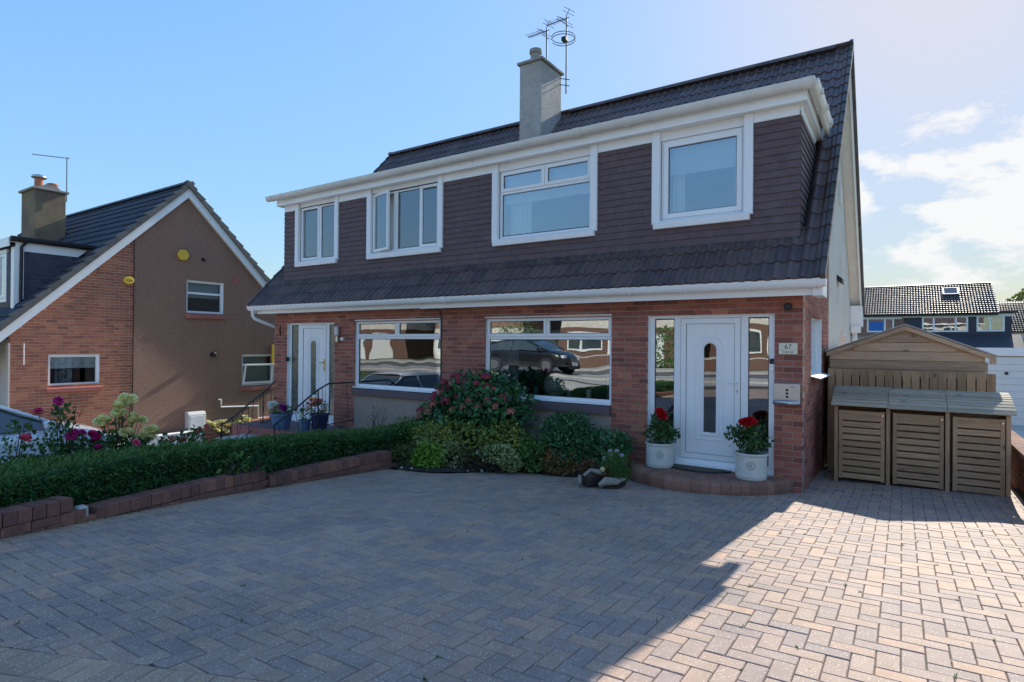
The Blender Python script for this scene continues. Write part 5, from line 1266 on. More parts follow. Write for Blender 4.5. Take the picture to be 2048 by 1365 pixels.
for i, (x0, x1) in enumerate(bay):
    a, c = x0+0.055, x1-(0.035 if i < 2 else 0.065)
    b = B().box(a, a+0.045, by0-0.004, by0+0.018, zb_, 0.965).obj('door', M['wood_v'], BS, bevel=0.002)
    B().box(c-0.045, c, by0-0.004, by0+0.018, zb_, 0.965).obj('door_stile', M['wood_v'], b, bevel=0.002)
    B().box(a+0.046, c-0.046, by0-0.003, by0+0.016, 0.915, 0.962).obj('door_rail', M['wood_h'], b, bevel=0.002)
    for k in range(10):
        z0 = zb_+0.01+k*0.0875; B().box(a+0.040, c-0.040, by0+0.0005, by0+0.0155, z0, z0+(0.069 if k < 9 else 0.082)).obj('slat', M['wood_h'], b, bevel=0.002)
    B().box(c-0.030, c-0.012, by0-0.012, by0-0.003, 0.905, 0.925).obj('catch', M['chrome'], b)
    # curved lid of narrow slats
    lid = B().prism([(by0-0.02, 1.03), (by0+0.10, 1.10), (by0+0.30, 1.17), (by1-0.03, 1.21), (by1-0.03, 1.19), (by0+0.30, 1.14), (by0+0.10, 1.07), (by0-0.02, 1.01)], 0, x0+0.02, x1-0.02).obj('lid', M['bark'], BS)  # dark under-sheet puts shade into the gaps between the lid slats
    la, lc_ = x0-(0.035 if i == 0 else -0.003), x1+(0.035 if i == 2 else -0.003)
    n = 10
    for k in range(n):
        t0, t1 = k/n, (k+1)/n-0.034
        def arc(t): return by0-0.055+t*0.74, 1.035+(0.008 if i == 0 else 0)+0.215*math.sin(t*PI*0.5)**0.9
        p0, p1 = arc(t0), arc(t1); B().prism([(p0[0], p0[1]), (p1[0], p1[1]), (p1[0], p1[1]-0.016), (p0[0], p0[1]-0.016)], 0, la, lc_).obj('lid_slat', M['wood_lid'], lid, bevel=0.001)

# ------------------------------------------------------------------ fittings on the front wall
SG = empty('house_sign', (-1.195, YW-0.01, 1.797), 'cream nameplate reading 67 on the brick pier right of the door', 'sign')
B().box(-1.302, -1.088, YW-0.018, YW-0.003, 1.727, 1.868).obj('plate', M['sign'], SG, bevel=0.002)
text_obj('67', 0.082, 'number', M['ink'], SG, Matrix.Translation((-1.195, YW-0.019, 1.795)) @ FRONT, 0.0008)
text_obj('Traynor', 0.040, 'name_lettering', M['ink'], SG, Matrix.Translation((-1.195, YW-0.019, 1.745)) @ FRONT, 0.0008)
B().box(-1.29, -1.10, YW-0.0188, YW-0.018, 1.785, 1.787).obj('rule_line', M['inkgrey'], SG)
PB = empty('letter_box', (-1.195, YW-0.06, 1.09), 'brushed steel wall letter box with three square holes below the 67 sign', 'letter box')
B().prism([(YW-0.10, 1.09), (YW-0.003, 1.09), (YW-0.003, 1.375), (YW-0.085, 1.375), (YW-0.10, 1.36)], 0, -1.348, -1.045).obj('body', M['steel'], PB, bevel=0.004)
B().prism([(YW-0.106, 1.165), (YW-0.101, 1.165), (YW-0.101, 1.362), (YW-0.106, 1.358)], 0, -1.335, -1.062).obj('flap', M['steel'], PB, bevel=0.002)
B().tube([(-1.348, YW-0.100, 1.125), (-1.045, YW-0.100, 1.125)], 0.032, 12).obj('newspaper_roll', M['steel'], PB, smooth=True)
for k in range(3): B().box(-1.205, -1.175, YW-0.109, YW-0.1065, 1.185+k*0.042, 1.212+k*0.042).obj('square_hole', M['black'], PB)
B().box(-1.16, -1.10, YW-0.1085, YW-0.1065, 1.318, 1.330).obj('print_mark', M['inkgrey'], PB)
b = lathe_at([(0, 0), (0.04, 0), (0.045, 0.01), (0.045, 0.07), (0.035, 0.08), (0, 0.08)], 0, 0, 0, 18); b.v = [(-1.195+x, YW-0.002-z, 2.325+y) for x, y, z in b.v]
b.obj('spot_light', M['black'], label='small black round light fitting above the 67 sign', cat='light', smooth=False)
DB = empty('doorbell', (-1.385, YW, 1.54), 'slim black and white video doorbell on the right door post', 'doorbell')
B().box(-1.41, -1.362, YW-0.02, YG-0.001, 1.60, 1.665).obj('camera_half', M['black'], DB); B().box(-1.41, -1.362, YW-0.02, YG-0.001, 1.515, 1.598).obj('button_half', M['upvc'], DB)
b = lathe_at([(0.012, 0), (0.016, 0), (0.016, 0.004), (0.012, 0.004)], 0, 0, 0, 14); b.v = [(-1.386+x, YW-0.02-z, 1.565+y) for x, y, z in b.v]; b.obj('button_ring', M['steel'], DB)
WLp = empty('wall_lamp', (-9.64, YW, 1.98), 'tubular white wall lamp with steel mount right of the left-hand door', 'lamp')
b = lathe_at([(0, 0), (0.04, 0.01), (0.045, 0.03), (0.045, 0.17), (0.035, 0.19), (0, 0.20)], -9.65, YW-0.07, 1.96, 16); b.obj('shade', M['lampglass'], WLp, smooth=True)
B().tube([(-9.65, YW-0.07, 1.84), (-9.65, YW-0.07, 1.955)], 0.032, 12).obj('base', M['chrome'], WLp); B().box(-9.68, -9.62, YW-0.05, YW-0.001, 1.86, 1.92).obj('bracket', M['chrome'], WLp)
b = lathe_at([(0, 0), (0.035, 0), (0.035, 0.05), (0, 0.06)], 0, 0, 0, 12); b.v = [(-9.53+x, YW-0.001-z, 1.90+y) for x, y, z in b.v]; b.obj('sensor', M['upvc'], WLp)
B().box(-11.40, -11.33, YW-0.04, YW+0.02, 1.40, 1.50).obj('doorbell', M['black'], label='small black box doorbell on the frame of the left-hand door', cat='doorbell', bevel=0.01)
B().tube([(-7.35, YW-0.012, 2.46), (-7.02, YW-0.012, 2.45), (-6.93, YW-0.012, 2.40), (-6.905, YW-0.012, 2.30), (-6.90, YW-0.012, 1.2), (-6.90, YW-0.012, 0.9)], 0.009, 6).obj('cable', M['black'], label='black cable running down the brick beside the left ground-floor window', cat='cable')
B().tube([(-11.62, YW-0.012, 2.20), (-11.64, YW-0.012, 2.1), (-11.62, YW-0.012, 1.98)], 0.012, 6).obj('cable', M['black'], label='short black cable loop on the brick pier at the left corner', cat='cable')

# ------------------------------------------------------------------ curtains, blinds and ornaments behind the panes
def curtain(x0, x1, z0, z1, y, mat, name, label, cat, amp=0.025, per=0.09):
    b = B(); n = max(4, int((x1-x0)/per*6)); vs = []
    for k in range(n+1):
        x = x0+(x1-x0)*k/n; yy = y+amp*math.sin(2*PI*(x-x0)/per)+amp*0.4*math.sin(5.1*x)
        vs += [(x, yy, z0), (x, yy, z1)]
    b.v = vs; b.f = [(2*k, 2*k+2, 2*k+3, 2*k+1) for k in range(n)]; b.m = [0]*n
    return b.obj(name, M[mat], smooth=True, label=label, cat=cat)
curtain(-11.05, -10.50, 3.62, 4.8, 8.36, 'curtain', 'curtain', 'pale curtain behind the left light of the leftmost dormer window', 'curtain')
curtain(-10.10, -9.85, 3.62, 4.8, 8.36, 'curtain', 'curtain', 'pale curtain edge at the right of the leftmost dormer window', 'curtain')
curtain(-8.75, -7.05, 3.62, 4.8, 8.42, 'curtain', 'net_curtain', 'white net curtain filling the three-light dormer window', 'net curtain', 0.018, 0.07)
curtain(-5.66, -5.22, 3.62, 4.28, 8.42, 'curtain', 'curtain', 'cream curtain at the left of the dormer window with two fanlights', 'curtain')
curtain(-4.13, -3.99, 3.62, 4.28, 8.42, 'curtain', 'curtain', 'cream curtain at the right of the dormer window with two fanlights', 'curtain')
B().box(-5.70, -4.00, 8.34, 8.35, 4.22, 4.76).obj('window_blind', M['curtain'], label='pale blind drawn over the fanlights of the second dormer window from the right', cat='blind')
curtain(-2.80, -2.62, 3.62, 4.40, 8.42, 'curtain', 'curtain', 'pale curtain at the left of the large single dormer pane', 'curtain')
curtain(-1.94, -1.80, 3.62, 4.40, 8.42, 'curtain', 'curtain', 'pale curtain at the right of the large single dormer pane', 'curtain')
B().box(-2.84, -1.80, 8.33, 8.34, 4.28, 4.70).obj('window_blind', M['curtain'], label='white roman blind half drawn in the large single dormer pane', cat='blind')
curtain(-9.15, -8.3, 0.9, 2.2, 8.40, 'curtain_g', 'curtain', 'vertical grey blinds at the left of the left ground-floor window', 'curtain', 0.02, 0.08)
curtain(-8.28, -6.95, 0.9, 2.2, 8.46, 'curtain_g', 'curtain', 'vertical grey blinds at the right of the left ground-floor window', 'curtain', 0.02, 0.08)
curtain(-5.88, -5.45, 0.9, 2.2, 8.36, 'curtain_g', 'curtain', 'grey curtain at the left of the right ground-floor window', 'curtain', 0.03, 0.10)
curtain(-3.80, -3.64, 0.9, 2.2, 8.36, 'curtain_g', 'curtain', 'grey curtain at the right of the right ground-floor window', 'curtain', 0.03, 0.10)
B().box(-9.17, -3.62, YW+0.17, YW+0.45, 0.93, 0.95).obj('inner_sill', M['upvc'], HOUSE)
b = lathe_at([(0.001+0.195*math.sin(PI*k/18), 0.195-0.195*math.cos(PI*k/18)) for k in range(19)], -4.74, 8.40, 0.97, 32)
m, nt, bb_ = new_mat('rippled_iridescent_glass'); wv = nn(nt, 'ShaderNodeTexWave', wave_type='BANDS', bands_direction='Z'); wv.inputs['Scale'].default_value = 13; wv.inputs['Distortion'].default_value = 2.2; nt.links.new(pos(nt), wv.inputs['Vector'])
nt.links.new(ramp(nt, wv.outputs['Fac'], [(0, (0.12, 0.18, 0.20)), (0.45, (0.35, 0.50, 0.55)), (1, (0.85, 0.78, 0.52))]), bb_.inputs['Base Color']); bb_.inputs['Metallic'].default_value = 0.1; bb_.inputs['Roughness'].default_value = 0.22; M['globe'] = m
b.obj('glass_globe', M['globe'], label='large rippled glass globe ornament inside the right ground-floor window', cat='globe', smooth=True)
for k, (x, nm) in enumerate(((-5.62, 'leftmost'), (-5.33, 'second'), (-5.03, 'third'), (-4.40, 'fourth'), (-4.06, 'rightmost'))):
    b = lathe_at([(0, 0), (0.035, 0), (0.04, 0.01), (0.042, 0.17), (0.036, 0.17), (0.034, 0.02), (0, 0.02)], x, 8.26, 0.952, 16)
    b.obj('candle_glass', M['cream'] if k in (1, 4) else M['bluepot'], label=('%s of the candle glasses on the sill of the right ground-floor window' % nm), cat='candle glass', group='candle glasses along the window sill', smooth=True)
b = lathe_at([(0, 0), (0.15, 0), (0.15, 0.006), (0, 0.006)], 0, 0, 0, 30); b.v = [(-8.05+x, 8.30-z, 1.22+y) for x, y, z in b.v]
b.obj('glass_disc', M['redglass'], label='round orange and red glass disc hanging in the left ground-floor window', cat='ornament')

# ------------------------------------------------------------------ door mat, tubs, planter pots
MT = empty('door_mat', (-2.2, 8.0, 0.17), 'half-round door mat with black rubber edge on the front step', 'mat')
hm = lambda r, sy_: [(-2.29+r*math.cos(PI+PI*k/20), 8.01+sy_*math.sin(PI+PI*k/20)) for k in range(21)]
B().prism(hm(0.43, 0.29), 2, 0.170, 0.184).obj('rubber_edge', M['rubber'], MT); B().prism(hm(0.36, 0.235), 2, 0.184, 0.189).obj('coir', M['coir'], MT)

# ------------------------------------------------------------------ planting
from mathutils import noise as mnoise
LV = np.array([(0, 0, 0), (0.5, -0.5, 0.08), (1, 0, -0.05), (0.5, 0.5, 0.08), (0.5, 0, 0)], float)
LF_ = np.array([(0, 1, 4), (1, 2, 4), (2, 3, 4), (3, 0, 4)])
def leaves_mesh(name, P, D, N, L, W, mat, parent=None, kind='stuff'):
    """P points, D leaf directions, N approximate leaf normals, L lengths, W widths"""
    n = len(P); D = D/np.linalg.norm(D, axis=1, keepdims=True); S = np.cross(D, N); S /= np.linalg.norm(S, axis=1, keepdims=True)+1e-9; T = np.cross(S, D)
    V = (P[:, None, :]+D[:, None, :]*(LV[None, :, 0:1]*L[:, None, None])+S[:, None, :]*(LV[None, :, 1:2]*W[:, None, None])+T[:, None, :]*(LV[None, :, 2:3]*L[:, None, None]))
    V = V.reshape(-1, 3); Fa = (LF_[None]+5*np.arange(n)[:, None, None]).reshape(-1, 3)
    me = bpy.data.meshes.new(name); me.vertices.add(len(V)); me.vertices.foreach_set('co', V.astype(np.float32).ravel())
    me.loops.add(Fa.size); me.loops.foreach_set('vertex_index', Fa.astype(np.int32).ravel()); me.polygons.add(len(Fa))
    me.polygons.foreach_set('loop_start', np.arange(0, Fa.size, 3, dtype=np.int32)); me.polygons.foreach_set('loop_total', np.full(len(Fa), 3, dtype=np.int32))
    me.update(calc_edges=True); me.materials.append(mat); o = bpy.data.objects.new(name, me); COL.objects.link(o); par(o, parent)
    if kind: o['kind'] = kind
    return o
def rdir(n): v = rng.normal(size=(n, 3)); return v/np.linalg.norm(v, axis=1, keepdims=True)
def cloud(ells, n, lump=0.22, seed=0.0, inner=0.55):
    w = np.array([e[3]*e[4]*e[5] for e in ells])**0.67; w /= w.sum(); idx = rng.choice(len(ells), n, p=w); E_ = np.array(ells)[idx]
    d = rdir(n); rad = inner+(1.06-inner)*rng.random(n)**0.6
    lum = np.array([1+lump*mnoise.noise(Vector((a*2.3+seed, b*2.3, c*2.3+seed)))*1.6 for a, b, c in d])
    P = E_[:, :3]+d*E_[:, 3:]*(rad*lum)[:, None]; out = d/E_[:, 3:]; out /= np.linalg.norm(out, axis=1, keepdims=True)
    return P, out
def foliage(name, ells, n, L, W, mat, parent, lump=0.22, seed=0.0, up=0.35, spread=0.8, inner=0.55, zmin=None):
    P, O = cloud(ells, n, lump, seed, inner)
    if zmin is not None:
        k = P[:, 2] > zmin; P, O = P[k], O[k]
    k = np.array([not (p[1] > YW-0.03 and XL < p[0] < XR) for p in P]); P, O = P[k], O[k]; n = len(P)
    D = O*0.8+rdir(n)*spread+np.array([0, 0, up]); N = O+rdir(n)*0.7+np.array([0, 0, 0.6])
    s = rng.uniform(0.5, 1.3, n); return leaves_mesh(name, P, D, N, L*s, W*s, mat, parent)
def stems(parent, base, ells, n=7, r=0.008, mat='bark'):
    b = B()
    for k in range(n):
        e = ells[k % len(ells)]; d = rdir(1)[0]; tip = Vector((e[0]+d[0]*e[3]*0.7, e[1]+d[1]*e[4]*0.7, e[2]+abs(d[2])*e[5]*0.7)); b0 = Vector(base)+Vector((random.uniform(-.08, .08), random.uniform(-.06, .06), 0))
        mid = b0.lerp(tip, 0.5)+Vector((random.uniform(-.04, .04), random.uniform(-.04, .04), 0.03)); b.tube([b0, mid, tip], [r, r*0.8, r*0.4], 5)
    return b.obj('stems', M[mat], parent, kind='stuff')
def bush(name, label, base, ells, n, L, W, mat, seed=0.0, cat='shrub', **k):
    e = empty(name, base, label, cat); stems(e, base, ells); foliage('foliage', ells, n, L, W, M[mat], e, seed=seed, **k); return e
# planting bed: dark soil, slightly mounded
b = B(); n1, n2 = 36, 8
for i in range(n1+1):
    x = -6.75+(3.42)*i/n1; ye = YB_(x)
    for j in range(n2+1):
        y = ye+(YW+0.02-ye)*j/n2; b.v.append((x, y, gz(x, min(y, 8.4))+0.004+0.05*math.sin(PI*min(1, j/n2*0.9+0.04))+random.uniform(0, 0.012)))
b.f = [(i*(n2+1)+j, (i+1)*(n2+1)+j, (i+1)*(n2+1)+j+1, i*(n2+1)+j+1) for i in range(n1) for j in range(n2)]; b.m = [0]*len(b.f)
b.obj('planting_bed', M['soil'], kind='structure')
b = B()
for (x, y) in ((-6.0, 6.36), (-5.75, 6.42), (-5.25, 6.74), (-5.2, 6.80), (-5.1, 6.88), (-4.9, 7.14), (-6.2, 6.36), (-4.55, 7.30)):
    r = random.uniform(0.015, 0.03); z = gz(x, y)+0.02; b.add([(x-r, y, z), (x, y-r, z), (x+r, y, z), (x, y+r, z), (x, y, z+r), (x, y, z-r)], [(0, 1, 4), (1, 2, 4), (2, 3, 4), (3, 0, 4), (1, 0, 5), (2, 1, 5), (3, 2, 5), (0, 3, 5)])
b.obj('pebbles', M['harl_white'], kind='stuff', label='pale pebbles along the edge of the planting bed', cat='pebbles')
# hydrangea with flower heads
hyd = bush('hydrangea', 'large hydrangea with crimson flower heads between the two ground-floor windows', (-5.75, 7.5, -0.02),
    [(-5.75, 7.50, 0.58, 0.95, 0.42, 0.50), (-5.85, 7.50, 0.98, 0.50, 0.36, 0.34), (-5.25, 7.50, 0.86, 0.48, 0.36, 0.38), (-6.30, 7.48, 0.58, 0.45, 0.36, 0.34), (-5.45, 7.5, 1.10, 0.36, 0.3, 0.22)], 8200, 0.095, 0.060, 'lf_dark', up=0.1, inner=0.6)
def head_shape(r=0.055, n=70, s=0.026):
    vs = []; fs = []
    for k in range(n):
        a = random.uniform(0, 2*PI); c = random.uniform(-0.15, 1); q = math.sqrt(1-c*c); d = Vector((q*math.cos(a), q*math.sin(a), c*0.75)); p = d*r*random.uniform(0.85, 1.1)
        t = d.orthogonal().normalized(); u = d.cross(t); w = random.uniform(0, PI); t, u = t*math.cos(w)+u*math.sin(w), u*math.cos(w)-t*math.sin(w)
        i = len(vs); vs += [p+t*s*0.6, p+u*s*0.6, p-t*s*0.6, p-u*s*0.6, p-d*0.006]; fs += [(i, i+1, i+4), (i+1, i+2, i+4), (i+2, i+3, i+4), (i+3, i, i+4)]
    return [tuple(v) for v in vs], fs
HM = {}
def shared(name, key, mat, fn):
    if (key, mat) not in HM:
        vs, fs = fn(); me = bpy.data.meshes.new(name); me.from_pydata(vs, [], fs); me.materials.append(M[mat]); HM[(key, mat)] = me
    return HM[(key, mat)]
def place(name, me, parent, loc, rot=(0, 0, 0), sc_=1.0):
    o = bpy.data.objects.new(name, me); COL.objects.link(o); o.matrix_basis = Matrix.Translation(loc) @ Euler(rot).to_matrix().to_4x4() @ Matrix.Scale(sc_, 4)
    if parent: o.parent = parent; o.matrix_parent_inverse = wmat(parent).inverted()
    return o
hp_ = [(-5.79, 1.306, 0), (-5.692, 1.262, 0), (-5.561, 1.259, 0), (-5.225, 1.346, 0), (-5.155, 1.193, 0), (-5.145, 1.327, 0), (-5.958, 0.926, 0), (-6.391, 0.791, 0), (-6.299, 0.729, 1), (-5.406, 1.08, 1), (-5.29, 1.058, 1), (-5.323, 0.882, 1), (-4.844, 1.02, 0), (-4.735, 0.841, 1), (-5.809, 0.793, 1), (-6.187, 1.019, 0), (-5.999, 1.221, 0), (-6.237, 0.938, 0), (-6.495, 0.646, 1), (-4.877, 1.045, 0), (-5.477, 1.141, 1), (-5.717, 1.328, 0)]
hp_ += [(-5.95, 1.12, 0), (-5.62, 1.16, 1), (-6.06, 1.04, 1), (-5.5, 0.97, 1), (-5.15, 0.98, 0), (-6.22, 0.86, 1), (-5.72, 1.02, 0), (-5.0, 0.9, 1), (-5.62, 0.86, 1), (-6.5, 0.74, 0), (-5.35, 1.22, 0), (-5.85, 1.21, 1), (-5.05, 1.15, 1), (-6.12, 1.12, 0)]
for (x, z, c) in hp_:
    y = 7.08; k = 7.30/7.08 if z > 1.0 else 7.16/7.08
    place('flower_head', shared('flower_head', 'hyd%d' % random.randint(0, 2), ('pt_crimson', 'pt_dusty')[c], head_shape), hyd, (x*k, y*k, (z-CAMH)*k+CAMH), (random.uniform(0.1, 0.7), random.uniform(-.3, .3), 0), random.uniform(0.95, 1.5))
bush('euonymus_shrub', 'yellow-green shrub growing across the foot of the hydrangea', (-5.6, 7.15, -0.03), [(-5.65, 7.10, 0.34, 0.80, 0.30, 0.27), (-4.95, 7.25, 0.36, 0.38, 0.28, 0.32), (-6.1, 7.0, 0.36, 0.4, 0.28, 0.2)], 4600, 0.055, 0.030, 'lf_yellow', 2.0)
bush('privet_shrub', 'olive green shrub at the left end of the bed behind the hedge corner', (-6.6, 7.0, -0.05), [(-6.60, 7.0, 0.26, 0.42, 0.30, 0.27), (-6.75, 7.1, 0.42, 0.25, 0.25, 0.18)], 2600, 0.045, 0.022, 'lf_mid', 3.0)
bush('low_shrub', 'low olive-brown shrub at the near left corner of the bed by the brick edging', (-6.35, 6.62, -0.06), [(-6.35, 6.62, 0.05, 0.30, 0.20, 0.20)], 1500, 0.040, 0.018, 'lf_olive', 4.0)
bush('lime_shrub', 'rounded bright lime green shrub in the middle of the bed front', (-5.92, 6.66, -0.06), [(-5.93, 6.66, 0.10, 0.255, 0.20, 0.21)], 2300, 0.045, 0.032, 'lf_lime', 5.0)
bush('grey_green_shrub', 'grey-green fine-leaved shrub behind the bright lime shrub', (-6.05, 6.90, -0.05), [(-6.05, 6.90, 0.26, 0.36, 0.22, 0.24), (-5.6, 6.85, 0.14, 0.2, 0.2, 0.22)], 2300, 0.034, 0.018, 'lf_varieg', 6.0)
bush('bronze_shrub', 'low bronze purple shrub right of the lime shrub', (-5.25, 6.93, -0.06), [(-5.25, 6.93, 0.11, 0.38, 0.20, 0.19)], 2000, 0.032, 0.014, 'lf_purple', 7.0)
bush('variegated_shrub', 'pale variegated shrub beside the bronze purple shrub', (-4.85, 6.95, -0.05), [(-4.86, 6.95, 0.24, 0.30, 0.16, 0.13), (-4.7, 7.05, 0.12, 0.16, 0.14, 0.12)], 1500, 0.045, 0.028, 'lf_varieg', 8.0)
bush('glossy_shrub', 'tall dark glossy green shrub under the right end of the window', (-3.95, 7.62, -0.04), [(-3.98, 7.60, 0.36, 0.40, 0.32, 0.36), (-4.28, 7.60, 0.50, 0.22, 0.26, 0.26), (-3.50, 7.64, 0.33, 0.30, 0.28, 0.26), (-4.02, 7.6, 0.66, 0.24, 0.24, 0.16), (-3.3, 7.7, 0.42, 0.16, 0.18, 0.16)], 5600, 0.062, 0.034, 'lf_dark', 9.0)
bush('green_shrub', 'mid green shrub between the variegated and the tall glossy shrub', (-4.50, 7.35, -0.05), [(-4.52, 7.34, 0.18, 0.26, 0.20, 0.24)], 1900, 0.050, 0.032, 'lf_mid', 10.0)
bush('golden_shrub', 'spiky golden brown shrub at the right front of the bed', (-4.10, 7.36, -0.05), [(-4.10, 7.36, 0.12, 0.27, 0.15, 0.17), (-4.33, 7.4, 0.22, 0.12, 0.1, 0.14)], 1500, 0.060, 0.013, 'lf_gold', 11.0)
# hedge
HZY = [-3, 1.0, 1.73, 2.53, 3.53, 4.88, 6.5, 7.6]; HZ = [0.66, 0.65, 0.645, 0.64, 0.60, 0.545, 0.44, 0.43]
hz = lambda y: float(np.interp(y, HZY, HZ)); hxf = lambda y: XW(y)-0.24
hd = empty('clipped_hedge', (-6.8, 3.5, 0.1), 'long clipped dark green hedge behind the low brick wall', 'hedge')
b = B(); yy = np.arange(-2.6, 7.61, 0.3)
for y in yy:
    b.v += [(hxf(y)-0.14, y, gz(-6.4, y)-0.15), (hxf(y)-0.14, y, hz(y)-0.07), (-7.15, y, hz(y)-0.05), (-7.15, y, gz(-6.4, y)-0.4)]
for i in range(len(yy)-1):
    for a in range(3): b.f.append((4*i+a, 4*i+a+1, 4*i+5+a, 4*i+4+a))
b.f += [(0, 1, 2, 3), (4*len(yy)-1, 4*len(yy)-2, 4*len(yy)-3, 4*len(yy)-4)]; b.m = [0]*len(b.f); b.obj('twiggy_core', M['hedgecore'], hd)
def lumps(y, z): return 0.05*mnoise.noise(Vector((y*1.7, z*3, 0)))+0.03*mnoise.noise(Vector((y*6, z*6, 3)))
n = 26000; Y = rng.uniform(-2.2, 7.55, n); Z = rng.random(n)
P = np.array([(hxf(y)+lumps(y, z)-0.02+0.05*(1-z)*0-(0.07*max(0, z-0.85)/0.15), y, gz(-6.4, y)+0.05+(hz(y)-gz(-6.4, y)-0.03)*z) for y, z in zip(Y, Z)]); P[:, 0] -= rng.random(n)*0.06
D = np.tile([0.7, 0, 0.35], (n, 1))+rdir(n)*0.75; leaves_mesh('foliage', P, D, np.tile([0.8, 0, 0.6], (n, 1))+rdir(n)*0.6, rng.uniform(.030, .075, n), rng.uniform(.011, .022, n), M['lf_hedge'], hd)
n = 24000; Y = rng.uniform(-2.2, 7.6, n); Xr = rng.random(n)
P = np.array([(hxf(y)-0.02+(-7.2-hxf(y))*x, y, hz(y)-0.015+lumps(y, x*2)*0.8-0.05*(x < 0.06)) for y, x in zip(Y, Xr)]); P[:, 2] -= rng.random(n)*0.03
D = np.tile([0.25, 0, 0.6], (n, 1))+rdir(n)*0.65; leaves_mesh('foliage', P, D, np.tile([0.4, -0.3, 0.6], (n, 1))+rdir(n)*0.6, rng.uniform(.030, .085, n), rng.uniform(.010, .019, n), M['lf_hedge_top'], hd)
n = 1800; P = np.array([(random.uniform(-7.15, hxf(7.6)), 7.6+random.uniform(-.02, .03), random.uniform(0, hz(7.6))) for _ in range(n)]); leaves_mesh('foliage', P, np.tile([0, 0.8, 0.3], (n, 1))+rdir(n)*0.7, np.tile([0, 0.6, 0.6], (n, 1))+rdir(n)*0.6, rng.uniform(.03, .055, n), rng.uniform(.01, .017, n), M['lf_hedge'], hd)
bush('hollyhock_seedling', 'small broad-leaved weed growing out of the hedge above the wall', (-6.42, 3.85, 0.28), [(-6.40, 3.86, 0.42, 0.10, 0.14, 0.10)], 80, 0.075, 0.04, 'lf_mid', 1.0, cat='plant')
bush('grassy_weed', 'tuft of narrow leaves on the wall below the hedge', (-6.40, 4.0, 0.28), [(-6.37, 4.15, 0.36, 0.08, 0.2, 0.07)], 160, 0.12, 0.012, 'lf_hedge', 1.0, cat='plant')
# roses behind the hedge
def rose_shape(r=0.05):
    vs = []; fs = []
    for ring, (n, rr, tilt, h) in enumerate(((7, 1.0, 0.35, 0.0), (7, 0.9, 0.8, 0.25), (6, 0.7, 1.1, 0.5), (5, 0.45, 1.3, 0.75), (6, 0.9, -0.25, -0.1))):
        for k in range(n):
            a = 2*PI*k/n+ring*0.5; c, s = math.cos(a), math.sin(a); w = rr*0.62; ou = Vector((c, s, 0)); si = Vector((-s, c, 0))
            p0 = ou*rr*0.15*r+Vector((0, 0, h*r*0.6)); p1 = p0+(ou*math.cos(tilt)+Vector((0, 0, math.sin(tilt))))*rr*r*0.85
            i = len(vs); vs += [p0-si*w*r*.3, p0+si*w*r*.3, p1+si*w*r-ou*0.08*r, p1+ou*0.18*r+Vector((0, 0, -.12*r)), p1-si*w*r-ou*0.08*r]; fs += [(i, i+1, i+2), (i, i+2, i+3), (i, i+3, i+4)]
    return [tuple(v) for v in vs], fs
def rosebush(label, base, ells, n, blooms, mat, scale=1.0, name='rose_bush', leafmat='lf_rose', L=0.06, W=0.038):
    e = bush(name, label, base, ells, n, L, W, leafmat, random.random()*9, cat='rose bush', spread=1.0, inner=0.3, lump=0.4)
    b = B()
    for (x, y, z) in blooms:
        b.tube([(base[0]+(x-base[0])*0.3, base[1]+(y-base[1])*0.3, base[2]+0.12), (x*0.5+base[0]*0.5, y*0.5+base[1]*0.5, (z+base[2])*0.5), (x, y, z)], [0.006, 0.005, 0.004], 5)
        place('bloom', shared('bloom', 'rose', mat, rose_shape), e, (x, y, z), (random.uniform(-.5, .5), random.uniform(0.2, 0.9), random.uniform(0, 6)), scale*random.uniform(0.85, 1.2))
    b.obj('flower_stalks', M['stem'], e, kind='stuff'); return e
X8 = -8.0
rosebush('leftmost pink rose bush with one bloom in front of the car door', (X8, 2.25, 0.1), [(X8, 2.22, 0.60, 0.16, 0.24, 0.20), (X8, 2.36, 0.86, 0.10, 0.12, 0.10), (X8, 2.4, 0.45, .2, .3, .2)], 420, [(X8+.08, 2.371, 0.764)], 'pt_pink')
rosebush('tall rose bush with dark magenta blooms rising before the brick gable', (X8, 2.75, 0.1), [(X8, 2.72, 0.92, 0.09, 0.12, 0.12), (X8, 2.70, 1.04, .07, .10, .07), (X8, 2.72, 0.70, 0.14, 0.18, 0.14), (X8, 2.65, .5, .2, .25, .18), (X8, 2.86, 1.0, .05, .05, .05)], 520, [(X8+.05, 2.671, 1.14), (X8, 2.501, 1.025), (X8+.08, 2.818, 0.767)], 'pt_magenta')
rosebush('rose bush with bright pink and magenta blooms over the car bonnet', (X8, 2.95, 0.1), [(X8, 2.95, 0.55, 0.16, 0.26, 0.16), (X8, 3.1, 0.62, .1, .16, .10)], 420, [(X8+.1, 2.787, 0.738), (X8+.1, 3.017, 0.714), (X8+.08, 3.046, 0.690), (X8+.1, 3.03, 0.665), (X8+.05, 2.902, 0.747), (X8+.1, 3.048, 0.557), (X8+.08, 3.0, 0.735)], 'pt_magenta')
rosebush('rose bush with one vivid pink bloom right of the yellow roses', (X8+.1, 3.45, 0.1), [(X8+.1, 3.45, 0.50, 0.12, 0.20, 0.10)], 260, [(X8+.15, 3.44, 0.575), (X8+.17, 3.43, 0.545)], 'pt_pink')
yl = [(3.358, 1.124), (3.422, 1.106), (3.305, 1.049), (3.35, 1.065), (3.28, 1.035), (3.271, 0.948), (3.324, 0.953), (3.232, 0.922), (3.30, .975), (3.107, 0.886), (3.07, 0.861), (3.14, .88), (3.424, 0.864), (3.46, .885), (3.498, 0.856), (3.549, 0.831), (3.44, .84), (3.621, 0.7), (3.679, 0.688), (3.65, .715), (3.335, 0.704), (3.389, 0.708), (3.556, 0.617), (3.642, 0.6), (3.60, .63)]
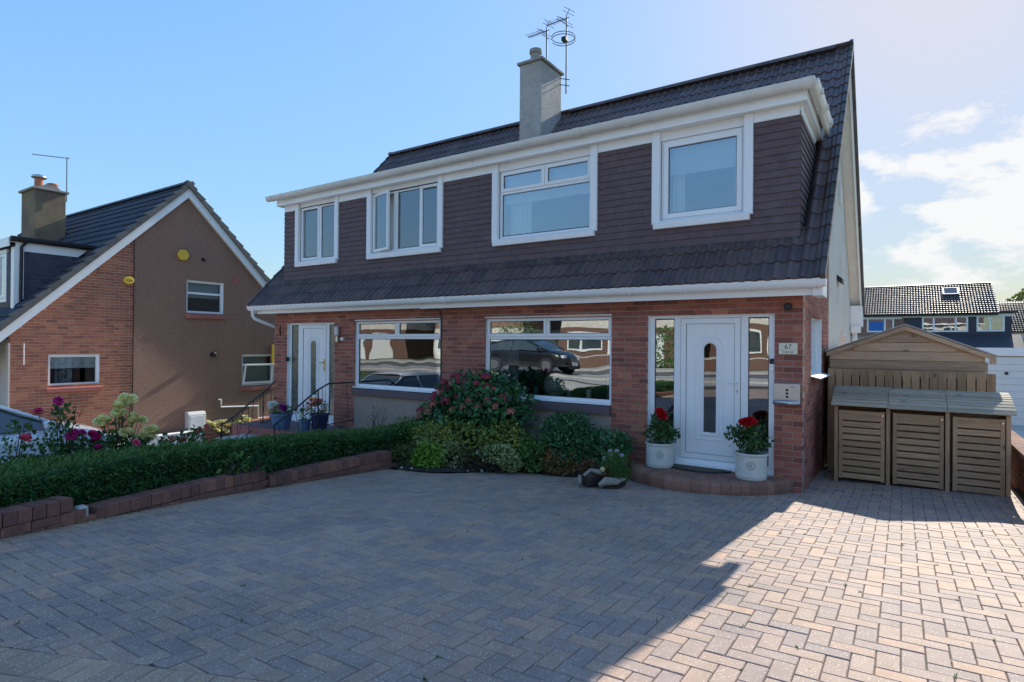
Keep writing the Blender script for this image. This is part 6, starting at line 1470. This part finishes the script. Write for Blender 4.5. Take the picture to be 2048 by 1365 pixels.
rosebush('tall rose bush covered in pale yellow flower clusters', (X8-.05, 3.35, 0.1), [(X8-.10, 3.32, 0.74, 0.08, 0.10, 0.14), (X8-.05, 3.35, 0.52, .16, .26, .12)], 380, [(X8+random.uniform(0.0, .10), y, z) for y, z in yl], 'pt_yellow', 1.2, leafmat='lf_mid')
rosebush('low rose bush with dusty pink blooms by the white boundary wall', (-8.3, 4.25, 0.0), [(-8.3, 4.2, 0.42, 0.14, 0.3, 0.12), (-8.3, 4.4, .52, .08, .12, .08)], 320, [(-8.2, 4.05, 0.50), (-8.25, 3.84, 0.57), (-8.35, 4.49, 0.576), (-8.35, 4.60, 0.60), (-8.3, 4.42, .56), (-8.25, 4.22, 0.47)], 'pt_coral', 0.9)
# yellow-flowered plant in a white trough, further pots by the left door
tr = empty('flower_trough', (-13.0, 7.71, -0.55), 'white trough holding a plant with yellow-cream flowers beyond the hedge', 'planter')
B().box(-13.1, -12.9, 7.30, 8.12, -0.56, -0.43).obj('trough', M['upvc_old'], tr, bevel=0.008); B().box(-13.04, -12.96, 7.63, 7.79, -0.85, -0.56).obj('pedestal', M['concrete'], tr)
b = B(); pts_ = []
for k in range(36):
    y = 7.71+random.choice((-1, 1))*random.uniform(0.06, 0.56); z = random.uniform(-0.20, 0.05)-(0.05 if abs(y-7.71) < 0.2 else 0); pts_.append((y, z)); b.tube([(-13.0, 7.71, -0.45), (-13.0, 7.71+(y-7.71)*.6, -0.45+(z+.45)*.45), (-13.0, y, z)], 0.006, 4)
b.obj('stalks', M['stem'], tr, kind='stuff')
for y, z in pts_: place('flower', shared('flower', 'rose', 'pt_yellow', rose_shape), tr, (-13.0+random.uniform(-.06, .06), y, z), (random.uniform(-.5, .5), random.uniform(0, .9), 0), 0.95)
foliage('foliage', [(-13.0, 7.5, -0.12, .1, .24, .10), (-13.0, 7.95, -0.10, .1, .22, .10)], 160, 0.05, 0.03, M['lf_yellow'], tr)
# steps, platform and low walls by the left-hand door
dp = empty('door_platform', (-10.3, 7.6, 0.1), 'red-edged raised doorstep platform in front of the left-hand white door', 'step')
B().box(-11.75, -8.95, 7.02, YW-0.003, -0.8, 0.085).obj('base', M['redsill'], dp); B().box(-11.70, -9.0, 7.10, YW-0.004, 0.0855, 0.10).obj('paved_top', M['brownpaint'], dp)
B().box(-11.2, -8.9, 6.35, 7.015, -0.8, -0.06).obj('lower_step', M['concrete'], dp)
bw = empty('side_step_wall', (-13.1, 7.9, -0.6), 'low red brick wall with sunlit top leading to the left-hand doorstep', 'wall')
B().box(-13.21, -13.005, 7.12, 9.3, -1.1, -0.20).obj('mortar_core', M['mortar'], bw); bwp = Pieces('brick', M['brick'], bw); bricks(bwp, 0, 7.12, 9.3, -1.0, -0.20, [], -13.0, -1); bwp.finish()
cpp = Pieces('coping_brick', M['brick_left'], bw); y = 7.15
while y < 9.3: cpp.add(cpp.boxmesh(0.24, 0.1, 0.065, 0.004), Matrix.Translation((-13.11, y, -0.165+0.05*(y-7.1)))); y += 0.106
cpp.finish()
B().box(-13.20, -13.02, 5.50, 7.08, -1.0, -0.16).obj('white_boundary_wall', M['whitewall'], bevel=0.01, label='low white boundary wall behind the rose bushes, brightly sunlit', cat='wall')
def pot(x, y, z0, r0, r1, h, mat, rim=0.015, ribs=()):
    pr_ = [(0, 0), (r0*0.96, 0), (r0, 0.012)]+[(r0+(r1-r0)*t, h*t) for t in (0.3, 0.6, 0.88)]+[(r1+rim, h*0.89), (r1+rim, h), (r1-0.012, h), (r1-0.02, h*0.86), (0, h*0.86)]
    return lathe_at(pr_, x, y, z0, 32)
pb_ = empty('flower_pot', (-10.40, 7.25, 0.10), 'wide blue pot of white and purple flowers on the left doorstep', 'flower pot')
pot(-10.40, 7.25, 0.10, 0.15, 0.22, 0.30, 'bluepot').obj('pot', M['bluepot'], pb_, smooth=False); foliage('foliage', [(-10.40, 7.25, 0.45, 0.19, 0.17, 0.09)], 220, 0.06, 0.03, M['lf_mid'], pb_)
for k in range(9): place('flower', shared('flower', 'rose', 'pt_white', rose_shape), pb_, (-10.56+random.uniform(-.08, .08), 7.18+random.uniform(-.06, .06), 0.50+random.uniform(0, .10)), (random.uniform(0.3, 1), 0, 0), 0.9)
for k in range(11): place('flower', shared('flower', 'rose', 'pt_purple', rose_shape), pb_, (-10.27+random.uniform(-.10, .10), 7.18+random.uniform(-.06, .06), 0.49+random.uniform(0, .08)), (random.uniform(0.3, 1), 0, 0), 0.9)
pb_ = empty('flower_pot', (-9.52, 7.40, 0.10), 'dark blue glazed pot with coral flowers right of the left-hand door', 'flower pot')
pot(-9.47, 7.45, 0.10, 0.13, 0.17, 0.34, 'navypot').obj('pot', M['navypot'], pb_); pot(-9.70, 7.28, 0.10, 0.08, 0.12, 0.22, 'bluepot').obj('small_pot', M['bluepot'], pb_)
foliage('foliage', [(-9.47, 7.42, 0.54, 0.17, 0.15, 0.15), (-9.68, 7.28, 0.42, 0.13, 0.12, 0.14)], 420, 0.055, 0.03, M['lf_olive'], pb_)
for k in range(12): place('flower', shared('flower', 'rose', 'pt_coral', rose_shape), pb_, (-9.48+random.uniform(-.16, .14), 7.34+random.uniform(-.06, .06), 0.60+random.uniform(0, .12)), (random.uniform(0.3, 1), 0, 0), 0.75)
# hand rails
def rail(label, top, bot, nb, base_z=None):
    e = empty('hand_rail', (bot[-1][0], bot[-1][1], bot[-1][2]), label, 'hand rail'); B().tube(top, 0.016, 6).obj('top_rail', M['iron'], e)
    def at(pl, t):
        n = len(pl)-1; q = min(int(t*n), n-1); f = t*n-q; return Vector(pl[q]).lerp(Vector(pl[q+1]), f)
    B().tube(bot, 0.010, 5).obj('bottom_rail', M['iron'], e)
    for k in range(nb):
        t = (k+0.4)/nb; a = at(top, t); c = at(bot, min(1, t+(0.07 if k % 2 else 0))); B().tube([a, c], 0.0065, 4).obj('baluster', M['iron'], e)
    for t in (0.33, 0.98): a = at(top, t); B().tube([a, Vector((a.x, a.y, -0.3 if a.y < 7.0 else 0.09))], 0.014, 6).obj('post', M['iron'], e)
rail('thin black iron hand rail in front of the left-hand white door', [(-9.199, 8.04, 1.032), (-9.10, 7.35, 1.041), (-9.146, 7.15, 0.936), (-9.153, 7.0, 0.843), (-9.247, 6.8, 0.649), (-9.36, 6.6, 0.47), (-9.5, 6.45, 0.30)], [(-9.188, 8.04, 0.27), (-9.12, 7.3, 0.26), (-9.142, 7.0, 0.10), (-9.241, 6.8, 0.0), (-9.45, 6.5, -0.05)], 9)
rail('black iron hand rail on the far side of the left doorstep, before the brown wall', [(-11.78, 8.04, 0.95), (-11.35, 7.6, 0.841), (-11.094, 7.0, 0.582), (-10.796, 6.5, 0.387), (-10.62, 6.1, 0.25)], [(-11.78, 8.04, 0.18), (-11.35, 7.6, 0.14), (-11.05, 7.0, 0.0), (-10.75, 6.45, -0.15), (-10.6, 6.1, -0.25)], 12)

# tubs with roses on the front step
def tub(x, y, label, fol, blooms, dz=0.0):
    e = empty('rose_tub', (x, y, 0.17), label, 'flower tub')
    pr_ = [(0, 0), (0.178, 0), (0.184, 0.01), (0.186, 0.04), (0.189, 0.043), (0.189, 0.052), (0.186, 0.055), (0.187, 0.285), (0.197, 0.295), (0.199, 0.318), (0.192, 0.326), (0.178, 0.322), (0.175, 0.28), (0, 0.28)]
    t = lathe_at(pr_, x, y, 0.17, 44).obj('tub', M['glaze'], e, smooth=True); t.modifiers.new('split', 'EDGE_SPLIT').split_angle = math.radians(40)
    lathe_at([(0, 0.284), (0.174, 0.284)], x, y, 0.17, 24).obj('soil', M['soil'], e)
    # printed round emblem facing the camera
    d = Vector((-x, -y, 0)).normalized(); a0_ = math.atan2(d.y, d.x)
    def on(a, z): return Vector((x+0.1905*math.cos(a), y+0.1905*math.sin(a), 0.17+z))
    b = B()
    for r in (0.050, 0.036): b.tube([on(a0_+r/0.19*math.cos(q), 0.185+r*math.sin(q)) for q in np.linspace(0, 2*PI, 33)], 0.0012, 4)
    b.tube([on(a0_, 0.160), on(a0_, 0.185)], 0.0022, 4)
    for q in np.linspace(0.35, PI-0.35, 5): b.tube([on(a0_, 0.183), on(a0_+0.016/0.19*math.cos(q), 0.183+0.020*math.sin(q))], 0.0022, 4)
    for k in range(22):
        q = 2*PI*k/22; b.tube([on(a0_+0.0405/0.19*math.cos(q), 0.185+0.0405*math.sin(q)), on(a0_+0.0455/0.19*math.cos(q+0.04), 0.185+0.0455*math.sin(q+0.04))], 0.0014, 4)
    b.obj('printed_emblem', M['inkgrey'], e, kind='stuff')
    stems(e, (x, y, 0.45), fol, 9, 0.006, 'stem'); foliage('foliage', fol, 620, 0.062, 0.036, M['lf_rose'], e, spread=1.1, inner=0.25, lump=0.3)
    for (bx_, by_, bz_) in blooms: place('bloom', shared('bloom', 'rose', 'pt_red', rose_shape), e, (bx_, by_, bz_), (random.uniform(-.4, .9), random.uniform(-.4, .4), random.uniform(0, 6)), 1.15)
tub(-2.77, 7.84, 'cream round tub with red rose left of the door mat', [(-2.77, 7.84, 0.62, 0.19, 0.17, 0.16), (-2.77, 7.84, 0.80, 0.14, 0.13, 0.10), (-2.58, 7.76, 0.62, 0.10, .06, .08)], [(-2.74, 7.74, 0.93), (-2.70, 7.75, 0.90), (-2.72, 7.72, 0.875), (-2.77, 7.78, 0.91), (-2.68, 7.74, 0.86)])
tub(-1.575, 7.80, 'cream round tub with red rose right of the door mat, under the letter box', [(-1.575, 7.80, 0.62, 0.18, 0.17, 0.16), (-1.60, 7.80, 0.78, 0.15, 0.13, 0.09), (-1.78, 7.76, 0.70, 0.10, .06, .08)], [(-1.62, 7.72, 0.89), (-1.57, 7.72, 0.90), (-1.66, 7.72, 0.87), (-1.53, 7.73, 0.87), (-1.60, 7.70, 0.86)])
# driftwood planter
DW = empty('driftwood_planter', (-3.2, 7.05, 0.0), 'driftwood log planter with green and rusty plants beside the step', 'planter')
def rough(pts, rad, n, mat, name, seed, flat=1.0):
    b = B().tube(pts, rad, n); b.v = [tuple(Vector(v)+Vector((mnoise.noise(Vector(v)*9+Vector((seed, 0, 0))), mnoise.noise(Vector(v)*9+Vector((0, seed, 0))), mnoise.noise(Vector(v)*9+Vector((0, 0, seed)))))*0.03) for v in b.v]
    return b.obj(name, M[mat], DW)
rough([(-3.36, 6.72, 0.10), (-3.34, 6.80, 0.11), (-3.28, 6.95, 0.12), (-3.22, 7.1, 0.12)], [0.085, 0.10, 0.10, 0.08], 14, 'bark', 'hollow_log', 1.0)
rough([(-3.36, 6.70, 0.17), (-3.30, 6.78, 0.215), (-3.20, 6.84, 0.215), (-3.15, 6.90, 0.18)], [0.02, 0.035, 0.032, 0.02], 8, 'driftwood', 'pale_root', 2.0)
rough([(-3.16, 6.72, 0.06), (-3.10, 6.78, 0.12), (-2.98, 6.86, 0.12), (-2.88, 6.94, 0.13)], [0.03, 0.055, 0.04, 0.012], 8, 'driftwood', 'pale_root', 3.0)
rough([(-3.43, 6.70, 0.02), (-3.40, 6.68, 0.07), (-3.42, 6.74, 0.15)], [0.02, 0.03, 0.02], 7, 'driftwood', 'pale_root', 4.0)
rough([(-3.12, 6.80, 0.03), (-3.02, 6.88, 0.04)], [0.04, 0.03], 7, 'bark', 'bark_piece', 5.0)
B().box(-3.36, -2.96, 6.85, 7.15, 0.0, 0.10).obj('soil_block', M['soil'], DW, bevel=0.03)
foliage('green_foliage', [(-3.07, 7.02, 0.26, 0.16, 0.13, 0.17), (-3.02, 7.0, 0.16, .14, .12, .1)], 900, 0.07, 0.010, M['lf_mid'], DW, up=1.0, spread=0.6)
foliage('rusty_foliage', [(-3.40, 6.95, 0.16, 0.13, 0.12, 0.14), (-3.15, 6.88, 0.16, .07, .06, .08)], 520, 0.06, 0.012, M['lf_rust'], DW, up=0.5)
for x, z in ((-3.13, 0.46), (-3.04, 0.47), (-2.97, 0.42), (-3.21, 0.36), (-3.12, .41)): place('lilac_flower', shared('lilac_flower', 'hyd0', 'pt_lilac', head_shape), DW, (x, 7.0, z), (0.3, 0, 0), 0.5)
place('yellow_flower', shared('yellow_flower', 'rose', 'pt_yellow', rose_shape), DW, (-3.17, 6.86, 0.24), (0.9, 0, 0), 0.6)
# weeds in front of the left roughcast panel
bush('wild_plant', 'thin dark weed standing against the left roughcast panel', (-8.3, 7.85, -0.1), [(-8.3, 7.85, 0.35, 0.25, 0.1, 0.3)], 120, 0.05, 0.018, 'lf_hedge', 3.0, cat='plant')
wp_ = []; 
for _ in range(240):
    q = random.random()
    if q < 0.45: y = random.uniform(-0.5, 6.2); x = XW(y)+random.uniform(0.0, 0.05)
    elif q < 0.7: x = random.uniform(-6.2, -3.4); y = YB_(x)-random.uniform(0, 0.05)
    else: x = round(random.uniform(-5.5, 1.1)/P_)*P_; y = round(random.uniform(0.6, 8)/P_)*P_
    if x < -1.1 and y > 7.9: continue
    if math.hypot(x-SC[0], y-SC[1]) < SR+0.03: continue
    wp_ += [(x+random.gauss(0, 0.008), y+random.gauss(0, 0.008), gz(x, y)-0.004)]*random.randint(3, 9)
wp_ = np.array(wp_); n = len(wp_); _jw = leaves_mesh('joint_weeds', wp_, rdir(n)*0.7+np.array([0, 0, .7]), rdir(n)+np.array([0, 0, .5]), rng.uniform(.010, .030, n), rng.uniform(.004, .008, n), M['lf_mid'])
wl_ = np.array([(random.uniform(-6.0, 1.0), random.uniform(1.2, 7.9), 0) for _ in range(90)]+[(x_, YB_(x_)-abs(random.gauss(0, 0.12)), 0) for x_ in np.random.default_rng(3).uniform(-6.2, -3.4, 70)])
wl_[:, 2] = [gz(a, c)+0.004 for a, c, _ in wl_]; wl_ = np.array([p for p in wl_ if not (math.hypot(p[0]-SC[0], p[1]-SC[1]) < SR+0.03) and p[0] > XW(p[1])+.02]); n = len(wl_)
_fl = leaves_mesh('fallen_leaves', wl_, rdir(n)*np.array([1, 1, .1]), np.tile([0, 0, 1.0], (n, 1))+rdir(n)*.3, rng.uniform(.010, .028, n), rng.uniform(.006, .014, n), M['lf_gold'])
tag(_jw, 'tiny weeds and moss growing in the joints of the block paving', 'weeds'); tag(_fl, 'scattered small dry leaves lying on the block paving', 'fallen leaves')
T = empty('far_tree', (8.6, 60, 0), 'dark tree top beyond the roofs at the right edge', 'tree')
B().tube([(8.6, 62, -1), (8.6, 62, 4)], [0.3, 0.15], 7).obj('trunk', M['bark'], T); foliage('crown', [(8.9, 62, 5.2, 1.7, 1.5, 1.3), (10.4, 62, 5.0, 1.5, 1.5, 1.4)], 2600, 0.3, 0.2, M['lf_olive'], T)
# glimpse of another dormer behind the left house
RH = empty('rear_house', (-24, 17, 0), 'sliver of another house with black gutter between the left house and the main roof', 'house')
B().box(-30, -18.2, 15.6, 20, -1, 4.35).obj('wall', M['upvc'], RH); B().box(-30.2, -18.0, 15.45, 20, 4.36, 4.48).obj('flat_roof', M['black'], RH); B().prism([(14.4, 2.9), (15.59, 4.0), (15.59, 3.8), (14.4, 2.7)], 0, -30, -17.9).obj('lower_roof', M['tile_left'], RH); B().box(-30, -18.3, 14.6, 15.58, -1, 2.69).obj('ground_wall', M['harl_brown'], RH)

# ------------------------------------------------------------------ cars
def make_car(name, label, paintm, loc, rotz, plate=False):
    e = empty(name, loc, label, 'car'); e.rotation_euler = (0, 0, rotz)
    st_ = [(-2.12, .62, .50, .80), (-2.05, .80, .36, .93), (-1.8, .86, .25, .97), (-1.2, .885, .22, .97), (-.4, .89, .22, .96), (.5, .89, .22, .955), (1.0, .885, .22, .95), (1.35, .875, .24, .93), (1.75, .85, .26, .86), (2.02, .78, .32, .74), (2.15, .62, .42, .60)]
    b = B(); K = 13
    for x, w, zb0, zt in st_:
        pr_ = [(w*.55, zb0), (w*.95, zb0+.03), (w, zb0+.18), (w*1.0, (zb0+zt)/2), (w*.985, zt-.10), (w*.93, zt-.02), (w*.55, zt+.035)]
        b.v += [(x, -y, z) for y, z in pr_]+[(x, 0, zt+.05)]+[(x, y, z) for y, z in pr_[::-1]]
    K = 15
    for i in range(len(st_)-1):
        for k in range(K-1): b.f.append((i*K+k, i*K+k+1, (i+1)*K+k+1, (i+1)*K+k))
    b.f += [tuple(range(K))[::-1], tuple(range((len(st_)-1)*K, len(st_)*K))]; b.m = [0]*len(b.f)
    o = b.obj('body', M[paintm], None, smooth=True); fixnormals(o); s = o.modifiers.new('s', 'SUBSURF'); s.levels = 2; s.render_levels = 2
    def at(o): o.parent = e; return o
    at(o)
    # roof shell with pillars and dark glazing
    cab = [(-2.0, .72, .93), (-1.72, .66, 1.22), (-1.35, .60, 1.42), (-.5, .585, 1.485), (.25, .585, 1.45), (.75, .64, 1.24), (1.28, .74, .95)]
    b = B()
    for x, w, z in cab: b.v += [(x, -w-.02*(z < 1.3), z), (x, -w*.6, z+.035), (x, 0, z+.045), (x, w*.6, z+.035), (x, w+.02*(z < 1.3), z)]
    for i in range(len(cab)-1):
        for k in range(4):
            if i in (5,) and k in (0, 1, 2, 3): continue
            if i in (0,): continue
            if i in (4,): continue
            b.f.append((5*i+k, 5*i+k+1, 5*i+6+k, 5*i+5+k))
    b.m = [0]*len(b.f); o = at(b.obj('roof_panel', M[paintm], None, smooth=True)); md = o.modifiers.new('t', 'SOLIDIFY'); md.thickness = 0.03
    b = B(); b.v = [(x, s_*w, z) for x, w, z in cab for s_ in (-.97, .97)]; n = len(cab)
    b.f = [(2*i, 2*i+1, 2*i+3, 2*i+2) for i in (4, 5)]+[(0, 1, 3, 2)]; b.m = [0]*3; at(b.obj('windscreen', M['carglass'], None))
    for sg in (-1, 1):
        low = [(x, .855-.02*abs(x)/2, .955) for x in (-1.95, -1.3, -.4, .5, 1.2)]
        up = [(-1.55, .635, 1.30), (-1.2, .61, 1.41), (-.4, .60, 1.45), (.2, .60, 1.42), (.75, .66, 1.22)]
        b = B(); b.v = [(x, sg*w, z) for x, w, z in low]+[(x, sg*w, z) for x, w, z in up]; b.f = [(i, i+1, 6+i, 5+i) for i in range(4)]; b.m = [0]*4; at(b.obj('side_window', M['carglass'], None))
        b = B()
        for p0, p1, r in (((1.30, .86, .94), (.22, .61, 1.45), .032), ((.22, .61, 1.45), (-1.3, .61, 1.43), .028), ((-1.3, .61, 1.43), (-2.0, .80, .95), .04), ((-.40, .875, .95), (-.42, .61, 1.46), .022)):
            b.tube([(p0[0], sg*p0[1], p0[2]), (p1[0], sg*p1[1], p1[2])], r, 6)
        at(b.obj('pillar_frame', M[paintm], None, smooth=True, kind='stuff'))
        o = at(B().box(.92, 1.08, sg*.90, sg*1.06, .96, 1.09).obj('wing_mirror', M[paintm], None, bevel=.03))
        o = at(B().box(1.93, 2.12, sg*.50, sg*.74, .60, .72).obj('headlight', M['lampglass'], None, bevel=.03))
        for x in (-1.32, 1.34):
            w = lathe_at([(0, 0), (.31, 0), (.33, .03), (.33, .18), (.31, .2), (0, .2)], 0, 0, 0, 24); w.v = [(x+a, sg*(.70+c), .33+b_) for a, b_, c in w.v]; wo = at(w.obj('wheel', M['rubber'], None))
            w = lathe_at([(0, .205), (.20, .205), (.22, .19)], 0, 0, 0, 12); w.v = [(x+a, sg*(.70+c), .33+b_) for a, b_, c in w.v]; q = w.obj('rim', M['steel'], None); q.parent = wo
    at(B().box(2.13, 2.17, -.55, .55, .30, .48).obj('grille', M['black'], None)); at(B().box(2.165, 2.18, -.26, .26, .42, .53).obj('number_plate', M['upvc'], None))
    return e
make_car('parked_car', 'silver-white car parked on the drive beyond the hedge and roses', 'carwhite', (-13.40, 2.95, -0.765), PI/2).scale = (1.08, 1.05, 1.09)
make_car('parked_car', 'black car parked by the kerb opposite, seen in the window reflection', 'carblack', (-13.5, -5.4, 0.60), 0.0)

# ------------------------------------------------------------------ the other side of the street (seen in the panes)
M['brick_opp'] = simple('brown_street_brick', (0.17, 0.095, 0.07), 0.9, var=0.2, vs=12)
def opp_house(x0, w, label, up, low, gableroof=True, yb=-19.0):
    e = empty('opposite_house', (x0+w/2, yb, 0.5), label, 'house')
    z0 = 0.45; B().box(x0, x0+w, yb-8, yb, z0, z0+2.5).obj('ground_storey', M[low], e); B().box(x0, x0+w, yb-8, yb-0.02, z0+2.5, z0+4.9).obj('upper_storey', M[up], e)
    B().prism([(yb+0.5, z0+4.8), (yb-4, z0+7.4), (yb-8.5, z0+4.8)], 0, x0-0.3, x0+w+0.3).obj('roof', M['tile'], e)
    B().box(x0-0.3, x0+w+0.3, yb+0.45, yb+0.55, z0+4.72, z0+4.9).obj('fascia', M['upvc'], e)
    for (a, c, zl, zh) in ((0.6, 2.6, 3.1, 4.3), (3.6, 5.4, 3.1, 4.3), (0.6, 2.9, 0.95, 2.2)):
        if c < w:
            b = B(); frame(b, x0+a, x0+c, z0+zl, z0+zh, yb, yb+0.06, 0.09); b.box(x0+(a+c)/2-.04, x0+(a+c)/2+.04, yb, yb+.06, z0+zl+.09, z0+zh-.09); o = b.obj('window', M['upvc'], e)
            B().box(x0+a+.09, x0+c-.09, yb+0.01, yb+0.02, z0+zl+.09, z0+zh-.09).obj('pane', M['carglass'], o)
    B().box(x0+3.3, x0+4.25, yb+0.001, yb+0.05, z0, z0+2.1).obj('front_door', M['upvc'], e)
    if w > 7: B().box(x0+5.0, x0+7.3, yb+0.001, yb+0.05, z0, z0+2.15).obj('garage_door', M['garage'], e)
opp_house(-19.5, 8.5, 'cream and brick house across the street with white garage door, mirrored in the right window', 'harl_white', 'brick_opp')
opp_house(-9.5, 7.0, 'brick house across the street with cream upper storey, mirrored in the door panes', 'harl_white', 'brick_opp')
opp_house(-31, 8.5, 'roughcast house across the street mirrored in the left window', 'harl_brown', 'harl_white')
opp_house(-43, 9, 'farther cream house across the street mirrored in the left window', 'harl_white', 'brick_opp')
opp_house(1.5, 8, 'white-rendered house straight across the street behind the viewer', 'harl_grey', 'harl_white')
for x, y, r, lb in ((-10.6, -15.6, 1.3, 'rounded garden bush across the street between two houses'), (-21.5, -16.5, 1.6, 'larger garden bush across the street by the brown house')):
    bush('garden_bush', lb, (x, y, 0.5), [(x, y, 0.5+r*0.8, r, r, r)], 1500, 0.16, 0.1, 'lf_mid', x)
for x0, x1, lb in ((-19.5, -12.0, 'low brick wall across the street before the cream and brick house'), (-9.3, -4, 'low brick wall across the street before the brick house')):
    e = empty('street_wall', ((x0+x1)/2, -15.1, 0.5), lb, 'wall'); B().box(x0, x1, -15.25, -15.02, 0.45, 1.15).obj('wall_body', M['brick_opp'], e); B().box(x0-.02, x1+.02, -15.28, -15.0, 1.152, 1.21).obj('coping', M['concrete'], e)
